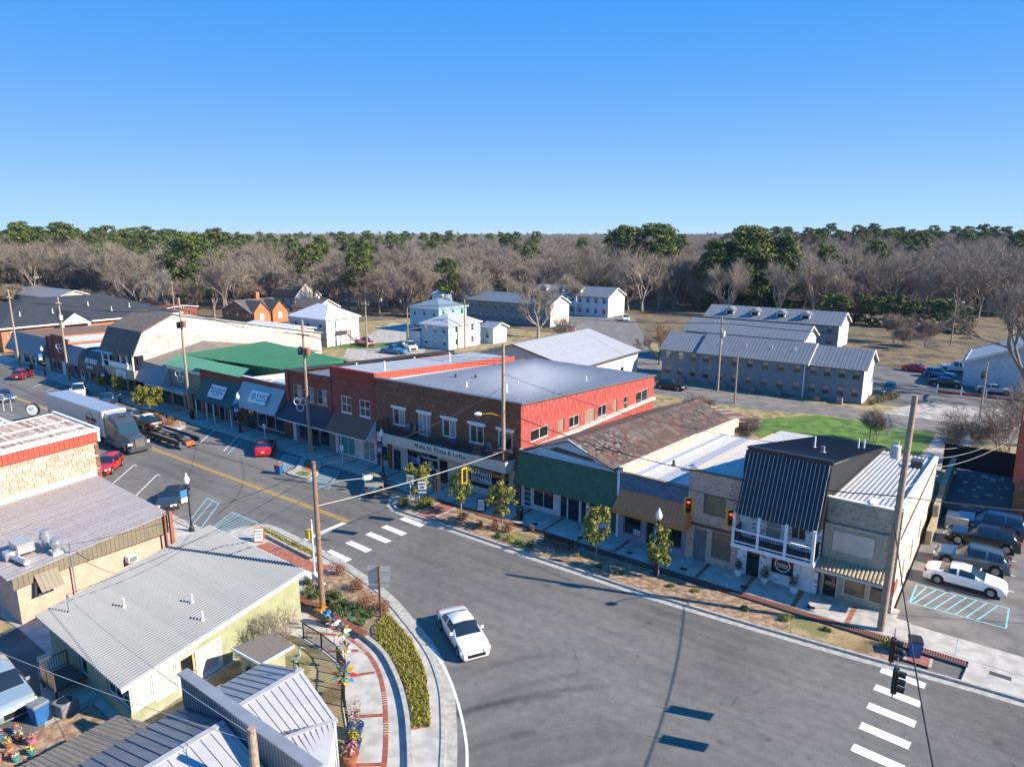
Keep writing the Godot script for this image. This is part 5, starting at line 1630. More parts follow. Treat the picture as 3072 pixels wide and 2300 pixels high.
	# --- olive house with the ribbed roof
	b = thing("olive_house", "olive green house with a wide silver ribbed metal roof and white windows", "house", V(-4, 0, 29))
	var A := Vector2(-0.46, 23.2); var B := Vector2(1.4, 34.6); var C := Vector2(-8.8, 34.4); var D := Vector2(-11.0, 23.0)
	u = V(A.x - B.x, 0, A.y - B.y).normalized()
	nrm = u.cross(UP)
	var O := V(B.x, 0, B.y)
	var hs := [[0.28, 0.85, 1.05, 1.55], [1.55, 0.62, 1.12, 1.6], [2.85, 0.03, 0.98, 2.0], [4.12, 0.3, 1.25, 1.55]]
	mb = MB.new()
	wall_face(mb, O, u, 11.55, 2.5, hs, 3.1)
	var bh := [[7.75, 1.0, 2.6, 1.3], [4.2, 0.55, 1.0, 1.9]]
	wall_face(mb, V(C.x, 0, C.y), V(B.x - C.x, 0, B.y - C.y).normalized(), 10.2, 2.45, bh)
	ywall(mb, A, D, 0, 3.1, 3.1); ywall(mb, D, C, 0, 3.1, 2.45)
	wpart("walls", mb, M.olive, b)
	for k in [0, 1, 3]:
		window(b, O, u, hs[k], {"nx": 1, "ny": 2, "trim": 0.13, "glass": M.curtain, "fw": 0.06, "recess": 0.02})
	door(b, O, u, hs[2], M.yellowdoor, M.white, 0.55)
	var ub := V(B.x - C.x, 0, B.y - C.y).normalized()
	window(b, V(C.x, 0, C.y), ub, bh[0], {"nx": 3, "ny": 2, "trim": 0.1}); window(b, V(C.x, 0, C.y), ub, bh[1], {"nx": 1, "ny": 2, "trim": 0.08, "called": "back_door"})
	metal_roof(b, "roof", V(-11.5, 3.22, 22.85), V(-0.05, 3.22, 22.95), V(1.75, 2.52, 35.0), V(-9.15, 2.5, 34.9), 12, M.steel, 4, 0.085, 0.06)
	mb = MB.new()
	mb.bar(V(-0.02, 3.14, 22.95), V(1.78, 2.44, 35.0), 0.08, 0.2); mb.bar(V(-0.02, 3.14, 22.95), V(0.35, 1.9, 21.9), 0.1, 0.3); mb.bar(V(-11.5, 3.14, 22.85), V(-0.05, 3.14, 22.95), 0.08, 0.18)
	wpart("roof_edge_board", mb, M.white, b)
	mb = MB.new()
	mb.plate([V(-11.4, 1.95, 21.9), V(-11.4, 3.15, 22.9), V(-0.1, 3.15, 22.95), V(0.3, 1.95, 21.9)], V(0, 0.05, 0))
	wpart("front_awning", mb, M.steel, b)
	for p in [V(-5.6, 2.75, 31.5), V(-2.6, 2.9, 29.0), V(-0.4, 2.86, 29.6)]:
		pipe(b, "vent_pipe", p, 0.55, 0.06)
	mb = MB.new(); mb.cyl(V(-7.8, 2.5, 33.6), V(-7.8, 3.6, 33.6), 0.04, 8); mb.tube([V(-7.8, 3.6, 33.6), V(-7.7, 3.75, 33.6), V(-7.55, 3.65, 33.6)], [0.04], 6)
	wpart("service_mast", mb, M.galv, b)
	# back steps with railing
	b = thing("back_steps", "dark wooden back steps with a slatted railing beside the olive house", "steps", V(-4.3, 0, 35.2))
	mb = MB.new(); mb.box(V(-1.3, 0.6, -0.6), V(0.6, 0.72, 0.9)); part("platform", mb, M.darkwood, b)
	for k in 3:
		mb = MB.new(); mb.box(V(-1.3 - 0.3 * (k + 1), 0.5 - 0.18 * (k + 1), -0.5), V(-1.3 - 0.3 * k, 0.56 - 0.18 * (k + 1), 0.8)); part("step", mb, M.darkwood, b)
	railing(b, V(-1.3, 0.72, 0.85) + b.position, V(0.6, 0.72, 0.85) + b.position, 0.9, 0.12, M.darkwood, 1.0, "railing", true)
	railing(b, V(-1.3, 0.72, -0.5) + b.position, V(-1.3, 0.72, 0.8) + b.position, 0.9, 0.12, M.darkwood, 1.4, "railing", true)
	for x in [-1.2, 0.5]:
		mb = MB.new(); mb.bar(V(x, 0, 0.8), V(x, 0.6, 0.8), 0.1, 0.1); part("post", mb, M.darkwood, b)
	b = thing("condenser_unit", "square grey air conditioning condenser beside the back steps", "air conditioner", V(-2.4, 0, 36.1), 0.2)
	mb = MB.new(); mb.cbox(V(-0.45, 0, -0.45), V(0.45, 0.75, 0.45), 0.04); part("casing", mb, M.midgrey, b)
	mb = MB.new(); mb.lathe(V(0, 0.751, 0), [[0.34, 0], [0.34, 0.03], [0.05, 0.05], [0, 0.05]], 16); part("fan_guard", mb, M.black, b)

	# --- shed
	b = thing("garden_shed", "small olive shed with a flat grey roof and a crossed door", "shed", V(3.2, 0, 28.6))
	mb = MB.new(); mb.box(V(2.5, 0, 27.75), V(4.45, 2.0, 29.2)); wpart("walls", mb, M.olive, b)
	mb = MB.new(); mb.plate([V(2.2, 2.12, 29.5), V(4.75, 2.12, 29.4), V(4.9, 2.26, 27.45), V(3.0, 2.26, 27.5)], V(0, 0.08, 0)); wpart("roof", mb, mat("feltroof", [0.2, 0.17, 0.14], 0.95, {"tex": "rough", "scale": 1.5}), b)
	mb = MB.new(); mb.bar(V(2.2, 2.06, 29.52), V(4.78, 2.06, 29.42), 0.05, 0.14); mb.bar(V(4.78, 2.06, 29.42), V(4.93, 2.2, 27.45), 0.05, 0.14); wpart("roof_edge_board", mb, M.white, b)
	mb = MB.new(); mb.box(V(2.46, 0.1, 28.0), V(2.5, 1.85, 29.05)); var sd := wpart("door", mb, M.darkgrey, b)
	mb = MB.new()
	for q in [[0.1, 28.0, 1.85, 28.0], [0.1, 29.05, 1.85, 29.05], [0.1, 28.0, 0.1, 29.05], [1.85, 28.0, 1.85, 29.05], [0.1, 28.0, 1.85, 29.05], [0.1, 29.05, 1.85, 28.0]]:
		mb.bar(V(2.44, q[0], q[1]), V(2.44, q[2], q[3]), 0.09, 0.03, V(0, 0.3, 0.7))
	part("door_trim", mb, M.white, sd)

	# --- grey roofed shop with false front
	b = thing("grey_roofed_shop", "shop with several grey standing seam roofs behind a tall ribbed false front", "shop", V(9, 0, 33))
	metal_roof(b, "gable_roof", V(5.6, 2.75, 29.8), V(5.6, 2.75, 33.5), V(8.62, 3.5, 33.5), V(8.62, 3.5, 29.6), 9, M.steel, 1, 0.05, 0.04)
	metal_roof(b, "gable_roof", V(8.62, 3.5, 29.6), V(8.62, 3.5, 33.5), V(11.0, 2.85, 33.5), V(12.0, 2.65, 30.2), 10, M.steel_pale, 1, 0.05, 0.04)
	metal_roof(b, "valley_roof", V(10.2, 3.0, 33.45), V(12.0, 2.72, 30.25), V(12.25, 3.02, 30.5), V(11.2, 3.1, 33.4), 9, M.steel_dark, 1, 0.03, 0.04)
	metal_roof(b, "side_roof", V(11.2, 3.12, 33.45), V(12.25, 3.05, 30.5), V(13.9, 2.35, 31.7), V(15.0, 2.35, 33.5), 12, M.steel_pale, 1, 0.06, 0.05)
	mb = MB.new()
	mb.bar(V(8.62, 3.53, 29.55), V(8.62, 3.53, 33.5), 0.3, 0.06); mb.bar(V(9.3, 3.73, 34.0), V(9.3, 3.73, 44), 0.3, 0.06); mb.bar(V(11.2, 3.15, 33.4), V(12.3, 3.06, 30.45), 0.2, 0.05)
	wpart("ridge_cap", mb, M.steel_pale, b)
	mb = MB.new()
	mb.box(V(5.5, 2.4, 33.5), V(15.2, 4.3, 33.85)); mb.box(V(5.42, 4.3, 33.44), V(15.25, 4.4, 33.95))
	wpart("false_front", mb, M.steel, b)
	for k in 46:
		mb = MB.new(); mb.box(V(5.55 + k * 0.21, 2.4, 33.85), V(5.61 + k * 0.21, 4.3, 33.89)); wpart("panel_rib", mb, M.steel, b)
	metal_roof(b, "main_roof", V(5.6, 2.7, 34.0), V(5.6, 2.7, 44), V(9.3, 3.7, 44), V(9.3, 3.7, 34.0), 22, M.steel_dark, 1, 0.05, 0.04)
	metal_roof(b, "main_roof", V(9.3, 3.7, 34.0), V(9.3, 3.7, 44), V(14.0, 2.5, 44), V(14.0, 2.5, 34.0), 22, M.steel_pale, 1, 0.05, 0.04)
	metal_roof(b, "porch_roof", V(3.25, 2.35, 35.8), V(3.25, 2.35, 44), V(5.65, 2.66, 44), V(5.65, 2.66, 35.3), 38, [M.tanmetal, mat("wornbrown", [0.24, 0.2, 0.15], 0.8, {"tex": "rough", "scale": 2.0})], 1, 0.03, 0.12)
	mb = MB.new(); mb.box(V(5.8, 0, 30.2), V(11.6, 2.6, 44)); mb.box(V(11.6, 0, 31.6), V(13.6, 2.3, 44)); wpart("walls", mb, M.offwhite, b)
	for k in 4:
		mb = MB.new(); mb.bar(V(3.5, 0, 36.2 + k * 2.4), V(3.5, 2.35, 36.2 + k * 2.4), 0.1, 0.1); wpart("porch_post", mb, M.wood, b)
	b = thing("weather_vane", "small dark weather vane on the grey gable roof's ridge", "weather vane", V(8.62, 3.55, 30.0))
	mb = MB.new(); mb.cyl(Vector3.ZERO, V(0, 0.7, 0), 0.02, 6); part("rod", mb, M.black, b)
	mb = MB.new(); mb.bar(V(-0.3, 0.6, 0), V(0.3, 0.6, 0), 0.03, 0.03); mb.plate([V(0.15, 0.6, 0.01), V(0.4, 0.5, 0.01), V(0.4, 0.72, 0.01)], V(0, 0, 0.02)); part("arrow", mb, M.black, b)

# ---- ground, streets, pavements
func away(x: float, z: float) -> Vector2:
	# (sideways, forwards) of a ground point as measured from the hill-top road, used for the lie of the land only
	var dx := x - 34.5
	var dz := z - 47.1
	return Vector2(0.7986 * dx - 0.6018 * dz, -0.6018 * dx - 0.7986 * dz)

func land(x: float, z: float) -> float:
	var q := away(x, z)
	var y := 5.0 * smoothstep(190.0, 620.0, q.y) + 4.0 * smoothstep(600.0, 1800.0, q.y) + 6.0 * smoothstep(1500, 4200, q.y)
	y += 5.5 * exp(-pow((q.x + 185.0) / 85.0, 2) - pow((q.y - 300.0) / 75.0, 2))
	y += 6.5 * exp(-pow((q.x - 215.0) / 90.0, 2) - pow((q.y - 420.0) / 110.0, 2))
	y += 1.5 * exp(-pow((q.x + 60.0) / 120.0, 2) - pow((q.y - 460.0) / 90.0, 2))
	y += 1.3 * smoothstep(96.0, 104.0, -z) * smoothstep(-26.0, -20.0, x) * (1.0 - smoothstep(10.0, 30.0, x))
	return y

func curve(pts: Array, step := 0.5) -> Array:
	var out := []
	for k in pts.size() - 1:
		var p0: Vector2 = pts[maxi(k - 1, 0)]
		var p1: Vector2 = pts[k]
		var p2: Vector2 = pts[k + 1]
		var p3: Vector2 = pts[mini(k + 2, pts.size() - 1)]
		var n := maxi(1, int(p1.distance_to(p2) / step))
		for j in n:
			out.append(p1.cubic_interpolate(p2, p0, p3, float(j) / n))
	out.append(pts[-1])
	return out

# strip along a line, from sideways offset a to b, between heights
func ribbon(mb: MB, line: Array, a: float, b: float, y0: float, y1: float) -> void:
	var L := []
	var R := []
	for k in line.size():
		var p: Vector2 = line[k]
		var d: Vector2 = (line[mini(k + 1, line.size() - 1)] - line[maxi(k - 1, 0)]).normalized()
		var s := Vector2(-d.y, d.x)
		L.append(p + s * a)
		R.append(p + s * b)
	for k in line.size() - 1:
		var q := [L[k], R[k], R[k + 1], L[k + 1]]
		var t := []
		for p in q:
			t.append(V(p.x, y1, p.y))
		var up: Vector3 = (t[1] - t[0]).cross(t[2] - t[0])
		if up.y > 0:
			mb.quad(t[0], t[1], t[2], t[3])
		else:
			mb.quad(t[3], t[2], t[1], t[0])
		if y1 - y0 > 0.01:
			var dn := V(0, y0 - y1, 0)
			mb.quad(t[0], t[0] + dn, t[3] + dn, t[3])
			mb.quad(t[2], t[2] + dn, t[1] + dn, t[1])

func offset(line: Array, a: float) -> Array:
	var out := []
	for k in line.size():
		var d: Vector2 = (line[mini(k + 1, line.size() - 1)] - line[maxi(k - 1, 0)]).normalized()
		out.append(line[k] + Vector2(-d.y, d.x) * a)
	return out

func stripe(a: Vector2, b: Vector2, w: float, y: float) -> MB:
	var mb := MB.new()
	ribbon(mb, [a, b], -w / 2, w / 2, y, y)
	return mb

const NEAR_KERB := [Vector2(-220, 20.3), Vector2(-120, 20.3), Vector2(-60, 20.3), Vector2(-17.2, 20.3), Vector2(-15.9, 19.0), Vector2(-15.1, 17.0), Vector2(-13.6, 16.45), Vector2(-6, 16.95), Vector2(-2.2, 17.45), Vector2(1.9, 18.35), Vector2(5.4, 19.65), Vector2(8.8, 21.15), Vector2(11.25, 22.75), Vector2(13.1, 24.45), Vector2(15.5, 27.1), Vector2(18.0, 30.4), Vector2(20.5, 35.0), Vector2(22.0, 42.0), Vector2(22.5, 60.0)]
const FAR_KERB := [Vector2(-220, 2.75), Vector2(-63.8, 2.75), Vector2(-62.6, 4.4), Vector2(-61.0, 6.0), Vector2(-50.5, 6.2), Vector2(-49.2, 5.2), Vector2(-50.6, 2.9), Vector2(-12.9, 2.85), Vector2(-10.6, 5.4), Vector2(-8.6, 7.2), Vector2(-4, 7.35), Vector2(4, 7.4), Vector2(10, 7.35), Vector2(16, 7.3), Vector2(22.3, 6.95), Vector2(30.0, 6.25), Vector2(33, 5.8), Vector2(40, 5.4), Vector2(60, 5.3)]

func make_ground() -> void:
	# the lie of the land out to the horizon
	var mb := MB.new()
	var rings := [0.0]
	var rr := 30.0
	while rr < 5200.0:
		rings.append(rr)
		rr *= 1.075 if rr > 150 else 1.2
	var g := []
	for rad in rings:
		var row := []
		for k in 97:
			var a := TAU * k / 96
			var x: float = -20 + cos(a) * rad
			var z: float = -40 + sin(a) * rad
			row.append(V(x, land(x, z) - 0.08, z))
		g.append(row)
	mb.grid(g)
	struct("terrain", mb, M.litter)
	mb = MB.new(); mb.sheet([Vector2(-175, -30), Vector2(60, -30), Vector2(60, -95), Vector2(12, -95), Vector2(-20, -95), Vector2(-175, -95)], -0.035); struct("dry_grass", mb, M.straw)
	# main street
	mb = MB.new()
	for i in 5:
		var x0 := [-260.0, -100.0, -40.0, 0.0, 30.0][i] as float
		var x1 := [-100.0, -40.0, 0.0, 30.0, 70.0][i] as float
		var u := func(x: float, z: float) -> Vector2: return Vector2((x + 100.0) / 153.6, (z + 5.0) / 64.0)
		mb.face(V(x0, 0, 59), V(x1, 0, 59), V(x1, 0, -0.5), V(x0, 0, -0.5), u.call(x0, 59.0), u.call(x1, -0.5))
	struct("main_street", mb, M.road)
	# far pavement: base slab with the planting bed beyond a grated channel
	var far := curve(FAR_KERB, 0.7)
	var wide := []
	for p in far:
		wide.append(p)
	var walk := []
	for p in far:
		walk.append(Vector2(p.x, minf(p.y - 0.14, 3.3 if p.x > -9.3 else 99.0)))
	var poly := [Vector2(-220, -0.6), Vector2(60, -0.6)]
	var rev := walk.duplicate()
	rev.reverse()
	# split at X 30.2: beyond it the pavement ends at the parking lot
	mb = MB.new()
	var left := [Vector2(-220, -0.6), Vector2(30.15, -0.6)]
	for p in rev:
		if p.x <= 30.15:
			left.append(p)
	mb.slab(left, -0.05, 0.128)
	var sw := struct("pavement", mb, M.concrete)
	mb = MB.new(); mb.slab([Vector2(30.15, 0.9), Vector2(60, 0.9), Vector2(60, 5.1), Vector2(40, 5.2), Vector2(34, 5.55), Vector2(34.2, 3.3), Vector2(30.15, 3.3)], -0.05, 0.128); part("corner_slab", mb, M.concrete, sw)
	# flagstones proud of the joints
	var r := RandomNumberGenerator.new()
	r.seed = 3
	var x := -78.0
	while x < 30.0:
		var z1 := 2.55 if x < -9.5 else 3.22
		var bw := 0.28
		mb = MB.new(); mb.box(V(x, 0.1, 0.7 if x > 9 else 0.12), V(x + bw, 0.141, z1)); part("brick_band", mb, M.pavers, sw)
		for j in 2:
			var z0: float = [0.7 if x > 9 else 0.12, (z1 + 0.4) / 2][j]
			var z2: float = [(z1 + 0.4) / 2 - 0.015, z1][j]
			mb = MB.new(); mb.box(V(x + bw + 0.01, 0.1, z0), V(x + 3.3 - 0.01, 0.14 + r.randf() * 0.003, z2)); part("paving_slab", mb, M.concrete, sw)
		x += 3.3
	for k in 5:
		mb = MB.new(); mb.box(V(30.2 + k * 3.3, 0.1, 0.95), V(33.48 + k * 3.3, 0.14, 3.1)); part("paving_slab", mb, M.concrete, sw)
	for k in 9:
		mb = MB.new(); mb.box(V(-10 + k * 4.4, 0.141, 2.4), V(-9.5 + k * 4.4, 0.146, 2.8)); part("drain_cover", mb, M.black, sw)
	mb = MB.new(); mb.box(V(35.2, 0.128, 3.6), V(36.2, 0.135, 4.0)); part("drain_cover", mb, M.darkgrey, sw)
	# kerbs
	mb = MB.new(); ribbon(mb, far, -0.16, 0.02, -0.02, 0.15); var kb := struct("far_kerb", mb, M.kerb)
	mb = MB.new(); ribbon(mb, far, 0.02, 0.5, 0.006, 0.006); part("gutter", mb, M.kerb, kb)
	var near := curve(NEAR_KERB, 0.6)
	mb = MB.new(); ribbon(mb, near, -0.02, 0.2, -0.02, 0.15); kb = struct("near_kerb", mb, M.kerb)
	mb = MB.new(); ribbon(mb, near, -0.6, -0.02, 0.006, 0.006); part("gutter", mb, M.kerb, kb)
	# kerb stones with joints
	for e in [[far, -0.155, 0.015, -30.0, 34.0], [near, -0.015, 0.195, -16.0, 20.0]]:
		var run := 0.0
		var seg := []
		for k in e[0].size():
			var p: Vector2 = e[0][k]
			if p.x < e[3] or p.x > e[4]:
				continue
			seg.append(p)
			if seg.size() > 1:
				run += seg[-1].distance_to(seg[-2])
			if run > 2.4:
				var sm := MB.new()
				var s2 := seg.duplicate()
				s2[0] = (s2[0] as Vector2).lerp(s2[1], 0.04)
				ribbon(sm, s2, e[1], e[2], 0.1, 0.155)
				part("kerb_stone", sm, M.kerb, kb)
				seg = [p]
				run = 0.0
	# planting bed between channel and kerb
	mb = MB.new()
	var bed := []
	for p in far:
		if p.x > -8.2 and p.x < 31.2:
			bed.append(p - Vector2(0, 0.16))
	var bedp := [Vector2(-8.0, 4.0), Vector2(30.9, 4.2)]
	var br := bed.duplicate(); br.reverse()
	for p in br:
		bedp.append(p)
	bedp = [Vector2(-7.6, 3.98), Vector2(31.0, 4.25)] + br
	mb.slab(bedp, -0.05, 0.13)
	struct("planting_bed", mb, M.mulch)
	# grated drain channel
	mb = MB.new()
	mb.box(V(-8.2, -0.02, 3.3), V(34.2, 0.03, 3.34)); mb.box(V(-8.2, 0.0, 3.82), V(34.2, 0.16, 3.98)); mb.box(V(-8.2, -0.01, 3.34), V(34.2, 0.02, 3.82))
	var ch := struct("drain_channel", mb, M.darkgrey)
	mb = MB.new()
	for k in 330:
		mb.box(V(-8.1 + k * 0.128, 0.09, 3.31), V(-8.04 + k * 0.128, 0.12, 3.82))
	part("grate_bars", mb, M.terracotta, ch).set_meta("kind", "stuff")
	# paved pads in the bed
	for q in [[-6.2, 4.0, -4.4, 7.1], [5.55, 4.05, 8.9, 5.75], [31.3, 4.3, 32.4, 5.3]]:
		mb = MB.new(); mb.box(V(q[0], 0.1, q[1]), V(q[2], 0.142, q[3])); struct("brick_pad", mb, M.pavers)
		mb = MB.new()
		mb.box(V(q[0] - 0.15, 0.1, q[1]), V(q[0], 0.15, q[3])); mb.box(V(q[2], 0.1, q[1]), V(q[2] + 0.15, 0.15, q[3]))
		struct("pad_edging", mb, M.kerb)
	# green and worn turf in the bed
	mb = MB.new(); mb.sheet([Vector2(1.6, 6.9), Vector2(2.4, 5.2), Vector2(5.3, 4.3), Vector2(5.3, 7.1)], 0.138); struct("bed_turf", mb, M.straw)
	mb = MB.new(); mb.sheet([Vector2(24.6, 4.3), Vector2(30, 4.35), Vector2(29.4, 5.9), Vector2(25.2, 6.3)], 0.138); struct("bed_turf", mb, M.straw)
	# islands in the parking lane
	var isl := curve([Vector2(-27.4, 3.2), Vector2(-24.4, 3.1), Vector2(-21.4, 5.9), Vector2(-21.3, 7.1), Vector2(-23.2, 7.5), Vector2(-24.4, 7.3), Vector2(-24.6, 6.2), Vector2(-27.4, 3.2)], 0.3)
	mb = MB.new(); mb.slab(isl, -0.02, 0.15); struct("traffic_island", mb, M.kerb)
	mb = MB.new(); mb.sheet([Vector2(-26.4, 3.5), Vector2(-24.8, 3.4), Vector2(-22.4, 5.6), Vector2(-23.8, 6.0)], 0.156); struct("island_paving", mb, M.pavers)
	mb = MB.new(); mb.sheet([Vector2(-23.6, 6.2), Vector2(-22.2, 6.0), Vector2(-21.7, 6.9), Vector2(-23.3, 7.2)], 0.158); struct("island_turf", mb, M.grass)
	mb = MB.new(); mb.sheet([Vector2(-62.0, 4.0), Vector2(-60.6, 5.7), Vector2(-50.4, 5.9), Vector2(-49.8, 5.2), Vector2(-51.2, 3.2), Vector2(-62.0, 3.2)], 0.14); struct("bed_mulch", mb, M.mulch)

	# near block
	mb = MB.new()
	var nb := []
	for p in near:
		nb.append(p)
	var pn := offset(near, 0.18)
	pn.append(Vector2(-220, 60))
	mb.slab(pn, -0.05, 0.1)
	sw = struct("near_block_ground", mb, M.concrete)
	# near pavement slabs along the shops
	for k in 12:
		mb = MB.new(); mb.box(V(-52 + k * 3.0, 0.08, 20.6), V(-49.02 + k * 3.0, 0.112, 23.3)); part("paving_slab", mb, M.concrete, sw)
	mb = MB.new(); mb.sheet([Vector2(-11.7, 19.4), Vector2(-11.6, 18.1), Vector2(-6.1, 18.1), Vector2(-4.0, 17.7), Vector2(-3.9, 18.8), Vector2(-5.8, 19.6)], 0.106); struct("brick_apron", mb, M.pavers)
	mb = MB.new(); mb.sheet([Vector2(-14.1, 16.85), Vector2(-6.4, 17.15), Vector2(-6.5, 17.75), Vector2(-12.6, 17.65)], 0.125); struct("grass_strip", mb, M.grass)
	mb = MB.new(); ribbon(mb, curve([Vector2(-13.4, 17.55), Vector2(-10.5, 17.75), Vector2(-6.4, 17.95)], 0.5), -0.1, 0.1, 0.0, 0.34); tagged_wall("planter_wall", "low concrete edging wall behind the grass strip at the crossing", mb)
	mb = MB.new(); mb.sheet([Vector2(-4.05, 18.9), Vector2(-3.0, 17.7), Vector2(1.9, 18.65), Vector2(3.76, 19.5), Vector2(4.3, 21.6), Vector2(4.9, 22.15), Vector2(-2.2, 21.85), Vector2(-4.0, 20.4)], 0.115); struct("mulch_bed", mb, M.mulch)
	var wl := curve([Vector2(4.9, 22.5), Vector2(6.6, 22.85), Vector2(8.15, 23.5), Vector2(10.0, 24.55), Vector2(11.6, 25.7), Vector2(12.9, 26.8), Vector2(14.7, 28.5), Vector2(17.5, 31.5)], 0.4)
	mb = MB.new(); ribbon(mb, wl, -0.12, 0.12, 0.0, 0.34); tagged_wall("curved_planter_wall", "curved white concrete planter wall along the near pavement", mb)
	mb = MB.new(); ribbon(mb, curve([Vector2(-2.4, 22.1), Vector2(1.5, 22.35), Vector2(4.9, 22.5)], 0.5), -0.12, 0.12, 0.0, 0.42); tagged_wall("bench_wall", "low concrete wall carrying the long slatted wooden bench", mb)
	var bd := [Vector2(3.7, 19.6), Vector2(7.1, 20.9), Vector2(9.8, 22.5), Vector2(11.8, 24.2), Vector2(13.3, 25.7), Vector2(12.7, 26.4), Vector2(11.6, 25.4), Vector2(10.0, 24.3), Vector2(8.2, 23.25), Vector2(5.3, 22.3), Vector2(4.4, 21.6)]
	mb = MB.new(); mb.slab(bd, 0.05, 0.2); struct("grass_bed", mb, M.mulch)
	mb = MB.new(); mb.sheet([Vector2(1.9, 24.9), Vector2(3.7, 24.95), Vector2(5.4, 25.2), Vector2(6.7, 25.75), Vector2(8.6, 27.3), Vector2(10.2, 28.4), Vector2(12.2, 30.0), Vector2(12.0, 31.5), Vector2(6, 31.5), Vector2(1.6, 34.5), Vector2(0.1, 25.0)], 0.106); struct("dry_lawn", mb, M.straw)
	# near pavement: concrete panels, brick edge and cross bands
	var band := curve([Vector2(0.0, 22.75), Vector2(3.9, 22.95), Vector2(5.9, 23.25), Vector2(7.75, 24.0), Vector2(9.5, 25.15), Vector2(11.35, 26.7), Vector2(13.45, 28.75), Vector2(15.5, 31.2)], 0.1)
	var bk := MB.new(); bk.box(V(-0.045, 0, -0.11), V(0.045, 0.05, 0.11))
	var bkm := bk.mesh()
	mb = MB.new(); ribbon(mb, band, -0.02, 0.24, 0.108, 0.108); var edge := struct("brick_edge", mb, M.mortar)
	var last: Vector2 = band[0]
	var n := 0
	for k in range(1, band.size()):
		if last.distance_to(band[k]) < 0.1:
			continue
		var d: Vector2 = (band[k] - last).normalized()
		last = band[k]
		if n >= 190:
			break
		n += 1
		var o := part("brick", bkm, M["paver%d" % (r.randi() % 4)], edge)
		o.position = V(last.x, 0.068 + r.randf() * 0.006, last.y) + V(-d.y, 0, d.x) * 0.11
		o.rotation.y = -d.angle()
	for q in [[Vector2(1.4, 24.3), Vector2(3.2, 23.25)], [Vector2(4.1, 24.7), Vector2(5.5, 23.55)], [Vector2(7.0, 25.4), Vector2(7.85, 24.3)], [Vector2(9.68, 27.5), Vector2(10.8, 26.5)], [Vector2(12.25, 29.65), Vector2(13.35, 28.75)]]:
		var a: Vector2 = q[0]
		var b2: Vector2 = q[1]
		var dd := (b2 - a).normalized()
		var rows := int(a.distance_to(b2) / 0.1)
		mb = MB.new(); ribbon(mb, [a, b2], -0.12, 0.12, 0.107, 0.107); var cb := struct("brick_cross_band", mb, M.mortar)
		for k in rows:
			var o := part("brick", bkm, M["paver%d" % (r.randi() % 4)], cb)
			var p := a + dd * (k + 0.5) * 0.1
			o.position = V(p.x, 0.068, p.y)
			o.rotation.y = -dd.angle()
	mb = MB.new(); mb.sheet([Vector2(-13.2, 34.7), Vector2(-8.9, 34.7), Vector2(-8.9, 35.2), Vector2(-2, 37.2), Vector2(-2, 48), Vector2(-24, 48), Vector2(-24, 35.5)], 0.106); struct("driveway", mb, M.lot)
	mb = MB.new(); mb.sheet([Vector2(-2.0, 35.0), Vector2(3.2, 35.0), Vector2(3.2, 46), Vector2(-2.0, 46)], 0.109); struct("plant_yard", mb, M.mulch)
	mb = MB.new(); mb.sheet([Vector2(-19, 35.6), Vector2(-13.6, 34.8), Vector2(-13.4, 36.0), Vector2(-19, 38)], 0.112); struct("dry_patch", mb, M.straw)

	# right hand parking lot and what lies behind the row
	mb = MB.new(); mb.sheet([Vector2(29.9, 0.88), Vector2(60, 0.88), Vector2(60, -20.4), Vector2(29.9, -20.4)], 0.06); struct("parking_lot", mb, M.oldlot)
	mb = MB.new(); mb.sheet([Vector2(5.5, -41.5), Vector2(7.5, -43.2), Vector2(13.2, -50.3), Vector2(27.1, -49.9), Vector2(26.6, -37.2), Vector2(25.4, -30), Vector2(19.8, -23), Vector2(11, -34)], 0.0); struct("lawn", mb, M.lawn)
	mb = MB.new(); mb.sheet([Vector2(-66, -51.2), Vector2(5, -48.2), Vector2(14, -51.2), Vector2(28, -50.4), Vector2(90, -50), Vector2(90, -56.2), Vector2(23, -56.6), Vector2(-12, -58.8), Vector2(-66, -58.5)], -0.012); struct("back_street", mb, M.oldlot)
	mb = MB.new(); ribbon(mb, [Vector2(-60, -54.6), Vector2(5, -53.6), Vector2(28, -53.2), Vector2(60, -53)], -0.07, 0.07, -0.006, -0.006); struct("back_street_line", mb, M.paint_yellow)
	mb = MB.new(); mb.sheet([Vector2(19.8, -56.7), Vector2(45, -56.5), Vector2(45, -72), Vector2(35.4, -72), Vector2(24, -66.9), Vector2(21.5, -62)], -0.01); struct("gravel_lot", mb, M.gravel)
	mb = MB.new(); mb.sheet([Vector2(17.2, -62), Vector2(21.4, -62.2), Vector2(23.8, -67), Vector2(45, -72.1), Vector2(45, -98), Vector2(24, -98.5), Vector2(10, -95.5), Vector2(10, -78), Vector2(17.5, -76)], -0.006); struct("apartment_lot", mb, M.lot)
	mb = MB.new(); mb.sheet([Vector2(26.6, -34), Vector2(29, -34), Vector2(31.2, -50.2), Vector2(27.4, -50.2)], -0.004); struct("alley", mb, M.gravel)
	mb = MB.new(); mb.sheet([Vector2(-17, -59), Vector2(-17, -66), Vector2(-34, -95), Vector2(-58, -135), Vector2(-80, -132), Vector2(-66, -113), Vector2(-55, -92), Vector2(-40, -66), Vector2(-36, -59)], -0.002); struct("apartment_drive", mb, M.oldlot)
	mb = MB.new(); mb.sheet([Vector2(-84.5, -51), Vector2(-106, -84), Vector2(-96, -86), Vector2(-86, -75), Vector2(-66, -56), Vector2(-60, -48), Vector2(-52, -40), Vector2(-73, -40)], 0.002); struct("corner_lot", mb, M.gravel)
	mb = MB.new(); mb.sheet([Vector2(-86.0, -44.5), Vector2(-76, -53), Vector2(-70, -58), Vector2(-80, -60), Vector2(-88, -52)], 0.012); struct("side_lawn", mb, M.lawn)
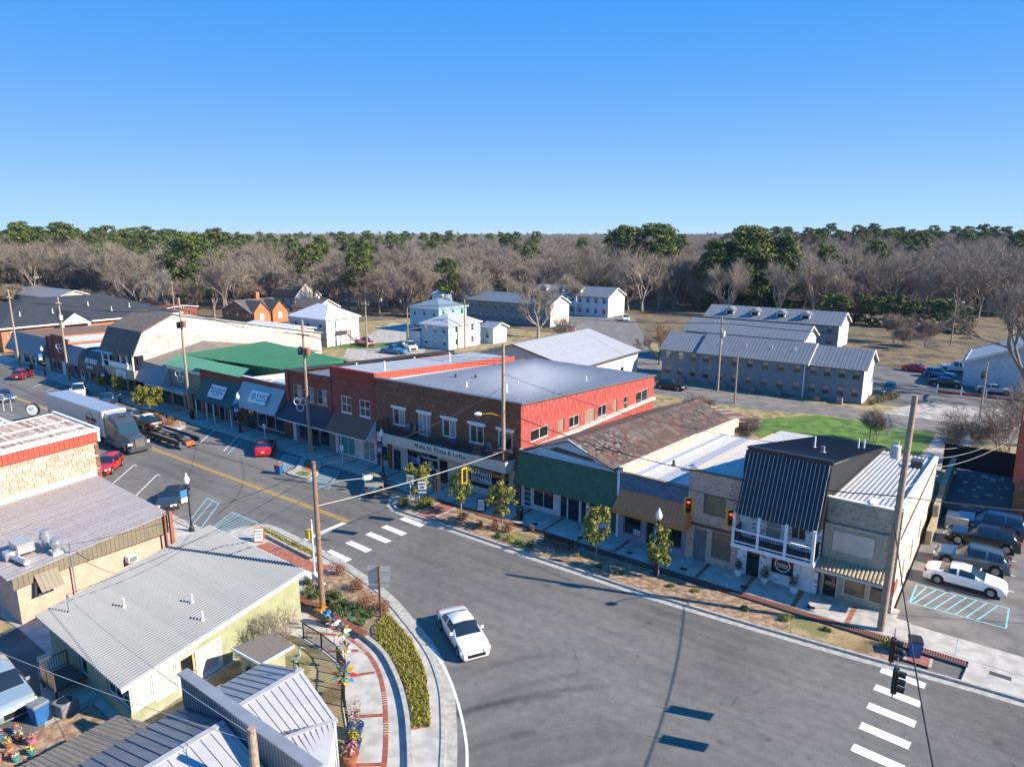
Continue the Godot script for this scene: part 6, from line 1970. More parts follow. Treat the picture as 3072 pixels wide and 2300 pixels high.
	mb = MB.new(); mb.sheet([Vector2(-134, -42), Vector2(-100, -42), Vector2(-100, -58), Vector2(-150, -75), Vector2(-172, -60)], 0.0); struct("brick_hall_lot", mb, M.lot)

	# paint
	var ln := struct("centre_line", stripe(Vector2(-200, 11.28), Vector2(-9.8, 11.38), 0.13, 0.006), M.paint_yellow)
	part("second_line", stripe(Vector2(-200, 11.55), Vector2(-9.8, 11.66), 0.13, 0.006), M.paint_yellow, ln)
	struct("stop_bar", stripe(Vector2(-9.85, 11.9), Vector2(-9.75, 16.0), 0.55, 0.006), M.paint_white)
	for z in [16.15, 14.15, 12.1, 10.35, 8.25]:
		struct("crossing_bar", stripe(Vector2(-6.7, z), Vector2(-4.1, z + 0.12), 0.62, 0.006), M.paint_white)
	for k in 6:
		struct("crossing_bar", stripe(Vector2(30.3, 6.95 + k * 1.87), Vector2(32.5, 7.1 + k * 1.87), 0.62, 0.006), M.paint_white)
	mb = MB.new(); ribbon(mb, curve([Vector2(8.6, 20.65), Vector2(9.9, 21.3), Vector2(11.8, 22.45), Vector2(14.3, 24.4), Vector2(16.3, 26.4), Vector2(18.8, 29.8), Vector2(21, 34.5)], 0.4), -0.07, 0.07, 0.009, 0.009); struct("edge_line", mb, M.paint_white)
	for x0 in [-45.4, -40.3, -65.5, -70.5, -75.5, -80.5, -85.5, -90.5, -95.5]:
		mb = stripe(Vector2(x0, 3.1), Vector2(x0 + 3.8, 7.1), 0.11, 0.006)
		struct("bay_line", mb, M.paint_white)
	for x0 in [-35.0, -12.95]:
		struct("blue_bay_line", stripe(Vector2(x0 - 3.5, 3.7), Vector2(x0, 7.6), 0.12, 0.006), M.paint_blue)
	for x0 in [-59.6, -54.6, -49.6, -44.6, -39.6, -34.65]:
		mb = stripe(Vector2(x0, 15.55), Vector2(x0 + 4.15, 19.55), 0.11, 0.006)
		ribbon(mb, [Vector2(x0, 15.5), Vector2(x0 + 0.55, 15.5)], -0.055, 0.055, 0.007, 0.007)
		struct("bay_line", mb, M.paint_white)
	hatch([Vector2(-30.0, 3.7), Vector2(-27.2, 3.6), Vector2(-25.0, 7.5), Vector2(-27.0, 6.95)], 8, 0.006)
	hatch([Vector2(-23.1, 4.1), Vector2(-20.6, 3.7), Vector2(-17.4, 7.6), Vector2(-20.5, 7.65)], 8, 0.006)
	hatch([Vector2(-24.5, 15.9), Vector2(-22.5, 15.9), Vector2(-18.2, 20.2), Vector2(-20.2, 20.2)], 2, 0.006)
	hatch([Vector2(-19.6, 16.35), Vector2(-15.6, 16.35), Vector2(-15.9, 20.0), Vector2(-17.4, 20.1)], 7, 0.006)
	hatch([Vector2(30.55, -5.2), Vector2(35.8, -5.2), Vector2(35.75, -2.25), Vector2(30.5, -2.15)], 9, 0.068)
	for k in 5:
		struct("bay_line", stripe(Vector2(31.0, -8.0 - k * 2.8), Vector2(36, -8.0 - k * 2.8), 0.1, 0.068), M.paint_white)
	for k in 4:
		struct("bay_line", stripe(Vector2(22.5 + k * 0.1, -80 - k * 3.2), Vector2(27.5, -80 - k * 3.2), 0.12, 0.002), M.paint_white)

func tagged_wall(called: String, label: String, mb: MB) -> void:
	var o := part(numbered(called), mb, M.kerb, self)
	tag(o, label, "wall")

func hatch(q: Array, n: int, y: float) -> void:
	var mb := MB.new()
	for k in 4:
		ribbon(mb, [q[k], q[(k + 1) % 4]], -0.055, 0.055, y, y)
	var o := struct("blue_hatching", mb, M.paint_blue)
	for k in range(1, n):
		var t := float(k) / n
		part("hatch_line", stripe((q[0] as Vector2).lerp(q[1], t), (q[3] as Vector2).lerp(q[2], clampf(t - 0.18, 0, 1)), 0.1, y + 0.001), M.paint_blue, o)

# ---- houses and apartments behind the row
# axis "x" or "z" is the ridge direction, "h" a hipped roof; opt: y0, roof, side, front, n (windows per floor in front), m (on the +X end), floors, panels, trim
func house(called: String, label: String, cat: String, x0: float, x1: float, zf: float, zb: float, ye: float, yr: float, axis: String, opt := {}) -> Node3D:
	var y0: float = opt.get("y0", 0.0)
	var b := thing(called, label, cat, V((x0 + x1) / 2, y0, (zf + zb) / 2), 0, opt.get("group", ""))
	var fm: Material = opt.get("front", M.greysiding)
	var sm: Material = opt.get("side", M.palesiding)
	var rm: Material = opt.get("roof", M.apartroof)
	var floors: int = opt.get("floors", 2)
	var fh := (ye - y0) / floors
	var hf := []
	var hsd := []
	var n: int = opt.get("n", 0)
	for f in floors:
		for k in n:
			var x := (x1 - x0) * (k + 0.5) / n
			hf.append([x - 0.5, f * fh + fh * 0.34, 1.0, minf(1.35, fh * 0.5)])
		for k in opt.get("m", 0):
			var z: float = (zf - zb) * (k + 0.5) / opt.m
			hsd.append([z - 0.45, f * fh + fh * 0.34, 0.9, minf(1.3, fh * 0.48)])
	var mb := MB.new()
	wall_face(mb, V(x0, y0, zf), FX, x1 - x0, ye - y0, hf)
	wall_face(mb, V(x0, y0, zb), V(0, 0, 1), zf - zb, ye - y0)
	wall_face(mb, V(x1, y0, zb), V(-1, 0, 0), x1 - x0, ye - y0)
	var zm := (zf + zb) / 2
	var xm := (x0 + x1) / 2
	if axis == "x":
		mb.tri(V(x0, ye, zb), V(x0, ye, zf), V(x0, yr, zm))
	elif axis == "z":
		mb.tri(V(x0, ye, zf), V(x1, ye, zf), V(xm, yr, zf)); mb.tri(V(x1, ye, zb), V(x0, ye, zb), V(xm, yr, zb))
	wpart("front_wall", mb, fm, b)
	mb = MB.new()
	wall_face(mb, V(x1, y0, zf), SZ, zf - zb, ye - y0, hsd)
	if axis == "x":
		mb.tri(V(x1, ye, zf), V(x1, ye, zb), V(x1, yr, zm))
	wpart("side_wall", mb, sm, b)
	for q in hf:
		window(b, V(x0, y0, zf), FX, q, {"frame": opt.get("frame", M.offwhite), "glass": opt.get("glass", [M.glass, M.glass_blind])})
	for q in hsd:
		window(b, V(x1, y0, zf), SZ, q, {"frame": M.offwhite})
	var o := 0.45
	var dy := (yr - ye) * 0.1
	var p: int = opt.get("panels", 0)
	if axis == "x":
		var A := [V(x0 - o, ye - dy, zf + o), V(x1 + o, ye - dy, zf + o), V(x1 + o, yr + 0.05, zm), V(x0 - o, yr + 0.05, zm)]
		var B := [V(x0 - o, yr + 0.05, zm), V(x1 + o, yr + 0.05, zm), V(x1 + o, ye - dy, zb - o), V(x0 - o, ye - dy, zb - o)]
		if p:
			metal_roof(b, "roof", A[0], A[1], A[2], A[3], p, rm, 1, 0.04, 0.06)
		mb = MB.new()
		if not p:
			mb.plate(A, V(0, 0.12, 0))
		mb.plate(B, V(0, 0.12, 0))
		wpart("roof" if not p else "back_roof", mb, rm, b)
		mb = MB.new()
		mb.bar(A[1] - UP * 0.1 + FX * 0.02, A[2] - UP * 0.1 + FX * 0.02, 0.06, 0.22); mb.bar(B[1] - UP * 0.1 + FX * 0.02, B[2] - UP * 0.1 + FX * 0.02, 0.06, 0.22)
		wpart("verge_board", mb, M.white, b)
	elif axis == "z":
		var A := [V(xm, yr + 0.05, zf + o), V(x1 + o, ye - dy, zf + o), V(x1 + o, ye - dy, zb - o), V(xm, yr + 0.05, zb - o)]
		var B := [V(x0 - o, ye - dy, zf + o), V(xm, yr + 0.05, zf + o), V(xm, yr + 0.05, zb - o), V(x0 - o, ye - dy, zb - o)]
		mb = MB.new()
		mb.plate(A, V(0, 0.12, 0)); mb.plate(B, V(0, 0.12, 0))
		wpart("roof", mb, rm, b)
		mb = MB.new()
		mb.bar(A[0] - UP * 0.1, A[1] - UP * 0.1, 0.06, 0.22, V(0, 0, 1)); mb.bar(B[0] - UP * 0.1, B[1] - UP * 0.1, 0.06, 0.22, V(0, 0, 1))
		wpart("verge_board", mb, M.white, b)
	else:
		var e := [V(x0 - o, ye, zf + o), V(x1 + o, ye, zf + o), V(x1 + o, ye, zb - o), V(x0 - o, ye, zb - o)]
		var l := maxf(0.3, absf((x1 - x0) - (zf - zb)) / 2)
		var lx := l if (x1 - x0) > (zf - zb) else 0.15
		var lz := l if (x1 - x0) <= (zf - zb) else 0.15
		var a := V(xm - lx, yr, zm + lz); var c := V(xm + lx, yr, zm + lz); var d := V(xm + lx, yr, zm - lz); var f := V(xm - lx, yr, zm - lz)
		mb = MB.new()
		mb.quad(e[0], e[1], c, a); mb.quad(e[1], e[2], d, c); mb.quad(e[2], e[3], f, d); mb.quad(e[3], e[0], a, f); mb.quad(a, c, d, f); mb.quad(e[3], e[2], e[1], e[0])
		wpart("roof", mb, rm, b)
		mb = MB.new(); mb.box(V(x0 - o, ye - 0.2, zb - o), V(x1 + o, ye - 0.01, zf + o)); wpart("eave_board", mb, M.white, b)
	return b

func dormer(b: Node3D, x: float, z: float, y: float) -> void:
	var mb := MB.new()
	mb.box(V(x - 0.9, y - 0.9, z - 1.6), V(x + 0.9, y + 0.5, z + 0.2)); mb.tri(V(x - 0.9, y + 0.5, z + 0.2), V(x + 0.9, y + 0.5, z + 0.2), V(x, y + 1.1, z + 0.2))
	var d := wpart("dormer", mb, M.palesiding, b)
	mb = MB.new()
	mb.plate([V(x, y + 1.15, z + 0.5), V(x + 1.2, y + 0.4, z + 0.5), V(x + 1.2, y + 0.4, z - 2.2), V(x, y + 1.15, z - 2.6)], V(0, 0.08, 0)); mb.plate([V(x - 1.2, y + 0.4, z + 0.5), V(x, y + 1.15, z + 0.5), V(x, y + 1.15, z - 2.6), V(x - 1.2, y + 0.4, z - 2.2)], V(0, 0.08, 0))
	part("dormer_roof", mb, M.apartroof, d)
	mb = MB.new(); mb.box(V(x - 0.6, y - 0.5, z + 0.2), V(x + 0.6, y + 0.3, z + 0.23)); part("pane", mb, M.glass, d)

func make_back() -> void:
	# apartments nearest the back street, in three staggered blocks
	var b := house("apartment_block", "long grey apartment block with a ribbed metal roof facing the back street", "apartments", -14.6, -7.9, -60.4, -68, 5.2, 7.5, "x", {"n": 3, "panels": 14, "group": "staggered apartment blocks", "frame": M.midgrey})
	b.set_meta("label", "short left-hand grey apartment block on the back street, set behind its neighbour")
	b = house("apartment_block", "long middle grey apartment block on the back street", "apartments", -7.85, 8.7, -59.9, -68, 5.3, 7.7, "x", {"n": 7, "panels": 32, "group": "staggered apartment blocks", "frame": M.midgrey})
	for x in [-5.0, -1.0, 3.0, 6.5]:
		pipe(b, "vent_pipe", V(x, 6.3, -62), 0.7, 0.09)
	b = house("apartment_block", "right-hand grey apartment block with a pale gable end above clipped bushes", "apartments", 8.75, 16.6, -60.3, -68.4, 5.2, 7.4, "x", {"n": 4, "panels": 16, "group": "staggered apartment blocks", "frame": M.midgrey})
	var mb := MB.new(); mb.cyl(V(8.6, 0, -59.8), V(8.6, 5.2, -59.8), 0.08, 6); wpart("downpipe", mb, M.white, b)
	for x in [-10.0, -3.0, 1.5, 5.5, 11.0, 14.0]:
		var a := thing("condenser_unit", "grey condenser unit by the wall of the apartment on the back street", "air conditioner", V(x, 0, -58.9), 0, "apartment condensers")
		mb = MB.new(); mb.cbox(V(-0.4, 0, -0.4), V(0.4, 0.8, 0.4), 0.04); part("casing", mb, M.midgrey, a)
		mb = MB.new(); mb.lathe(V(0, 0.8, 0), [[0.32, 0], [0.3, 0.03], [0, 0.04]], 12); part("fan_guard", mb, M.black, a)
	house("apartment_block", "grey apartment block with pale gable between the two longer blocks", "apartments", -18.5, 3.4, -79, -87.5, 6.0, 7.9, "x", {"n": 8, "panels": 30})
	b = house("apartment_block", "grey apartment block with dormers beside the dry field", "apartments", -24, 4.0, -103, -112, 6.1, 8.2, "x", {"y0": 1.2, "n": 8, "panels": 36, "frame": M.black})
	for x in [-19.0, -13.5, -8.0, -3.0]:
		dormer(b, x, -104.5, 7.1)
	b = house("apartment_block", "long grey apartment block with a lit pale gable beside the bare tree", "apartments", -97, -66, -103, -112, 6.0, 8.0, "x", {"n": 11, "panels": 0, "frame": M.midgrey})
	b = house("apartment_block", "blue-grey apartment block with dormers and open landings", "apartments", -92, -64.5, -131, -141, 6.1, 8.4, "x", {"n": 10, "panels": 0, "front": M.paleblue, "frame": M.black})
	for x in [-88.0, -82.0, -75.5]:
		dormer(b, x, -132.4, 7.3)
	mb = MB.new(); mb.box(V(-81, 2.9, -130.9), V(-74.5, 3.1, -129.6))
	for x in [-80.9, -77.7, -74.6]:
		mb.box(V(x - 0.1, 0, -129.7), V(x + 0.1, 5.8, -129.5))
	mb.box(V(-81, 3.9, -129.65), V(-74.5, 4.0, -129.55)); wpart("landing", mb, M.white, b)
	# big metal shed behind the plaza
	b = thing("metal_shed", "large shed with a pale grey sheet metal roof behind the brick building", "shed", V(-29, 0, -50))
	metal_roof(b, "roof", V(-29.5, 7.2, -38), V(-29.5, 7.2, -61), V(-18.3, 4.4, -60), V(-18.3, 4.4, -38.5), 24, M.steel_pale, 1, 0.02, 0.05)
	mb = MB.new(); mb.plate([V(-40.5, 4.4, -38.5), V(-29.5, 7.2, -38), V(-29.5, 7.2, -61), V(-40.5, 4.4, -60)], V(0, 0.1, 0)); wpart("back_roof", mb, M.steel, b)
	mb = MB.new(); wall_face(mb, V(-18.9, 0, -38.9), SZ, 21, 4.4, [[8, 1, 0.9, 2.2], [15, 0.1, 1.0, 2.2]]); wall_face(mb, V(-40, 0, -38.9), FX, 21, 4.3); mb.tri(V(-40, 4.3, -38.9), V(-18.9, 4.3, -38.9), V(-29.5, 7.1, -38.9)); wpart("walls", mb, M.palesiding, b)
	for q in [[8, 1, 0.9, 2.2], [15, 0.1, 1.0, 2.2]]:
		window(b, V(-18.9, 0, -38.9), SZ, q, {"frame": M.darkgrey})
	mb = MB.new(); mb.bar(V(-18.2, 4.3, -38.5), V(-18.2, 4.3, -60), 0.1, 0.2); mb.bar(V(-18.3, 4.33, -38.4), V(-29.5, 7.1, -37.95), 0.1, 0.2); wpart("eave_board", mb, M.darkwood, b)
	for k in 3:
		var a := thing("condenser_unit", "grey condenser unit beside the metal shed's back wall", "air conditioner", V(-17.6, 0, -48 - k * 1.6), 0, "shed condensers")
		mb = MB.new(); mb.cbox(V(-0.45, 0, -0.45), V(0.45, 1.0, 0.45), 0.04); part("casing", mb, M.galv, a)
		mb = MB.new(); mb.lathe(V(0, 1.0, 0), [[0.34, 0], [0.3, 0.03], [0, 0.04]], 12); part("fan_guard", mb, M.black, a)
	# houses left of centre
	b = house("hipped_house", "two storey white house with a hipped white roof and outside stairs", "house", -99.5, -86.6, -47, -56, 6.0, 8.6, "h", {"front": mat("shadedwhite", [0.42, 0.46, 0.52], 0.85, {"tex": "plain"}), "side": M.white, "roof": M.whiteroof, "n": 3, "m": 0})  # walls are white; the front's blue-grey is shade put into its colour
	mb = MB.new(); mb.box(V(-86.55, 3.0, -52.5), V(-85.2, 3.12, -49.5))
	for k in 10:
		mb.box(V(-86.4, 2.9 - k * 0.3, -52.8 - k * 0.3), V(-85.3, 2.96 - k * 0.3, -52.5 - k * 0.3))
	mb.bar(V(-85.25, 4.0, -49.5), V(-85.25, 4.0, -52.5), 0.06, 0.1); mb.bar(V(-85.25, 4.0, -52.5), V(-85.25, 1.0, -55.5), 0.06, 0.1)
	for z in [-49.6, -52.4, -54.0]:
		mb.bar(V(-85.3, 0, z), V(-85.3, 4.0 if z > -53 else 2.5, z), 0.12, 0.12)
	wpart("outside_stair", mb, M.redwood, b)
	house("blue_house", "blue two storey house with a slate blue hipped roof and small chimney", "house", -92, -82, -77.5, -88, 6.0, 8.0, "h", {"front": M.bluesiding, "side": M.bluesiding, "roof": M.blueroof, "n": 3, "m": 3})
	b = house("pale_blue_house", "pale blue house with a mottled silver hipped roof under tree shadows", "house", -70.5, -62.6, -59.6, -70, 5.2, 7.2, "h", {"front": M.bluesiding, "side": M.paleblue, "roof": M.steel_pale, "n": 3, "m": 2})
	mb = MB.new(); mb.plate([V(-75, 3.4, -58.8), V(-70.3, 4.2, -58.8), V(-70.3, 4.2, -65), V(-75, 3.4, -65)], V(0, 0.1, 0)); mb.box(V(-74.8, 0, -64.8), V(-70.6, 3.4, -59.2)); wpart("lean_to", mb, M.paleblue, b)
	house("annex_house", "narrow pale blue annex on a brick base beside the pale blue house", "house", -64, -60.5, -72, -77, 3.6, 4.6, "x", {"front": M.paleblue, "side": M.paleblue, "roof": M.steel, "floors": 1, "n": 1})
	b = house("brick_cottage", "red brick cottage with twin pointed gables and a chimney", "house", -148, -133, -59, -70, 3.4, 6.2, "z", {"front": M.brick_orange, "side": M.brick_orange, "roof": M.greyshingle, "floors": 1, "n": 3, "m": 2})
	for z in [-61.3, -67.0]:
		mb = MB.new(); mb.plate([V(-132.3, 0, z + 2.3), V(-132.3, 0, z - 2.3), V(-132.3, 3.4, z - 2.3), V(-132.3, 6.0, z), V(-132.3, 3.4, z + 2.3)], V(0.5, 0, 0)); var gb := wpart("gable", mb, M.brick_orange, b)
		mb = MB.new(); mb.box(V(-132.28, 1.2, z - 0.6), V(-132.2, 2.8, z + 0.6)); part("window", mb, M.white, gb)
		mb = MB.new(); mb.plate([V(-132.0, 3.3, z + 2.6), V(-132.0, 6.2, z), V(-139, 6.2, z), V(-139, 3.3, z + 2.6)], V(0, 0.1, 0)); mb.plate([V(-132.0, 6.2, z), V(-132.0, 3.3, z - 2.6), V(-139, 3.3, z - 2.6), V(-139, 6.2, z)], V(0, 0.1, 0)); part("gable_roof", mb, M.greyshingle, gb)
	mb = MB.new(); mb.box(V(-141, 5, -66), V(-140, 8, -65)); wpart("chimney", mb, M.brick_orange, b)
	house("cream_cottage", "cream cottage with a brown shingle roof next to the brick cottage", "house", -139, -128, -76, -84, 3.4, 5.6, "x", {"front": M.cream, "side": M.cream, "roof": M.greyshingle, "floors": 1, "n": 3, "m": 2})
	house("dark_roofed_house", "white house with a steep dark roof behind the hipped white house", "house", -173, -160, -92, -102, 4.0, 8.6, "x", {"front": M.paleblue, "side": M.white, "roof": M.hiproof, "floors": 1, "n": 3, "m": 2})
	b = house("low_white_store", "low store with a flat white roof behind the gambrel building", "store", -103, -87, -37, -44, 4.6, 5.2, "x", {"front": M.brick_tan, "side": M.white, "roof": M.whiteroof, "floors": 1})
	house("grey_gabled_house", "grey gabled house behind the bare tree by the gravel lot", "house", 27, 44, -84, -98, 4.2, 7.6, "z", {"front": M.paleblue, "side": M.greysiding, "roof": M.greyroof, "floors": 1, "n": 3})
	house("grey_wing_house", "pale wing with a sloping grey roof beside the grey gabled house", "house", 44.5, 56, -80, -96, 4.0, 7.0, "x", {"front": M.greysiding, "side": M.greysiding, "roof": M.steel, "floors": 1, "n": 3})
	# roofs glimpsed among the trees: [x, z, width, depth, eave, ridge, axis, wall, roof, label]
	for q in [[-272, -57, 14, 8, 4, 6.5, "x", M.palesiding, M.greyshingle, "long pale house under the big bare tree behind the brick hall"], [-226, -44, 40, 12, 2.6, 4.6, "x", M.stucco, M.steel, "long low shed with a silver roof behind the brick hall"], [-214, -84, 18, 10, 4, 5.2, "x", M.white, M.whiteroof, "white flat topped building beyond the silver shed"], [-200, -140, 12, 8, 3.4, 6, "z", M.white, M.hiproof, "white gabled house half hidden by bare trees"], [-188, -122, 14, 8, 3.2, 5.4, "x", M.white, M.greyshingle, "low white house deep among the bare trees"], [-156, -117, 14, 8, 3.2, 5.4, "x", M.cream, M.greyshingle, "cream house with brown roof among bare trees"], [-176, -146, 9, 8, 3.4, 7, "z", M.white, M.hiproof, "small steep white gable in the woods"], [-120, -212, 12, 9, 4.2, 6.6, "x", M.brick_orange, M.redfascia, "red roofed house behind the dormered apartments"], [-36, -252, 13, 9, 4.2, 7.2, "x", M.cream, mat("pinkroof", [0.36, 0.15, 0.14], 0.9, {"tex": "plain"}), "house with a dull pink roof among bare trees"], [-24, -272, 12, 9, 4.4, 7.4, "x", M.white, M.whiteroof, "white roofed house beyond the pink roofed one"], [-4, -238, 11, 8, 3.6, 6.2, "x", M.white, M.whiteroof, "white cottage beside the great spreading oak"], [48, -200, 12, 8, 3.2, 5.4, "x", M.palesiding, M.greyshingle, "pale house hidden behind trees beyond the grey gabled house"], [-103, -102, 4, 5, 7, 8, "x", M.paleblue, M.paleblue, "tall narrow pale blue tower house behind the blue house"], [-168, -52, 22, 9, 3.5, 4.0, "x", M.brick_red, M.redwood, "low dark red canopy building behind the brick hall"]]:
		var y := land(q[0], q[1])
		house("far_house", q[9], "house", q[0] - q[2] / 2.0, q[0] + q[2] / 2.0, q[1] + q[3] / 2.0, q[1] - q[3] / 2.0, y + q[4], y + q[5], q[6], {"y0": y - 0.1, "front": q[7], "side": q[7], "roof": q[8], "floors": 1, "n": 3, "m": 2})
	# lot fences
	b = thing("concrete_barrier_wall", "scalloped pale blue-grey wall along the corner lot", "wall", V(-90, 0, -70))
	for k in 7:
		mb = MB.new(); mb.cbox(V(-88 + k * 2.4, 0, -76 + k * 2.6), V(-85.7 + k * 2.4, 1.1 - 0.1 * (k % 3), -75.7 + k * 2.6), 0.05); wpart("wall_section", mb, M.paleblue, b)
	b = thing("red_rail_fence", "low dark red rail with white posts beside the gravel lot", "fence", V(30, 0, -72.5))
	mb = MB.new(); mb.box(V(24.5, 0.35, -74.05), V(37, 0.75, -73.95)); wpart("rail", mb, M.redmetal, b)
	for k in 5:
		mb = MB.new(); mb.box(V(24.5 + k * 3.1, 0, -73.95), V(24.65 + k * 3.1, 1.6, -73.8)); wpart("post", mb, M.white, b)

# ---- vegetation
var wood_mesh := []
var crown_mesh := []
var pine_wood := []
var pine_crown := []
var houses_at := []

func limb(mw: MB, mc: MB, r: RandomNumberGenerator, p: Vector3, d: Vector3, len: float, rad: float, depth: int, twig: Array) -> void:
	var pts := [p]
	var rs := [rad]
	var dir := d
	for k in 2:
		dir = (dir + V(r.randf_range(-0.22, 0.22), r.randf_range(-0.05, 0.2), r.randf_range(-0.22, 0.22))).normalized()
		pts.append(pts[-1] + dir * len / 2)
		rs.append(lerpf(rad, rad * 0.62, (k + 1) / 2.0))
	mw.tube(pts, rs, 5 if depth > 2 else 3, false)
	if depth == 0:
		for k in twig[0]:
			var o: Vector3 = (pts[0] as Vector3).lerp(pts[2], r.randf())
			var t := (dir * 0.7 + V(r.randfn(0, 0.6), r.randfn(0.15, 0.5), r.randfn(0, 0.6))).normalized()
			var l: float = twig[1] * r.randf_range(0.5, 1.2)
			var s: Vector3 = t.cross(V(r.randfn(), r.randfn(), r.randfn())).normalized() * twig[2]
			mc.tri(o - s, o + s, o + t * l)
			for j in 2:
				var o2 := o + t * l * r.randf_range(0.3, 0.8)
				var t2 := (t + V(r.randfn(0, 0.6), r.randfn(0.1, 0.5), r.randfn(0, 0.6))).normalized()
				mc.tri(o2 - s * 0.7, o2 + s * 0.7, o2 + t2 * l * 0.7)
		return
	var n := 3 if depth > 1 else 4
	for k in n:
		var ax := dir.cross(V(r.randfn(), r.randfn(), r.randfn())).normalized()
		var nd := dir.rotated(ax, r.randf_range(0.3, 0.85))
		nd = (nd + UP * 0.12).normalized()
		var at: Vector3 = pts[2] if k < 2 else (pts[1] as Vector3).lerp(pts[2], r.randf_range(-0.6, 0.8))
		limb(mw, mc, r, at, nd, len * r.randf_range(0.62, 0.85), rad * (0.6 if k else 0.68), depth - 1, twig)

func bare_tree(seed: int, h: float, depth := 4, twig := [7, 1.1, 0.022], spread := 0.5, stems := 1) -> Array:
	var r := RandomNumberGenerator.new()
	r.seed = seed
	var mw := MB.new()
	var mc := MB.new()
	for s in stems:
		var rad := h * 0.02 / sqrt(stems)
		var base := Vector3.ZERO if stems == 1 else V(r.randf_range(-0.5, 0.5), 0, r.randf_range(-0.5, 0.5))
		var lean := V(r.randf_range(-0.12, 0.12), 1, r.randf_range(-0.12, 0.12)).normalized() if stems == 1 else V(base.x * 0.6, 1, base.z * 0.6).normalized()
		var top := base + lean * h * (0.2 if stems == 1 else 0.12)
		mw.tube([base - UP * 0.3, base + lean * h * 0.08, top], [rad * 1.5, rad * 1.1, rad], 6, false)
		for k in (4 if stems == 1 else 2):
			var a := TAU * (k + r.randf() * 0.6) / 4
			var d := V(cos(a) * spread, 1.0, sin(a) * spread).normalized() if k else lean
			limb(mw, mc, r, top - lean * h * 0.03 * k, d, h * 0.27 * r.randf_range(0.85, 1.1), rad * 0.75, depth - 1, twig)
	return [mw, mc]

# clump of leaf-sized faces
func leaf_clump(mb: MB, r: RandomNumberGenerator, c: Vector3, size: Vector3, n: int, leaf: float, tints: Array, long := 1.0) -> void:
	for k in n:
		var q := V(r.randfn(0, 0.45), r.randfn(0, 0.45), r.randfn(0, 0.45))
		if q.length() > 1.0:
			q = q.normalized()
		var p := c + q * size
		var nrm := (q + V(r.randfn(0, 0.5), r.randfn(0.4, 0.5), r.randfn(0, 0.5))).normalized()
		var u := nrm.cross(V(r.randfn(), r.randfn(), r.randfn())).normalized()
		var w := nrm.cross(u)
		var s := leaf * r.randf_range(0.6, 1.3)
		mb.tint = tints[r.randi() % tints.size()]
		mb.quad(p - u * s * long, p - w * s * 0.5, p + u * s * long, p + w * s * 0.5)
	mb.tint = Color(1, 1, 1)

func pine(seed: int, h: float, wide: float, from: float, clumps: int, leaf := 0.3, per := 34) -> Array:
	var r := RandomNumberGenerator.new()
	r.seed = seed
	var mw := MB.new()
	var mc := MB.new()
	mw.tube([V(0, -0.5, 0), V(0.1, h * 0.4, 0), V(0, h * 0.95, 0.1)], [h * 0.016, h * 0.012, 0.05], 6, false)
	var tints := [Color(0.05, 0.085, 0.015), Color(0.085, 0.12, 0.018), Color(0.14, 0.16, 0.022), Color(0.03, 0.055, 0.014)]
	for k in clumps:
		var t := pow(r.randf(), 0.85)
		var y := lerpf(from, 0.97, t) * h
		var f := sin(PI * clampf(0.12 + (1.0 - t) * 0.75, 0, 1))
		var a := r.randf() * TAU
		var rad := wide * f * sqrt(r.randf_range(0.25, 1.0))
		var p := V(cos(a) * rad, y + r.randf_range(-0.4, 0.4), sin(a) * rad)
		mw.tube([V(0, y - rad * 0.3, 0), p], [0.06, 0.02], 3, false)
		var s := r.randf_range(0.7, 1.25)
		leaf_clump(mc, r, p, V(1.15, 0.55, 1.15) * s * wide * 0.3, per, leaf, tints, 1.5)
	return [mw, mc]

func tree_thing(called: String, label: String, parts: Array, wm: Material, cm: Material, at: Vector3, turn: float, s: float, group := "") -> Node3D:
	var t := thing(called, label, "tree", at, turn, group)
	t.scale = Vector3.ONE * s
	part("trunk", parts[0], wm, t)
	part("crown", parts[1], cm, t)
	return t

func spot(x: float, z: float) -> Vector3:
	return V(x, land(x, z) - 0.1, z)

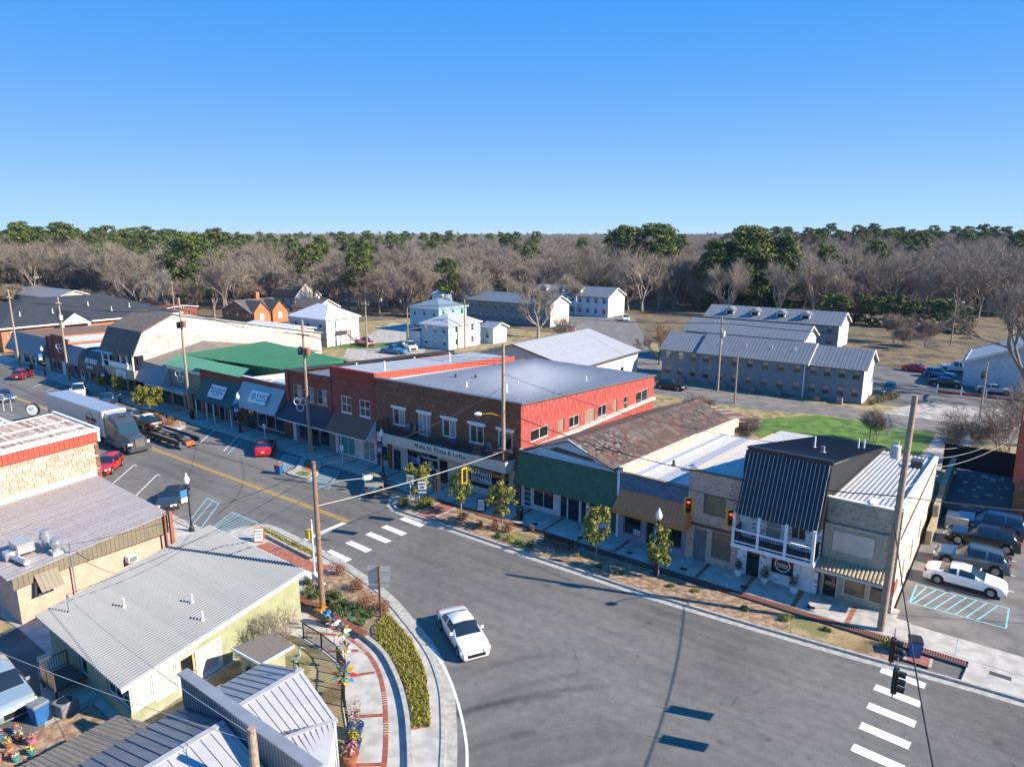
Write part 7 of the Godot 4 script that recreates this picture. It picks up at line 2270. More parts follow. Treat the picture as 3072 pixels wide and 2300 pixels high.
func make_forest() -> void:
	mat("twig", [0.24, 0.2, 0.155], 1.0)
	mat("twigred", [0.25, 0.19, 0.15], 1.0)
	mat("twiggrey", [0.28, 0.245, 0.2], 1.0)
	mat("needles", [1, 1, 1], 0.8, {"vertex": true, "back": 0.35})
	mat("leaves", [1.15, 1.15, 1.1], 0.6, {"vertex": true, "back": 0.4})
	var bare := []
	for k in 7:
		var q := bare_tree(100 + k * 7, [17.0, 15.0, 19.0, 13.0, 16.0, 18.0, 14.0][k], 5, [6, 1.3, 0.024], [0.55, 0.7, 0.45, 0.8, 0.6, 0.5, 0.65][k])
		bare.append([q[0].mesh(), q[1].mesh()])
	var pines := []
	for k in 3:
		var q := pine(300 + k, [21.0, 17.0, 19.0][k], [4.6, 4.2, 5.0][k], [0.42, 0.35, 0.5][k], [50, 46, 54][k], 0.36, 46)
		pines.append([q[0].mesh(), q[1].mesh()])
	var wms := [M.bark, M.barkpale, M.bark, M.barkdark, M.barkpale, M.bark, M.bark]
	var cms := [M.twig, M.twiggrey, M.twig, M.twigred, M.twiggrey, M.twig, M.twigred]
	var r := RandomNumberGenerator.new()
	r.seed = 42
	# trees that stand out
	tree_thing("pine_tree", "tall sunlit pine with layered yellow-green crown beside the brick cottage", pine(310, 24, 8.5, 0.22, 110, 0.42, 60), M.barkdark, M.needles, spot(-178, -68), 0.0, 1.0)
	tree_thing("pine_tree", "medium pine standing before the pine ridge behind the brick hall", pines[1], M.barkdark, M.needles, spot(-228, -62), 1.0, 1.05)
	for q in [[-90, -190, 1.42, "left-hand"], [-80, -194, 1.46, "right-hand"]]:
		tree_thing("pine_tree", "%s of two great rounded pines standing together above the woods" % q[3], pine(int(q[2] * 100), 26, 7.5, 0.5, 80, 0.45, 60), M.barkdark, M.needles, spot(q[0], q[1]), q[2] * 5, q[2] * 0.73)
	for q in [[-38, -172, 1.1, 0.0], [-30, -177, 1.0, 2.0], [-46, -168, 0.92, 4.0]]:
		var dense := pine(320 + int(q[3]), 24, 7.2, 0.05, 170, 0.46, 60)
		tree_thing("pine_tree", "broad dense dark pine, %s, rising behind the dormered apartments" % ["the tallest", "the eastern", "the rear"][int(q[3]) / 2], dense, M.barkdark, M.needles, spot(q[0], q[1]), q[3], q[2])
	var big := bare_tree(501, 19, 5, [9, 1.2, 0.024], 1.0)
	tree_thing("oak_tree", "great spreading bare oak with a dark trunk by the white cottage", big, M.barkdark, M.twiggrey, spot(3, -226), 0.4, 1.0)
	tree_thing("bare_tree", "large bare tree casting branch shadows on the pale blue house", bare_tree(502, 15, 5, [9, 1.0, 0.02], 0.95), M.barkpale, M.twig, spot(-58, -86), 0.0, 1.0)
	tree_thing("bare_tree", "huge bare tree with thick forking limbs beside the grey gabled house", bare_tree(503, 20, 5, [10, 1.1, 0.022], 0.7), M.bark, M.twig, spot(35.5, -80), 1.0, 1.05)
	tree_thing("bare_tree", "wide bare tree standing over the pale house behind the brick hall", bare_tree(504, 18, 5, [8, 1.2, 0.024], 0.85), M.barkpale, M.twiggrey, spot(-234, -58), 2.0, 1.05)
	tree_thing("bare_tree", "tall slender bare tree behind the blue-grey dormered apartments", bare_tree(505, 20, 5, [7, 1.2, 0.022], 0.4), M.barkpale, M.twiggrey, spot(-64, -152), 2.6, 1.0)
	tree_thing("bare_tree", "small gnarled reddish bare tree in the apartment drive", bare_tree(506, 8, 4, [10, 0.8, 0.018], 0.9), M.barkdark, M.twigred, spot(-44, -76), 0.3, 1.0)
	tree_thing("bare_tree", "low orange-tinged bare tree behind the metal shed", bare_tree(507, 8.5, 4, [12, 0.8, 0.018], 1.0), M.barkdark, mat("twigorange", [0.3, 0.17, 0.08], 1.0), spot(-20, -71), 0.9, 1.0)
	for q in [[12, -120, 7.5, "upright grey bush-like bare tree standing in the dry field"], [18, -118, 7.0, "rounded purple-brown bare thicket at the edge of the dry field"], [15, -112, 5.0, "low dark thicket between dry field and apartment lot"]]:
		tree_thing("bare_thicket", q[3], bare_tree(510 + int(q[0]), q[2], 4, [16, 0.8, 0.02], 0.7, 4), M.bark, M.twigred, spot(q[0], q[1]), 0.0, 1.0)
	for q in [[30.5, -38.5, 6.5, "many-stemmed bare shrub behind the black mesh fence"], [34.2, -40, 8.5, "bare young tree with dark trunk behind the mesh fence"], [36.5, -50, 9.0, "pale bare tree beside the gravel lot"], [21.7, -41, 4.6, "vine-wrapped post thick with bare stems on the green lawn"], [10.5, -30.5, 4.0, "scrubby bare bush behind the patched roof"], [2.0, -36, 4.5, "tangled bush behind the lean-to roof"]]:
		tree_thing("bare_thicket", q[3], bare_tree(530 + int(q[0]), q[2], 4, [10, 0.7, 0.014], 0.5, 5), M.bark, M.twig, spot(q[0], q[1]), 0.0, 1.0)
	# evergreen screen
	for k in 13:
		var e := pine(340 + k % 3, 7.5, 2.1, 0.02, 46, 0.26, 34)
		tree_thing("evergreen_tree", "dark bushy evergreen in the screen beyond the dry field", e, M.barkdark, M.needles, spot(-10 + k * 2.7, -150 + (k % 3) * 1.5), k * 1.3, 0.9 + 0.05 * (k % 4), "evergreen screen beyond the dry field")
	# the woods: the largest trees singly, the rest as one mass
	var singles := 0
	var far := []
	var far_pine := []
	var d := 200.0
	var clear := [Vector2(-165, -97), Vector2(-156, -117), Vector2(-200, -140), Vector2(-188, -122), Vector2(-214, -84), Vector2(-226, -44), Vector2(-272, -57), Vector2(-36, -252), Vector2(-24, -272), Vector2(-4, -238), Vector2(48, -200), Vector2(-120, -212), Vector2(-178, -68), Vector2(-80, -192), Vector2(-38, -176), Vector2(3, -226)]
	while d < 900.0:
		var step := 5.2 + d * 0.0085
		var lat := -0.82 * d
		while lat < 0.85 * d:
			var qx := lat + r.randf_range(-0.45, 0.45) * step
			var qy := d + r.randf_range(-0.5, 0.5) * step
			lat += step
			var x := 34.5 + 0.7986 * qx - 0.6018 * qy
			var z := 47.1 - 0.6018 * qx - 0.7986 * qy
			# open ground of the town
			var edge := 226.0 + 16.0 * sin(qx * 0.03)
			if qx > 60:
				edge = 205.0 - (qx - 60) * 0.35
			if qx < -120:
				edge = 236.0
			if qy < edge - 24.0 or (qy < edge and (r.randf() < 0.6 or qx > 70)):
				continue
			if r.randf() < 0.1 and qy < 420:
				continue
			var open := false
			for c in clear:
				# keep the house and a little ground before it clear
				if Vector2(x, z).distance_to(c) < 9.0 or Vector2(x, z).distance_to(c + Vector2(6.0, 8.0)) < 8.0:
					open = true
			if open:
				continue
			var ridge := exp(-pow((qx + 200.0) / 110.0, 2) - pow((qy - 330.0) / 60.0, 2)) + 0.7 * exp(-pow((qx - 235.0) / 70.0, 2) - pow((qy - 455.0) / 60.0, 2)) + 0.3 * exp(-pow((qx + 70.0) / 60.0, 2) - pow((qy - 480.0) / 50.0, 2))
			var evergreen := r.randf() < (0.03 if qy < 330 else 0.012) + 0.7 * ridge + 0.0
			var s := r.randf_range(0.78, 1.12)
			if qy > 300:
				s *= 0.93
			if evergreen:
				if singles < 300 and qy < 420 and r.randf() < 0.5:
					singles += 1
					tree_thing("pine_tree", "pine standing among the bare woods", pines[r.randi() % 3], M.barkdark, M.needles, spot(x, z), r.randf() * TAU, s * 0.95, "pines in the woods")
				else:
					far_pine.append([V(x, land(x, z), z), s, r.randf() * TAU])
				continue
			if singles < 298 and qy < 330:
				singles += 1
				var k := r.randi() % 7
				tree_thing("bare_tree", "bare winter tree in the front of the woods", bare[k], wms[k], cms[k], spot(x, z), r.randf() * TAU, s, "bare trees of the woods")
			else:
				far.append([V(x, land(x, z), z), s, r.randf() * TAU])
		d += step
	# undergrowth between the trunks
	var brush := []
	for k in 2600:
		var qy := 228.0 + 210.0 * pow(r.randf(), 1.4)
		var qx := r.randf_range(-0.8, 0.8) * qy
		var x := 34.5 + 0.7986 * qx - 0.6018 * qy
		var z := 47.1 - 0.6018 * qx - 0.7986 * qy
		var open := qx > -110 and qx < 60 and qy < 240
		for c in clear:
			if Vector2(x, z).distance_to(c) < 9.0 or Vector2(x, z).distance_to(c + Vector2(6.0, 8.0)) < 9.0:
				open = true
		if not open:
			brush.append([V(x, land(x, z) - 0.1, z), r.randf_range(0.6, 1.5), r.randf() * TAU])
	var bq := bare_tree(777, 4.2, 3, [14, 0.9, 0.03], 0.9, 5)
	mass("undergrowth", "tangled bare undergrowth at the foot of the woods", bq[1].mesh(), M.twig, brush)
	# farther still: coarser rows to the horizon
	while d < 2600.0:
		var step := 7.0 + d * 0.014
		var lat := -0.8 * d
		while lat < 0.8 * d:
			var qx := lat + r.randf_range(-0.5, 0.5) * step
			var qy := d + r.randf_range(-0.5, 0.5) * step
			lat += step
			var x := 34.5 + 0.7986 * qx - 0.6018 * qy
			var z := 47.1 - 0.6018 * qx - 0.7986 * qy
			(far_pine if r.randf() < 0.015 else far).append([V(x, land(x, z) - 1.0, z), r.randf_range(0.85, 1.08), r.randf() * TAU])
		d += step
	var merged := []
	for k in 3:
		merged.append(bare[[0, 3, 4][k]])
	for k in 3:
		for w in 2:
			var list := []
			for j in far.size():
				if j % 3 == k:
					list.append(far[j])
			mass("bare_woods", "wide mass of bare grey-brown winter woods reaching to the horizon", merged[k][w], [M.bark, cms[[0, 3, 4][k]]][w], list)
	for w in 2:
		mass("pine_woods", "scattered dark pines in the woods reaching to the horizon", pines[0][w], [M.barkdark, M.needles][w], far_pine)

func mass(called: String, label: String, m: Mesh, material: Material, list: Array) -> void:
	var mm := MultiMesh.new()
	mm.transform_format = MultiMesh.TRANSFORM_3D
	mm.mesh = m
	mm.instance_count = list.size()
	for k in list.size():
		mm.set_instance_transform(k, Transform3D(Basis(UP, list[k][2]).scaled(Vector3.ONE * list[k][1]), list[k][0]))
	var o := MultiMeshInstance3D.new()
	o.name = numbered(called)
	o.multimesh = mm
	o.material_override = material
	add_child(o)
	tag(o, label, "woods")
	o.set_meta("kind", "stuff")

# ---- vehicles (front towards +Z in their own axes)
const BODY := {
	"sedan": [[0.0, 0.46, 0], [0.012, 0.6, 0], [0.15, 0.69, 0], [0.18, 0.7, 0], [0.31, 0.7, 0.94], [0.45, 0.7, 1.0], [0.56, 0.69, 0.97], [0.74, 0.66, 0], [0.88, 0.6, 0], [0.95, 0.53, 0], [0.985, 0.44, 0], [1.0, 0.34, 0]],
	"suv": [[0.0, 0.42, 0], [0.012, 0.56, 0], [0.035, 0.62, 0], [0.12, 0.64, 0.96], [0.3, 0.63, 1.0], [0.54, 0.62, 0.98], [0.71, 0.6, 0], [0.93, 0.54, 0], [0.985, 0.42, 0], [1.0, 0.3, 0]],
	"pickup": [[0.0, 0.5, 0], [0.01, 0.56, 0], [0.37, 0.57, 0], [0.385, 0.58, 0], [0.42, 0.58, 0.97], [0.5, 0.58, 1.0], [0.59, 0.58, 0.97], [0.7, 0.57, 0], [0.94, 0.55, 0], [0.99, 0.46, 0], [1.0, 0.3, 0]],
}
const CAB := {"sedan": [[0.24, 0.4], [0.425, 0.62], [0.18, 0.31], [0.56, 0.73]], "suv": [[0.1, 0.3], [0.33, 0.6], [0.035, 0.115], [0.54, 0.7]], "pickup": [[0.42, 0.48], [0.5, 0.62], [0.388, 0.418], [0.59, 0.695]]}

func car_at(kind: String, t: float) -> Array:
	var b: Array = BODY[kind]
	for k in b.size() - 1:
		if t <= b[k + 1][0]:
			var f: float = (t - b[k][0]) / (b[k + 1][0] - b[k][0])
			var belt := lerpf(b[k][1], b[k + 1][1], f)
			return [belt, lerpf(b[k][2] if b[k][2] > 0 else b[k][1], b[k + 1][2] if b[k + 1][2] > 0 else b[k + 1][1], f)]
	return [b[-1][1], b[-1][1]]

func make_car(kind: String, paint: Material, label: String, x: float, z: float, hx: float, hz: float, opt := {}) -> Node3D:
	var L: float = opt.get("L", {"sedan": 4.85, "suv": 4.7, "pickup": 5.8}[kind])
	var H: float = opt.get("H", {"sedan": 1.45, "suv": 1.7, "pickup": 1.9}[kind])
	var W: float = opt.get("W", {"sedan": 1.84, "suv": 1.86, "pickup": 2.0}[kind])
	var y: float = opt.get("y", land(x, z))
	var c := thing("pickup_truck" if kind == "pickup" else "parked_car", label, "pickup" if kind == "pickup" else "car", V(x, y, z), atan2(hx, hz))
	var wr := 0.33 if kind == "sedan" else 0.38
	var key := "%s%.2f%.2f%.2f" % [kind, L, H, W]
	var w0 := 0.18
	var w1 := 0.82 if kind != "pickup" else 0.84
	var cab: Array = CAB[kind]
	if not shapes.has(key):
		var ts := []
		for q in BODY[kind]:
			ts.append(q[0])
		for q in cab:
			ts.append_array(q)
		for wt in [w0, w1]:
			for k in 7:
				ts.append(wt + (wr + 0.07) / L * cos(PI * k / 6))
		ts.sort()
		var body := MB.new()
		var side := [MB.new(), MB.new(), MB.new(), MB.new()]
		var screen := [MB.new(), MB.new()]
		var rings := []
		var tt := []
		for t in ts:
			if not tt.is_empty() and t - tt[-1] < 0.003:
				continue
			var q := car_at(kind, t)
			var belt: float = q[0] * H
			var roof: float = q[1] * H
			var zz: float = (t - 0.5) * L
			var end := minf(1.0, minf(t, 1.0 - t) / 0.07)
			var hw := W / 2 * (0.84 + 0.16 * sqrt(end))
			var bot := 0.22
			for wt in [w0, w1]:
				var dz: float = absf(t - wt) * L
				if dz < wr + 0.07:
					bot = maxf(bot, wr + sqrt(maxf(0, pow(wr + 0.07, 2) - dz * dz)))
			var up := clampf((roof - belt) / (0.3 * H), 0, 1)
			bot = minf(bot, belt - 0.1)
			var mid := lerpf(bot, belt, 0.55)
			var p3 := Vector2(hw * lerpf(0.86, 0.72, up), maxf(roof - 0.04, belt + 0.015))
			var p4 := Vector2(0, maxf(roof, belt + 0.03) + 0.02 * up)
			if kind == "pickup" and t > 0.02 and t < 0.365:
				p3 = Vector2(hw * 0.86, belt - 0.45); p4 = Vector2(0, belt - 0.45)
			var half := [Vector2(hw * 0.93, bot), Vector2(hw, mid), Vector2(hw * 0.96, belt), p3, p4]
			var ring := []
			for k in 5:
				ring.append(V(half[k].x, half[k].y, zz))
			for k in range(3, -1, -1):
				ring.append(V(-half[k].x, half[k].y, zz))
			rings.append(ring)
			tt.append(t)
		var nn := []
		for i in rings.size():
			var row := []
			for k in 9:
				var du: Vector3 = rings[mini(i + 1, rings.size() - 1)][k] - rings[maxi(i - 1, 0)][k]
				var dv: Vector3 = rings[i][mini(k + 1, 8)] - rings[i][maxi(k - 1, 0)]
				row.append(du.cross(dv).normalized())
			nn.append(row)
		for i in range(1, rings.size()):
			var tm: float = (tt[i] + tt[i - 1]) / 2
			for k in 8:
				var mb := body
				for s in 2:
					if k in [2, 5] and tm > cab[s][0] and tm < cab[s][1]:
						mb = side[s * 2 + (0 if k == 2 else 1)]
					if k in [3, 4] and tm > cab[2 + s][0] and tm < cab[2 + s][1]:
						mb = screen[s]
				var A: Array = rings[i - 1]
				var B: Array = rings[i]
				mb.trin(A[k], B[k], B[k + 1], nn[i - 1][k], nn[i][k], nn[i][k + 1])
				mb.trin(A[k], B[k + 1], A[k + 1], nn[i - 1][k], nn[i][k + 1], nn[i - 1][k + 1])
		body.fan(rings[0])
		var back: Array = rings[-1].duplicate()
		back.reverse()
		body.fan(back)
		shapes[key] = [body.mesh(), side, screen]
		var sb := []
		for s in side:
			sb.append(s.mesh())
		shapes[key][1] = sb
		shapes[key][2] = [screen[0].mesh(), screen[1].mesh()]
	var S: Array = shapes[key]
	part("body", S[0], paint, c)
	for m in S[1]:
		part("side_window", m, M.carglass, c)
	part("rear_window", S[2][0], opt.get("rear", M.carglass), c)
	part("windscreen", S[2][1], opt.get("front", M.carglass), c)
	if opt.has("top"):
		var rm := MB.new(); rm.cbox(V(-W * 0.3, H - 0.04, -L * 0.12), V(W * 0.3, H + 0.03, L * 0.04), 0.03); part("roof_panel", rm, opt.top, c)
	var wk := "wheel%.2f" % wr
	if not shapes.has(wk):
		var tm := MB.new(); tm.lathe(Vector3.ZERO, [[wr * 0.62, -0.11], [wr * 0.95, -0.11], [wr, -0.07], [wr, 0.07], [wr * 0.95, 0.11], [wr * 0.62, 0.11]], 18, Vector3.RIGHT)
		var rm := MB.new(); rm.lathe(Vector3.ZERO, [[0, 0.09], [wr * 0.15, 0.1], [wr * 0.2, 0.06], [wr * 0.55, 0.07], [wr * 0.64, 0.1], [wr * 0.64, -0.1], [0, -0.1]], 18, Vector3.RIGHT)
		for k in 5:
			var a := TAU * k / 5
			rm.bar(V(0.09, sin(a) * wr * 0.15, cos(a) * wr * 0.15), V(0.09, sin(a) * wr * 0.6, cos(a) * wr * 0.6), 0.07, 0.03, V(0, -cos(a), sin(a)))
		shapes[wk] = [tm.mesh(), rm.mesh()]
	for wt in [w0, w1]:
		for s in [-1, 1]:
			var wn := Node3D.new(); wn.name = "wheel"; c.add_child(wn, true)
			wn.position = V(s * (W / 2 - 0.12), wr, (wt - 0.5) * L)
			wn.rotation.y = 0.0 if s > 0 else PI
			part("tyre", shapes[wk][0], M.rubber, wn); part("rim", shapes[wk][1], M.rim, wn)
	var fz := L / 2
	var hb: float = car_at(kind, 0.965)[0] * H
	for s in [-1, 1]:
		var mb := MB.new(); mb.obox(V(s * W * 0.36, hb - 0.1, fz - 0.17), V(0.24, 0, -0.1 * s), V(0, 0.08, -0.03), V(0.03 * s, 0.01, 0.1)); part("headlight", mb, M.head, c)
		mb = MB.new(); var th: float = (0.6 if kind != "suv" else 0.58) * H; mb.obox(V(s * W * 0.38, th - 0.06, -fz + 0.07), V(0.14 if kind == "sedan" else 0.08, 0, 0.03 * s), V(0, 0.09 if kind == "sedan" else 0.17, 0), V(0, 0, 0.07)); part("taillight", mb, M.tail, c)
		mb = MB.new(); mb.cbox(V(s * W * 0.5 - 0.04, car_at(kind, 0.66)[0] * H + 0.02, L * 0.15), V(s * W * 0.5 + 0.16 * s if s > 0 else s * W * 0.5 + 0.04, car_at(kind, 0.66)[0] * H + 0.17, L * 0.15 + 0.1), 0.02) if s > 0 else mb.cbox(V(-W * 0.5 - 0.16, car_at(kind, 0.66)[0] * H + 0.02, L * 0.15), V(-W * 0.5 + 0.04, car_at(kind, 0.66)[0] * H + 0.17, L * 0.15 + 0.1), 0.02); part("mirror", mb, paint, c)
		mb = MB.new(); mb.cbox(V(s * W * 0.48 - 0.02, 0.22, -L * 0.24), V(s * W * 0.48 + 0.02, 0.34, L * 0.24), 0.01); part("sill", mb, M.black, c)
	var gm := MB.new(); gm.box(V(-W * 0.3, 0.3, fz - 0.1), V(W * 0.3, hb - 0.2, fz + 0.005)); gm.box(V(-W * 0.42, 0.2, fz - 0.2), V(W * 0.42, 0.3, fz - 0.02)); part("grille", gm, M.black, c)
	gm = MB.new(); gm.box(V(-0.16, 0.52, -fz - 0.012), V(0.16, 0.66, -fz + 0.05)); part("number_plate", gm, M.signwhite, c)
	gm = MB.new(); gm.box(V(-W * 0.42, 0.24, -fz - 0.03), V(W * 0.42, 0.42, -fz + 0.1)); part("bumper", gm, M.black if kind == "suv" else (M.chrome if kind == "pickup" else paint), c)
	return c

func paint(key: String, c: Array, metal := 0.0) -> Material:
	if not M.has("car_" + key):
		mat("car_" + key, c, 0.28, {"clear": 0.8, "metal": metal})
	return M["car_" + key]

func make_cars() -> void:
	var white := paint("white", [0.74, 0.74, 0.74])
	var black := paint("black", [0.01, 0.011, 0.013])
	var red := paint("red", [0.45, 0.01, 0.014])
	var maroon := paint("maroon", [0.2, 0.01, 0.02])
	var grey := paint("grey", [0.045, 0.05, 0.057], 0.3)
	var slate := paint("slate", [0.08, 0.12, 0.15], 0.3)
	var tan := paint("tan", [0.36, 0.32, 0.24], 0.3)
	var silver := paint("silver", [0.34, 0.42, 0.44], 0.4)
	var blue := paint("blue", [0.02, 0.07, 0.16], 0.3)
	var cyan := paint("cyan", [0.01, 0.16, 0.36])
	make_car("sedan", white, "white sedan with a black sunroof driving round the bend", 9.5, 18.9, 0.874, 0.485).name = "driving_car"
	make_car("sedan", white, "white sedan parked beside the blue hatched bay", 33.2, -7.0, 1, 0.02, {"y": 0.06, "front": M.carglass_blue})
	make_car("suv", slate, "slate grey suv parked behind the white sedan in the side lot", 33.3, -10.7, -1, 0.03, {"y": 0.06})
	make_car("suv", black, "black suv with chrome rims parked in the side lot", 33.7, -15.4, -1, 0.03, {"y": 0.06, "L": 4.9})
	make_car("suv", blue, "large dark blue suv parked against the patched flat roof", 34.0, -18.8, -1, 0.02, {"y": 0.06, "L": 5.3, "H": 1.85})
	make_car("sedan", tan, "tan sedan parked at an angle before the brick plaza", -14.3, 4.6, -0.75, -0.66)
	make_car("sedan", red, "red coupe parked at an angle below the purple awning", -32.6, 4.3, -0.75, -0.66, {"H": 1.35, "L": 4.5})
	make_car("sedan", grey, "dark grey sedan parked nose-in beside the peach shop", -25.9, 18.3, 0.72, 0.69, {"top": M.black})
	make_car("suv", red, "boxy bright red hatchback parked beside the stone shop", -40.0, 17.9, 0.72, 0.69, {"L": 4.1, "H": 1.65})
	make_car("suv", slate, "slate suv driving towards the crossing behind the lorry", -85, 13.2, 1, 0)
	make_car("suv", maroon, "dark maroon suv parked before the stepped brick shop", -101.5, 5.2, -0.75, -0.66)
	make_car("pickup", white, "white pickup parked before the black awning", -79.8, 5.0, 0.9, 0.43)
	make_car("pickup", blue, "dark blue pickup parked with its tailgate to the road", -69.6, 5.2, -0.8, -0.6)
	make_car("suv", silver, "silver-green minivan parked on the driveway by the olive house", -6.0, 37.7, 1, 0.05, {"y": 0.1, "L": 4.9})
	for q in [["pickup", maroon, "maroon pickup beside the hipped white house", -82, -53.5, 1, 0.2], ["pickup", white, "white pickup beside the pale blue house", -70, -55.5, 0.9, 0.5], ["pickup", cyan, "bright blue pickup on the corner lot", -69, -50, -1, 0.2], ["suv", grey, "dark grey suv behind the scalloped wall", -88, -79, 1, -0.6], ["suv", black, "black suv behind the scalloped wall near the blue house", -84, -77, 1, -0.6], ["suv", silver, "silver suv on the grass beneath the bare trees", -139, -113, 0.5, 0.8], ["suv", white, "white suv beside the blue-grey dormered apartments", -57, -128, 0.5, 0.86], ["suv", black, "black suv on the back street behind the red wall", -9.5, -53.2, 1, 0], ["suv", grey, "dark van beside the clipped bushes", 18.6, -70.5, 0.1, 1], ["sedan", red, "red sedan in the apartment lot", 19.6, -93, 1, 0.1], ["suv", cyan, "blue hatchback in the apartment lot", 23.4, -89, 1, 0.1], ["sedan", black, "black sedan in the shade of the grey gabled house", 25.0, -82, 1, 0], ["pickup", white, "pale pickup at the back of the apartment lot", 25.4, -97, -1, 0.1], ["sedan", silver, "silver sedan behind the dark red rail", 31.5, -80.5, 1, 0], ["sedan", maroon, "maroon sedan in the apartment drive", -58.5, -100, 0.9, 0.4], ["sedan", white, "white sedan parked behind the brick hall", -158, -54, 0.3, 1], ["suv", cyan, "teal car parked behind the brick hall", -162, -55, 0.3, 1], ["sedan", white, "second white sedan near the utility pole behind the brick hall", -150, -52, 0.3, 1], ["sedan", silver, "silver car parked at the left end behind the brick hall", -146, -51.5, 0.3, 1], ["sedan", white, "white car beside the silver shed", -205, -66, 1, 0.2]]:
		make_car(q[0], q[1], q[2], q[3], q[4], q[5], q[6])
	make_lorry()

func big_wheel(parent: Node3D, p: Vector3, r := 0.5, w := 0.3) -> void:
	var wn := Node3D.new(); wn.name = "wheel"; parent.add_child(wn, true); wn.position = p
	var mb := MB.new(); mb.lathe(Vector3.ZERO, [[r * 0.55, -w / 2], [r * 0.95, -w / 2], [r, -w / 3], [r, w / 3], [r * 0.95, w / 2], [r * 0.55, w / 2]], 18, Vector3.RIGHT); part("tyre", mb, M.rubber, wn)
	mb = MB.new(); mb.lathe(Vector3.ZERO, [[0, w * 0.3], [r * 0.2, w * 0.45], [r * 0.5, w * 0.3], [r * 0.56, w * 0.5], [r * 0.56, -w * 0.5], [0, -w * 0.4]], 16, Vector3.RIGHT); part("rim", mb, M.chrome, wn)

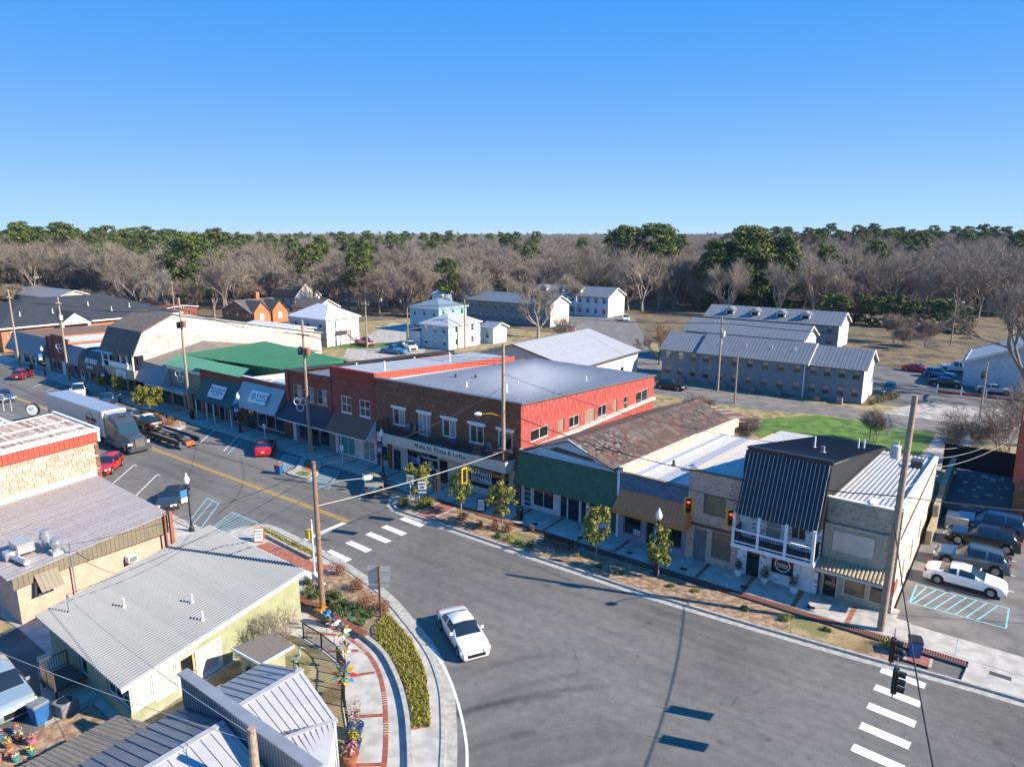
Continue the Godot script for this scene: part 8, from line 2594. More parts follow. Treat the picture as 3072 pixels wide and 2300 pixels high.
func make_lorry() -> void:
	# semi-trailer and tractor heading +X, built along +Z and turned
	var t := thing("semi_trailer", "long silver box semi-trailer with a round emblem behind the grey tractor", "trailer", V(-56.9, 0, 13.1), PI / 2)
	var mb := MB.new(); mb.cbox(V(-1.29, 1.15, -8.05), V(1.29, 4.1, 8.05), 0.06); part("box", mb, mat("trailer", [0.42, 0.46, 0.5], 0.35, {"metal": 0.4, "tex": "metal", "scale": 3.0}), t)
	for k in 26:
		mb = MB.new(); mb.box(V(-1.3, 1.3, -7.9 + k * 0.61), V(-1.29, 3.95, -7.88 + k * 0.61)); part("panel_joint", mb, M.steel_dark, t)
	for x in [-1.25, 1.25]:
		mb = MB.new(); mb.box(V(x - 0.08, 1.1, 7.95), V(x + 0.08, 4.12, 8.1)); part("corner_post", mb, M.white, t)
	mb = MB.new(); mb.box(V(-1.3, 3.98, 7.9), V(1.3, 4.14, 8.1)); part("front_rail", mb, M.white, t)
	mb = MB.new(); mb.box(V(-1.28, 1.0, -8.0), V(1.28, 1.15, 8.0)); part("chassis", mb, M.darkgrey, t)
	var side := Basis(V(0, 0, 1), UP, V(-1, 0, 0))
	lettering(t, "EAST-WEST", 0.42, M.letter_black, Transform3D(side, V(-1.31, 2.75, 4.9)))
	lettering(t, "EXPRESS", 0.36, M.letter_red, Transform3D(side, V(-1.31, 2.25, 4.9)))
	mb = MB.new()
	for k in 20:
		var a := -0.9 + k * 0.2
		mb.bar(V(-1.31, 2.5 + sin(a) * 1.05, 4.6 + cos(a) * 1.05), V(-1.31, 2.5 + sin(a + 0.21) * 1.05, 4.6 + cos(a + 0.21) * 1.05), 0.02, 0.09 * sin(PI * k / 20.0) + 0.02, Vector3.RIGHT)
	part("emblem", mb, M.midgrey, t)
	for z in [-6.6, -5.4]:
		for s in [-1.05, 1.05]:
			big_wheel(t, V(s, 0.5, z))
	var c := thing("semi_tractor", "charcoal grey sleeper-cab truck tractor stopped on the main street", "truck", V(-45.6, 0, 13.1), PI / 2)
	var grey := paint("charcoal", [0.09, 0.095, 0.105], 0.5)
	var prof := [[-3.9, 1.0, 3.75, 1.2], [-3.7, 0.95, 3.95, 1.24], [-2.0, 0.9, 3.95, 1.24], [-1.0, 0.85, 3.5, 1.22], [-0.35, 0.8, 3.05, 1.18], [0.25, 0.8, 2.05, 1.12], [0.4, 0.75, 2.0, 1.1], [1.9, 0.7, 1.78, 1.0], [2.25, 0.6, 1.55, 0.95], [2.35, 0.5, 1.1, 0.92]]
	var last := []
	var body := MB.new(); var screen := MB.new(); var sidew := MB.new()
	for q in prof:
		var w: float = q[3]
		var half := [Vector2(w * 0.95, q[1]), Vector2(w, lerpf(q[1], q[2], 0.45)), Vector2(w * 0.97, lerpf(q[1], q[2], 0.8)), Vector2(w * 0.84, q[2] - 0.06), Vector2(0, q[2])]
		var ring := []
		for k in 5:
			ring.append(V(half[k].x, half[k].y, q[0]))
		for k in range(3, -1, -1):
			ring.append(V(-half[k].x, half[k].y, q[0]))
		if last.is_empty():
			body.fan(ring)
		else:
			for k in 8:
				var mbb := body
				if q[0] == 0.25 and k in [2, 3, 4, 5]:
					mbb = screen
				if q[0] == -0.35 and k in [1, 6]:
					mbb = sidew
				mbb.quad(last[k], ring[k], ring[k + 1], last[k + 1])
		last = ring
	last.reverse(); body.fan(last)
	part("cab", body, grey, c); part("windscreen", screen, M.carglass_blue, c); part("side_window", sidew, M.carglass, c)
	mb = MB.new(); mb.cbox(V(-0.55, 0.75, 2.2), V(0.55, 1.75, 2.42), 0.04); var gr := part("grille", mb, M.chrome, c)
	for k in 6:
		mb = MB.new(); mb.box(V(-0.48, 0.82 + k * 0.14, 2.42), V(0.48, 0.88 + k * 0.14, 2.44)); part("bar", mb, M.darkgrey, gr)
	mb = MB.new(); mb.cbox(V(-1.2, 0.3, 1.9), V(1.2, 0.75, 2.5), 0.1); part("bumper", mb, grey, c)
	mb = MB.new(); mb.box(V(-0.4, 3.6, -1.5), V(0.4, 3.7, -1.15)); part("roof_hatch", mb, M.black, c)
	for s in [-1, 1]:
		mb = MB.new(); mb.obox(V(s * 0.95, 1.15, 2.15), V(0.2, 0, -0.12 * s), V(0, 0.13, 0), V(0.05 * s, 0, 0.12)); part("headlight", mb, M.head, c)
		mb = MB.new(); mb.cbox(V(s * 1.05 - 0.25, 0.75, 0.5), V(s * 1.05 + 0.22, 1.3, 1.9), 0.12); part("fender", mb, grey, c)
		mb = MB.new(); mb.cbox(V(s * 1.45 - 0.1, 1.9, 0.25), V(s * 1.45 + 0.1, 2.7, 0.4), 0.04); part("mirror", mb, M.black, c)
		mb = MB.new(); mb.cbox(V(s * 1.1 - 0.15, 0.35, -3.4), V(s * 1.1 + 0.15, 0.9, 0.3), 0.05); part("side_fairing", mb, grey, c)
		for z in [1.25, -2.6, -3.8]:
			big_wheel(c, V(s * 1.0, 0.5, z))
	# car hauler heading -X with a crossover on it
	c = thing("car_hauler", "low car transporter trailer with ramps, lights and an orange marker", "trailer", V(-49.5, 0, 8.7), -PI / 2)
	for s in [-0.85, 0.85]:
		mb = MB.new(); mb.box(V(s - 0.32, 0.62, -6.5), V(s + 0.32, 0.72, 7.5)); mb.plate([V(s - 0.32, 0.72, -6.5), V(s - 0.32, 0.25, -8.9), V(s + 0.32, 0.25, -8.9), V(s + 0.32, 0.72, -6.5)], V(0, 0.08, 0)); part("ramp", mb, M.steel_dark, c)
		mb = MB.new(); mb.box(V(s * 1.42 - 0.06, 0.45, -8.6), V(s * 1.42 + 0.06, 0.95, 7.5)); part("side_rail", mb, M.black, c)
		for z in [-3.6, -2.4]:
			big_wheel(c, V(s * 1.25, 0.42, z), 0.42, 0.25)
	for k in 9:
		mb = MB.new(); mb.box(V(-1.2, 0.45, -7.6 + k * 1.8), V(1.2, 0.6, -7.4 + k * 1.8)); part("cross_member", mb, M.black, c)
	mb = MB.new(); mb.cbox(V(-0.45, 0.3, -8.9), V(0.5, 0.75, -8.4), 0.04); part("marker_box", mb, M.orange, c)
	mb = MB.new(); mb.cyl(V(0, 0.75, -6.6), V(0, 1.0, -6.6), 0.35, 14); part("spare_wheel", mb, M.rubber, c)
	make_car("suv", paint("black", [0.01, 0.011, 0.013]), "black crossover with a white roof riding on the car transporter", -50.6, 8.7, -1, 0, {"y": 0.72, "top": M.white})

# ---- street furniture
func wire(parent: Node3D, a: Vector3, b: Vector3, sag: float, m: Material = null, r := 0.018) -> void:
	var pts := []
	var n := 12
	for k in n + 1:
		var t := float(k) / n
		pts.append(a.lerp(b, t) - UP * sag * 4 * t * (1 - t))
	var mb := MB.new()
	mb.tube(pts, [r], 4, false)
	wpart("wire", mb, m if m else M.wire, parent)

func utility_pole(label: String, x: float, z: float, h: float, opt := {}) -> Node3D:
	var p := thing("utility_pole", label, "utility pole", V(x, land(x, z), z))
	var r: float = opt.get("r", 0.16)
	var top: Vector2 = opt.get("lean", Vector2.ZERO)
	var mb := MB.new(); mb.tube([V(0, -0.3, 0), V(top.x / 2, h / 2, top.y / 2), V(top.x, h, top.y)], [r * 1.15, r, r * 0.75], 10); part("pole", mb, opt.get("m", M.polewood), p)
	for y in opt.get("arms", []):
		mb = MB.new(); mb.bar(V(top.x - 1.1, y, top.y), V(top.x + 1.1, y, top.y), 0.1, 0.12); var a := part("crossarm", mb, M.polewood, p)
		for k in [-1.0, -0.5, 0.5, 1.0]:
			mb = MB.new(); mb.lathe(V(top.x + k, y + 0.06, top.y), [[0.05, 0], [0.06, 0.08], [0.04, 0.16], [0, 0.2]], 8); part("insulator", mb, M.offwhite, a)
	for q in opt.get("cans", []):
		mb = MB.new(); mb.lathe(V(q[0], q[1], q[2]), [[0, 0], [0.26, 0.02], [0.28, 0.1], [0.28, 0.75], [0.24, 0.82], [0, 0.85]], 14); var t := part("transformer", mb, q[3], p)
		mb = MB.new()
		for s in [-0.12, 0.12]:
			mb.lathe(V(q[0] + s, q[1] + 0.84, q[2]), [[0.03, 0], [0.05, 0.06], [0.03, 0.2], [0, 0.24]], 6)
		part("bushings", mb, M.offwhite, t)
	if opt.has("lamp"):
		var l: Array = opt.lamp
		var d := V(l[1], 0, l[2])
		mb = MB.new(); mb.tube([V(0, l[0], 0), d * 0.5 + UP * (l[0] + 0.35), d + UP * (l[0] + 0.3)], [0.035], 6); var a := part("lamp_arm", mb, l[3], p)
		mb = MB.new(); mb.lathe(d + UP * (l[0] + 0.3) - d.normalized() * 0.1, [[0.08, 0], [0.17, 0.12], [0.19, 0.4], [0.13, 0.6], [0, 0.68]], 12, d.normalized()); part("lamp_head", mb, M.lampglass, a)
	return p

func street_lamp(label: String, x: float, z: float, h := 4.9, banner := "", baskets := false) -> void:
	var l := thing("street_lamp", label, "street lamp", V(x, 0.12, z))
	var mb := MB.new(); mb.lathe(Vector3.ZERO, [[0.22, 0], [0.2, 0.3], [0.12, 0.45], [0.1, 0.9], [0.065, 1.0], [0.05, h - 1.0], [0.07, h - 0.95], [0.1, h - 0.85], [0.12, h - 0.8], [0, h - 0.78]], 12); part("post", mb, M.black, l)
	mb = MB.new(); mb.lathe(Vector3.ZERO, [[0.12, h - 0.8], [0.23, h - 0.6], [0.24, h - 0.45], [0.16, h - 0.2], [0.05, h - 0.05], [0.06, h], [0, h + 0.12]], 14); part("globe", mb, M.lampglass, l)
	if banner:
		mb = MB.new(); mb.box(V(-0.02, h - 2.3, 0.08), V(0.02, h - 1.25, 0.62)); var b := part("banner", mb, M[banner], l)
		mb = MB.new(); mb.box(V(-0.026, h - 2.28, 0.1), V(0.026, h - 1.9, 0.6)); part("banner_band", mb, M.signwhite, b)
		for y in [h - 1.23, h - 2.32]:
			mb = MB.new(); mb.cyl(V(0, y, 0), V(0, y, 0.65), 0.02, 6); part("banner_arm", mb, M.black, b)
	if baskets:
		var r := RandomNumberGenerator.new(); r.seed = int(x * 10)
		for s in [-0.55, 0.55]:
			mb = MB.new(); leaf_clump(mb, r, V(s, 2.1, 0), V(0.3, 0.26, 0.3), 90, 0.07, [Color(0.05, 0.09, 0.03), Color(0.3, 0.2, 0.03), Color(0.08, 0.12, 0.03)]); part("basket_plant", mb, M.leaves, l)
			mb = MB.new(); mb.lathe(V(s, 1.75, 0), [[0.05, 0], [0.22, 0.12], [0.27, 0.3], [0.0, 0.28]], 12); mb.tube([V(0, 2.6, 0), V(s * 0.6, 2.75, 0), V(s, 2.4, 0), V(s, 2.0, 0)], [0.02], 5); part("basket", mb, M.black, l)

func traffic_signal(label: String, at: Vector3, turn: float, lit: bool, frame: Material) -> void:
	var s := thing("traffic_signal", label, "traffic light", at, turn)
	var mb := MB.new(); mb.cbox(V(-0.18, -1.1, -0.12), V(0.18, 0, 0.1), 0.02); part("housing", mb, M.black, s)
	mb = MB.new(); mb.box(V(-0.34, -1.22, -0.03), V(0.34, -1.1, 0.0)); mb.box(V(-0.34, 0.0, -0.03), V(0.34, 0.12, 0.0)); mb.box(V(-0.34, -1.1, -0.03), V(-0.18, 0, 0.0)); mb.box(V(0.18, -1.1, -0.03), V(0.34, 0, 0.0)); part("backplate", mb, frame, s)
	mb = MB.new(); mb.cyl(V(0, 0.1, 0), V(0, 0.55, 0), 0.025, 6); part("hanger", mb, M.galv, s)
	for k in 3:
		mb = MB.new(); mb.lathe(V(0, -0.2 - k * 0.36, 0.1), [[0.13, 0], [0.12, 0.03], [0, 0.05]], 14, Vector3.BACK); part("lens", mb, M.redlens if k == 0 and lit else M.darklens, s)
		mb = MB.new()
		for j in 9:
			var a := -0.3 + j * (PI + 0.6) / 9
			var b := -0.3 + (j + 1) * (PI + 0.6) / 9
			var c := V(0, -0.2 - k * 0.36, 0.1)
			mb.quad(c + V(cos(a), sin(a), 0) * 0.155, c + V(cos(b), sin(b), 0) * 0.155, c + V(cos(b) * 0.155, sin(b) * 0.155, 0.28), c + V(cos(a) * 0.155, sin(a) * 0.155, 0.28))
		part("visor", mb, M.black, s)
	if lit:
		var o := OmniLight3D.new(); o.name = "signal_glow"; o.light_color = Color(1, 0.1, 0.05); o.light_energy = 0.05; o.light_size = 0.1; o.omni_range = 8.0; o.shadow_enabled = true
		s.add_child(o); o.position = V(0, -0.2, 0.25)

func post_sign(called: String, label: String, x: float, z: float, h: float, w: float, sh: float, turn: float, lines: Array, face: Material, text: Material) -> void:
	var s := thing(called, label, "sign", V(x, 0.1, z), turn)
	var mb := MB.new(); mb.box(V(-0.03, 0, -0.03), V(0.03, h, 0.03)); part("post", mb, M.offwhite, s)
	mb = MB.new(); mb.box(V(-w / 2, h - sh, 0.03), V(w / 2, h, 0.045)); var p := part("panel", mb, face, s)
	for l in lines:
		lettering(p, l[0], l[1], text, Transform3D(Basis(), V(0, h - sh + l[2], 0.05)))

func trash(label: String, x: float, z: float) -> void:
	var t := thing("litter_bin", label, "litter bin", V(x, 0.13, z))
	var mb := MB.new(); mb.lathe(Vector3.ZERO, [[0.26, 0], [0.28, 0.05], [0.3, 0.8], [0.28, 0.82]], 18); part("drum", mb, M.trashblack, t)
	mb = MB.new(); mb.lathe(Vector3.ZERO, [[0.31, 0.82], [0.3, 0.95], [0.22, 1.1], [0, 1.16]], 18); part("lid", mb, M.trashblack, t)

func wheelie(label: String, x: float, z: float, turn: float, lid: Material, y := 0.13) -> void:
	var t := thing("wheelie_bin", label, "bin", V(x, y, z), turn)
	var mb := MB.new()
	mb.plate([V(-0.26, 0, 0.28), V(0.26, 0, 0.28), V(0.33, 1.0, 0.36), V(-0.33, 1.0, 0.36)], V(0, 0, 0.02)); mb.plate([V(0.26, 0, -0.28), V(-0.26, 0, -0.28), V(-0.33, 1.0, -0.36), V(0.33, 1.0, -0.36)], V(0, 0, -0.02)); mb.plate([V(0.26, 0, 0.28), V(0.26, 0, -0.28), V(0.33, 1.0, -0.36), V(0.33, 1.0, 0.36)], V(0.02, 0, 0)); mb.plate([V(-0.26, 0, -0.28), V(-0.26, 0, 0.28), V(-0.33, 1.0, 0.36), V(-0.33, 1.0, -0.36)], V(-0.02, 0, 0)); mb.box(V(-0.35, 0.94, -0.38), V(0.35, 1.0, 0.38))
	part("tub", mb, M.binblue, t)
	mb = MB.new(); mb.cbox(V(-0.36, 1.002, -0.4), V(0.36, 1.12, 0.4), 0.05); part("lid", mb, lid, t)
	for s in [-0.28, 0.28]:
		mb = MB.new(); mb.cyl(V(s - 0.03, 0.1, -0.32), V(s + 0.03, 0.1, -0.32), 0.12, 10); part("wheel", mb, M.black, t)

func shrub(called: String, label: String, at: Vector3, s: Vector3, n: int, leaf: float, tints: Array, group := "") -> Node3D:
	var r := RandomNumberGenerator.new(); r.seed = int(at.x * 91 + at.z * 37)
	var t := thing(called, label, "shrub", at, r.randf() * TAU, group)
	var mb := MB.new()
	for k in 7:
		leaf_clump(mb, r, V(r.randfn(0, 0.32) * s.x, s.y * r.randf_range(0.35, 0.7), r.randfn(0, 0.32) * s.z), s * 0.55, n / 7, leaf, tints)
	part("foliage", mb, M.leaves, t)
	mb = MB.new()
	for k in 5:
		mb.tube([V(0, -0.05, 0), V(r.randfn(0, 0.3) * s.x, s.y * 0.6, r.randfn(0, 0.3) * s.z)], [0.025, 0.01], 4, false)
	part("stems", mb, M.barkdark, t)
	return t

func street_tree(label: String, x: float, z: float, h: float, wide: float, tints: Array, seed: int, group := "") -> void:
	var r := RandomNumberGenerator.new(); r.seed = seed
	var t := thing("street_tree", label, "tree", V(x, 0.1, z), 0, group)
	var mb := MB.new(); mb.tube([V(0, -0.1, 0), V(0.03, h * 0.4, 0), V(0, h * 0.85, 0.03)], [0.055, 0.045, 0.015], 6, false)
	var mc := MB.new()
	for k in 46:
		var f := r.randf()
		var y := h * lerpf(0.32, 0.96, f)
		var rad := wide * sin(PI * clampf(0.2 + (1 - f) * 0.62, 0, 1)) * sqrt(r.randf())
		var a := r.randf() * TAU
		var p := V(cos(a) * rad, y, sin(a) * rad)
		mb.tube([V(0, y - 0.25, 0), p], [0.012, 0.005], 3, false)
		leaf_clump(mc, r, p, Vector3.ONE * 0.33, 40, 0.1, tints, 1.3)
	part("trunk", mb, M.barkpale, t)
	part("crown", mc, M.leaves, t)

func spinner(label: String, at: Vector3, h: float, rad: float, cols: Array) -> void:
	var s := thing("wind_spinner", label, "wind spinner", at, 0.75)
	var mb := MB.new(); mb.cyl(Vector3.ZERO, V(0, h, 0), 0.015, 6); part("stake", mb, M.black, s)
	for ring in 2:
		for k in 9:
			var a := TAU * (k + 0.5 * ring) / 9
			var d := V(cos(a), sin(a), 0)
			var e := V(-sin(a), cos(a), 0)
			var R := rad * (1.0 if ring == 0 else 0.6)
			var c := V(0, h, 0.05 + ring * 0.06)
			var pm := MB.new()
			pm.plate([c + d * R * 0.25, c + d * R * 0.65 - e * R * 0.17 + V(0, 0, 0.05), c + d * R, c + d * R * 0.65 + e * R * 0.17 - V(0, 0, 0.04)], V(0, 0, 0.008))
			part("petal", pm, cols[(k + ring * 2) % cols.size()], s)

func pot(label: String, at: Vector3, s: float, m: Material, tints: Array, tall := 0.5) -> void:
	var r := RandomNumberGenerator.new(); r.seed = int(at.x * 51 + at.z * 17)
	var t := thing("planter_pot", label, "plant pot", at)
	var mb := MB.new(); mb.lathe(Vector3.ZERO, [[0.2 * s, 0], [0.32 * s, 0.3 * s], [0.36 * s, 0.55 * s], [0.4 * s, 0.6 * s], [0.36 * s, 0.6 * s], [0.0, 0.54 * s]], 14); part("pot", mb, m, t)
	mb = MB.new()
	for k in 5:
		leaf_clump(mb, r, V(r.randfn(0, 0.12) * s, (0.65 + tall * 0.4) * s, r.randfn(0, 0.12) * s), V(0.26, tall * 0.6, 0.26) * s, 30, 0.07, tints, 1.4)
	part("plant", mb, M.leaves, t)

func easel(label: String, x: float, z: float, turn: float, frame: Material, lines: Array, text: Material) -> void:
	var b := thing("sandwich_board", label, "sign", V(x, 0.14, z), turn)
	for s in [-1, 1]:
		var up := V(0, 1.1, -0.28 * s).normalized()
		var out: Vector3 = V(1, 0, 0).cross(up) * s
		var o := V(0, 0.55, 0.17 * s)
		var mb := MB.new(); mb.obox(o, V(0.36, 0, 0), up * 0.56, V(1, 0, 0).cross(up) * 0.02); var f := part("frame", mb, frame, b)
		mb = MB.new(); mb.obox(o + out * 0.022, V(0.3, 0, 0), up * 0.48, V(1, 0, 0).cross(up) * 0.006); part("panel", mb, M.signwhite, f)
		if s > 0:
			for l in lines:
				lettering(f, l[0], l[1], text, Transform3D(Basis(Vector3.RIGHT, up, Vector3.RIGHT.cross(up)), o + up * l[2] + out * 0.03))

func make_street() -> void:
	# poles
	var W: Material = M.wire
	var pr := utility_pole("tall weathered pole with a grey transformer at the beige corner shop", 29.57, 2.79, 15.0, {"r": 0.2, "cans": [[-0.35, 11.2, 0.15, M.poleconcrete]], "lamp": [8.7, -0.9, 1.9, M.galv], "lean": Vector2(0.25, -0.2)})
	var mb := MB.new()
	for k in 3:
		mb.bar(V(0, 13.2 - k * 0.25, 0), V(-0.9, 13.5 - k * 0.3, 0.3), 0.06, 0.06); mb.lathe(V(-0.9, 13.45 - k * 0.3, 0.3), [[0.05, -0.3], [0.07, -0.1], [0.05, 0.3], [0, 0.35]], 8)
	part("cutouts", mb, M.galv, pr)
	var pc := utility_pole("utility pole with a long-armed lamp in front of the brick plaza", -1.26, 0.9, 14.8, {"r": 0.17, "arms": [], "lamp": [8.3, -1.6, 1.2, M.trafficyellow]})
	var py := utility_pole("utility pole with dark and rust-red transformers before the purple awning", -27.7, 1.9, 15.0, {"arms": [13.4], "cans": [[-0.5, 11.2, 0.1, M.darkgrey], [0.5, 11.2, -0.1, M.terracotta]]})
	var pj := utility_pole("utility pole with two transformers beside the green awning shop", -53.2, 1.9, 16.0, {"arms": [14.6], "cans": [[-0.5, 12.0, 0.1, M.darkgrey], [0.5, 12.2, -0.1, M.terracotta]]})
	var pf := utility_pole("utility pole with one pale transformer before the grey awning brick shop", -92.5, 1.6, 14.0, {"arms": [12.8], "cans": [[0.4, 10.2, 0.1, M.offwhite]]})
	var pg := utility_pole("utility pole with a single arm before the mansard shop", -113.5, 1.9, 14.2, {"arms": [12.6]})
	var pn := utility_pole("brown utility pole with a cobra lamp in the mulch bed by the olive house", 0.6, 22.3, 10.4, {"m": M.polebrown, "r": 0.17, "lamp": [8.6, 1.5, -2.6, M.galv]})
	var pa := utility_pole("grey utility pole beside the apartments on the back street", -3.1, -56.2, 11.6, {"arms": [10.6], "cans": [[0.4, 8.6, 0.1, M.offwhite]]})
	var pb := utility_pole("thin grey pole across the back street", 1.8, -50.0, 7.0, {"r": 0.12})
	var ph := utility_pole("utility pole beside the pale blue house", -61.0, -63.0, 10.5, {"arms": [9.6]})
	var pk := utility_pole("utility pole beside the maroon pickup", -79.5, -52.0, 10.0, {"arms": [9.2]})
	utility_pole("utility pole in the corner lot", -72.5, -57.5, 8.5, {"r": 0.13})
	utility_pole("thin pole with a yard lamp in the dry field", 21.5, -128.0, 9.5, {"r": 0.13, "lamp": [9.0, 1.0, 0.3, M.galv]})
	utility_pole("short grey pole on the edge of the gravel lot", 30.8, -62.0, 7.5, {"r": 0.12})
	utility_pole("utility pole behind the brick hall", -151, -47, 11.5, {"arms": [10.8]})
	utility_pole("tall pole beside the pines behind the brick hall", -214, -66, 13, {"r": 0.14, "lamp": [9, 1.5, 0.5, M.galv]})
	var po := utility_pole("pale weathered pole standing over the grey seamed roofs", 13.0, 34.9, 5.8, {"r": 0.2})
	# wires
	for k in 3:
		var o := V(-0.9 + k * 0.9, 0, 0)
		wire(pg, V(-113.5, 12.7, 1.9) + o, V(-92.5, 12.9, 1.6) + o, 0.5); wire(pf, V(-92.5, 12.9, 1.6) + o, V(-53.2, 14.7, 1.9) + o, 0.9); wire(pj, V(-53.2, 14.7, 1.9) + o, V(-27.7, 13.5, 1.9) + o, 0.7); wire(py, V(-27.7, 13.5, 1.9) + o, V(-1.26, 13.0 + k * 0.3, 0.9), 0.7)
		wire(pa, V(-3.1, 10.7, -56.2) + o, V(60, 12 + k * 0.3, -58), 1.0); wire(pa, V(-3.1, 10.7, -56.2) + o, V(-61, 9.8, -63) + o, 1.3); wire(ph, V(-61, 9.7, -63) + o, V(-79.5, 9.3, -52) + o, 0.5)
	wire(pc, V(-1.26, 12.2, 0.9), V(29.6, 11.4, 2.8), 1.2); wire(pc, V(-1.26, 8.9, 0.9), V(29.6, 8.9, 2.8), 1.4, W, 0.035)
	wire(pr, V(29.6, 12.8, 2.8), V(60, 12.5, -14), 0.8); wire(pr, V(29.6, 8.9, 2.8), V(60, 9.5, -14), 1.0, W, 0.03); wire(pr, V(29.6, 9.5, 2.8), V(29.8, 6.5, -12), 0.5, M.wirepale)
	for k in 3:
		wire(pr, V(29.9, 6.3, -13 - k * 3), V(36, 8.5, -24 - k * 2), 0.8, M.wirepale)
	wire(pn, V(0.6, 9.9, 22.3), V(-13.5, 4.3, 31.4), 0.5); wire(pn, V(0.6, 9.6, 22.3), V(-7.8, 3.7, 33.6), 0.5); wire(pn, V(0.6, 9.8, 22.3), V(-27.7, 9.5, 1.9), 0.8); wire(pn, V(0.6, 10.0, 22.3), V(-1.26, 11.0, 0.9), 0.6)
	wire(po, V(13.0, 5.5, 34.9), V(-7.8, 3.6, 33.6), 0.4, M.wirepale); wire(po, V(13.0, 5.2, 34.9), V(-18, 3.0, 40), 0.5, M.wirepale)
	# span wires and signals
	wire(pn, V(0.6, 7.5, 22.3), V(-1.26, 5.2, 0.9), 0.25, M.wirepale, 0.035)
	wire(pc, V(-1.26, 6.8, 0.9), V(29.5, 6.4, 2.7), 0.55, W, 0.03)
	var pq := utility_pole("weathered pole holding the span wire on the opposite corner", 36.0, 33.0, 9.0, {"r": 0.2})
	wire(pr, V(29.6, 7.2, 2.8), V(36.0, 7.4, 33.0), 0.9, W, 0.035)
	traffic_signal("yellow-framed signal showing red beside the tan brick shop", V(16.5, 5.35, 2.0), 0.35, true, M.trafficyellow)
	traffic_signal("yellow-framed signal showing red beside the black metal building", V(19.65, 5.25, 2.1), 0.35, true, M.trafficyellow)
	traffic_signal("yellow-backed signal seen edge-on over the far lane", V(-0.75, 5.3, 6.8), -PI / 2, false, M.trafficyellow)
	traffic_signal("black signal over the road facing the lorry", V(-0.45, 5.7, 10.3), -PI / 2, false, M.black)
	traffic_signal("black signal hanging over the right-hand crossing, nearer the kerb", V(31.4, 5.9, 13.9), PI / 2, false, M.black)
	traffic_signal("black signal hanging over the right-hand crossing, farther from the kerb", V(31.85, 5.8, 16.2), PI / 2, false, M.black)
	var hs := thing("hanging_sign", "small white lettered sign hanging from the span wire", "sign", V(-0.3, 5.0, 12.1), 0.6)
	mb = MB.new(); mb.box(V(-0.3, 0, -0.01), V(0.3, 0.9, 0.01)); part("panel", mb, M.signwhite, hs)
	for k in 3:
		lettering(hs, ["LEFT", "ON", "GREEN"][k], 0.17, M.letter_black, Transform3D(Basis(), V(0, 0.7 - k * 0.25, 0.015)))
	mb = MB.new(); mb.cyl(V(0, 0.9, 0), V(0, 1.4, 0), 0.02, 6); part("hanger", mb, M.galv, hs)
	# lamps
	street_lamp("black lamp post with glass globe before the blue shop", 15.4, 4.55, 5.0, "banner")
	street_lamp("black lamp post with flower baskets and flag banner before the silver awning", -41.3, 2.0, 5.0, "banner", true)
	street_lamp("black lamp post with hanging baskets and purple banner by the plaza", -15.7, 2.1, 4.9, "bannerpurple", true)
	street_lamp("black lamp post with blue banner beside the peach shop", -18.4, 20.7, 4.9, "banner")
	street_lamp("black lamp post with blue banner before the stepped brick shop", -100.5, 2.3, 5.0, "banner", true)
	street_lamp("black lamp post with blue banner before the gambrel building", -77.0, 2.2, 5.0, "banner")
	# signs
	post_sign("speed_sign", "white speed limit sign at the planted corner", -7.85, 6.0, 2.9, 0.6, 0.8, 0.55, [["SPEED", 0.14, 0.66], ["LIMIT", 0.14, 0.48], ["30", 0.32, 0.2]], M.signwhite, M.letter_black)
	for q in [[-35.5, 2.4, "silver awning"], [-21.6, 2.4, "brown shingle awning"]]:
		post_sign("parking_sign", "small blue and white parking sign before the %s" % q[2], q[0], q[1], 2.2, 0.4, 0.55, 0.3, [["P", 0.26, 0.2]], M.signwhite, M.banner)
	post_sign("parking_sign", "blue parking sign at the far left kerb", -76.2, 15.0, 2.2, 0.5, 0.6, 0.5, [["P", 0.3, 0.2]], M.banner, M.letter_white)
	post_sign("notice_sign", "white notice sign at the far left kerb", -77.2, 15.6, 2.4, 0.6, 0.9, 0.5, [["NO", 0.2, 0.6], ["TURN", 0.18, 0.3]], M.signwhite, M.letter_black)
	var rs := thing("route_sign", "bare metal backs of highway signs on a wooden post in the bed", "sign", V(3.8, 0.12, 20.3), 0.55)
	mb = MB.new(); mb.box(V(-0.06, 0, -0.06), V(0.06, 3.5, 0.06)); part("post", mb, mat("postpale", [0.5, 0.36, 0.22], 0.9, {"tex": "wood"}), rs)
	for q in [[-0.72, 2.2, -0.02, 3.5], [0.02, 2.9, 0.72, 3.5], [0.02, 2.35, 0.68, 2.86], [-0.72, 1.85, -0.02, 2.17], [0.02, 2.0, 0.6, 2.32]]:
		mb = MB.new(); mb.box(V(q[0], q[1], -0.1), V(q[2], q[3], -0.085)); part("panel", mb, M.signback, rs)
	mb = MB.new(); mb.box(V(-0.7, 3.1, -0.085), V(0.7, 3.14, -0.06)); mb.box(V(-0.7, 2.4, -0.085), V(0.7, 2.44, -0.06)); part("brace", mb, M.galv, rs)
	var pp := thing("crossing_pole", "pale pedestrian signal pole with a yellow box at the near crossing", "signal pole", V(-3.9, 0.1, 19.5))
	mb = MB.new(); mb.lathe(Vector3.ZERO, [[0.2, 0], [0.18, 0.35], [0.07, 0.4], [0.06, 4.3], [0, 4.4]], 10); part("pole", mb, M.offwhite, pp)
	mb = MB.new(); mb.cbox(V(-0.6, 2.9, -0.2), V(-0.1, 3.5, 0.2), 0.04); part("signal_box", mb, M.trafficyellow, pp)
	var ck := thing("street_clock", "round white street clock on a black post beyond the stone shop", "clock", V(-50.6, 0.1, 20.5), 0.65)
	mb = MB.new(); mb.lathe(Vector3.ZERO, [[0.3, 0], [0.12, 0.5], [0.08, 4.6], [0.12, 4.7]], 12); part("post", mb, M.black, ck)
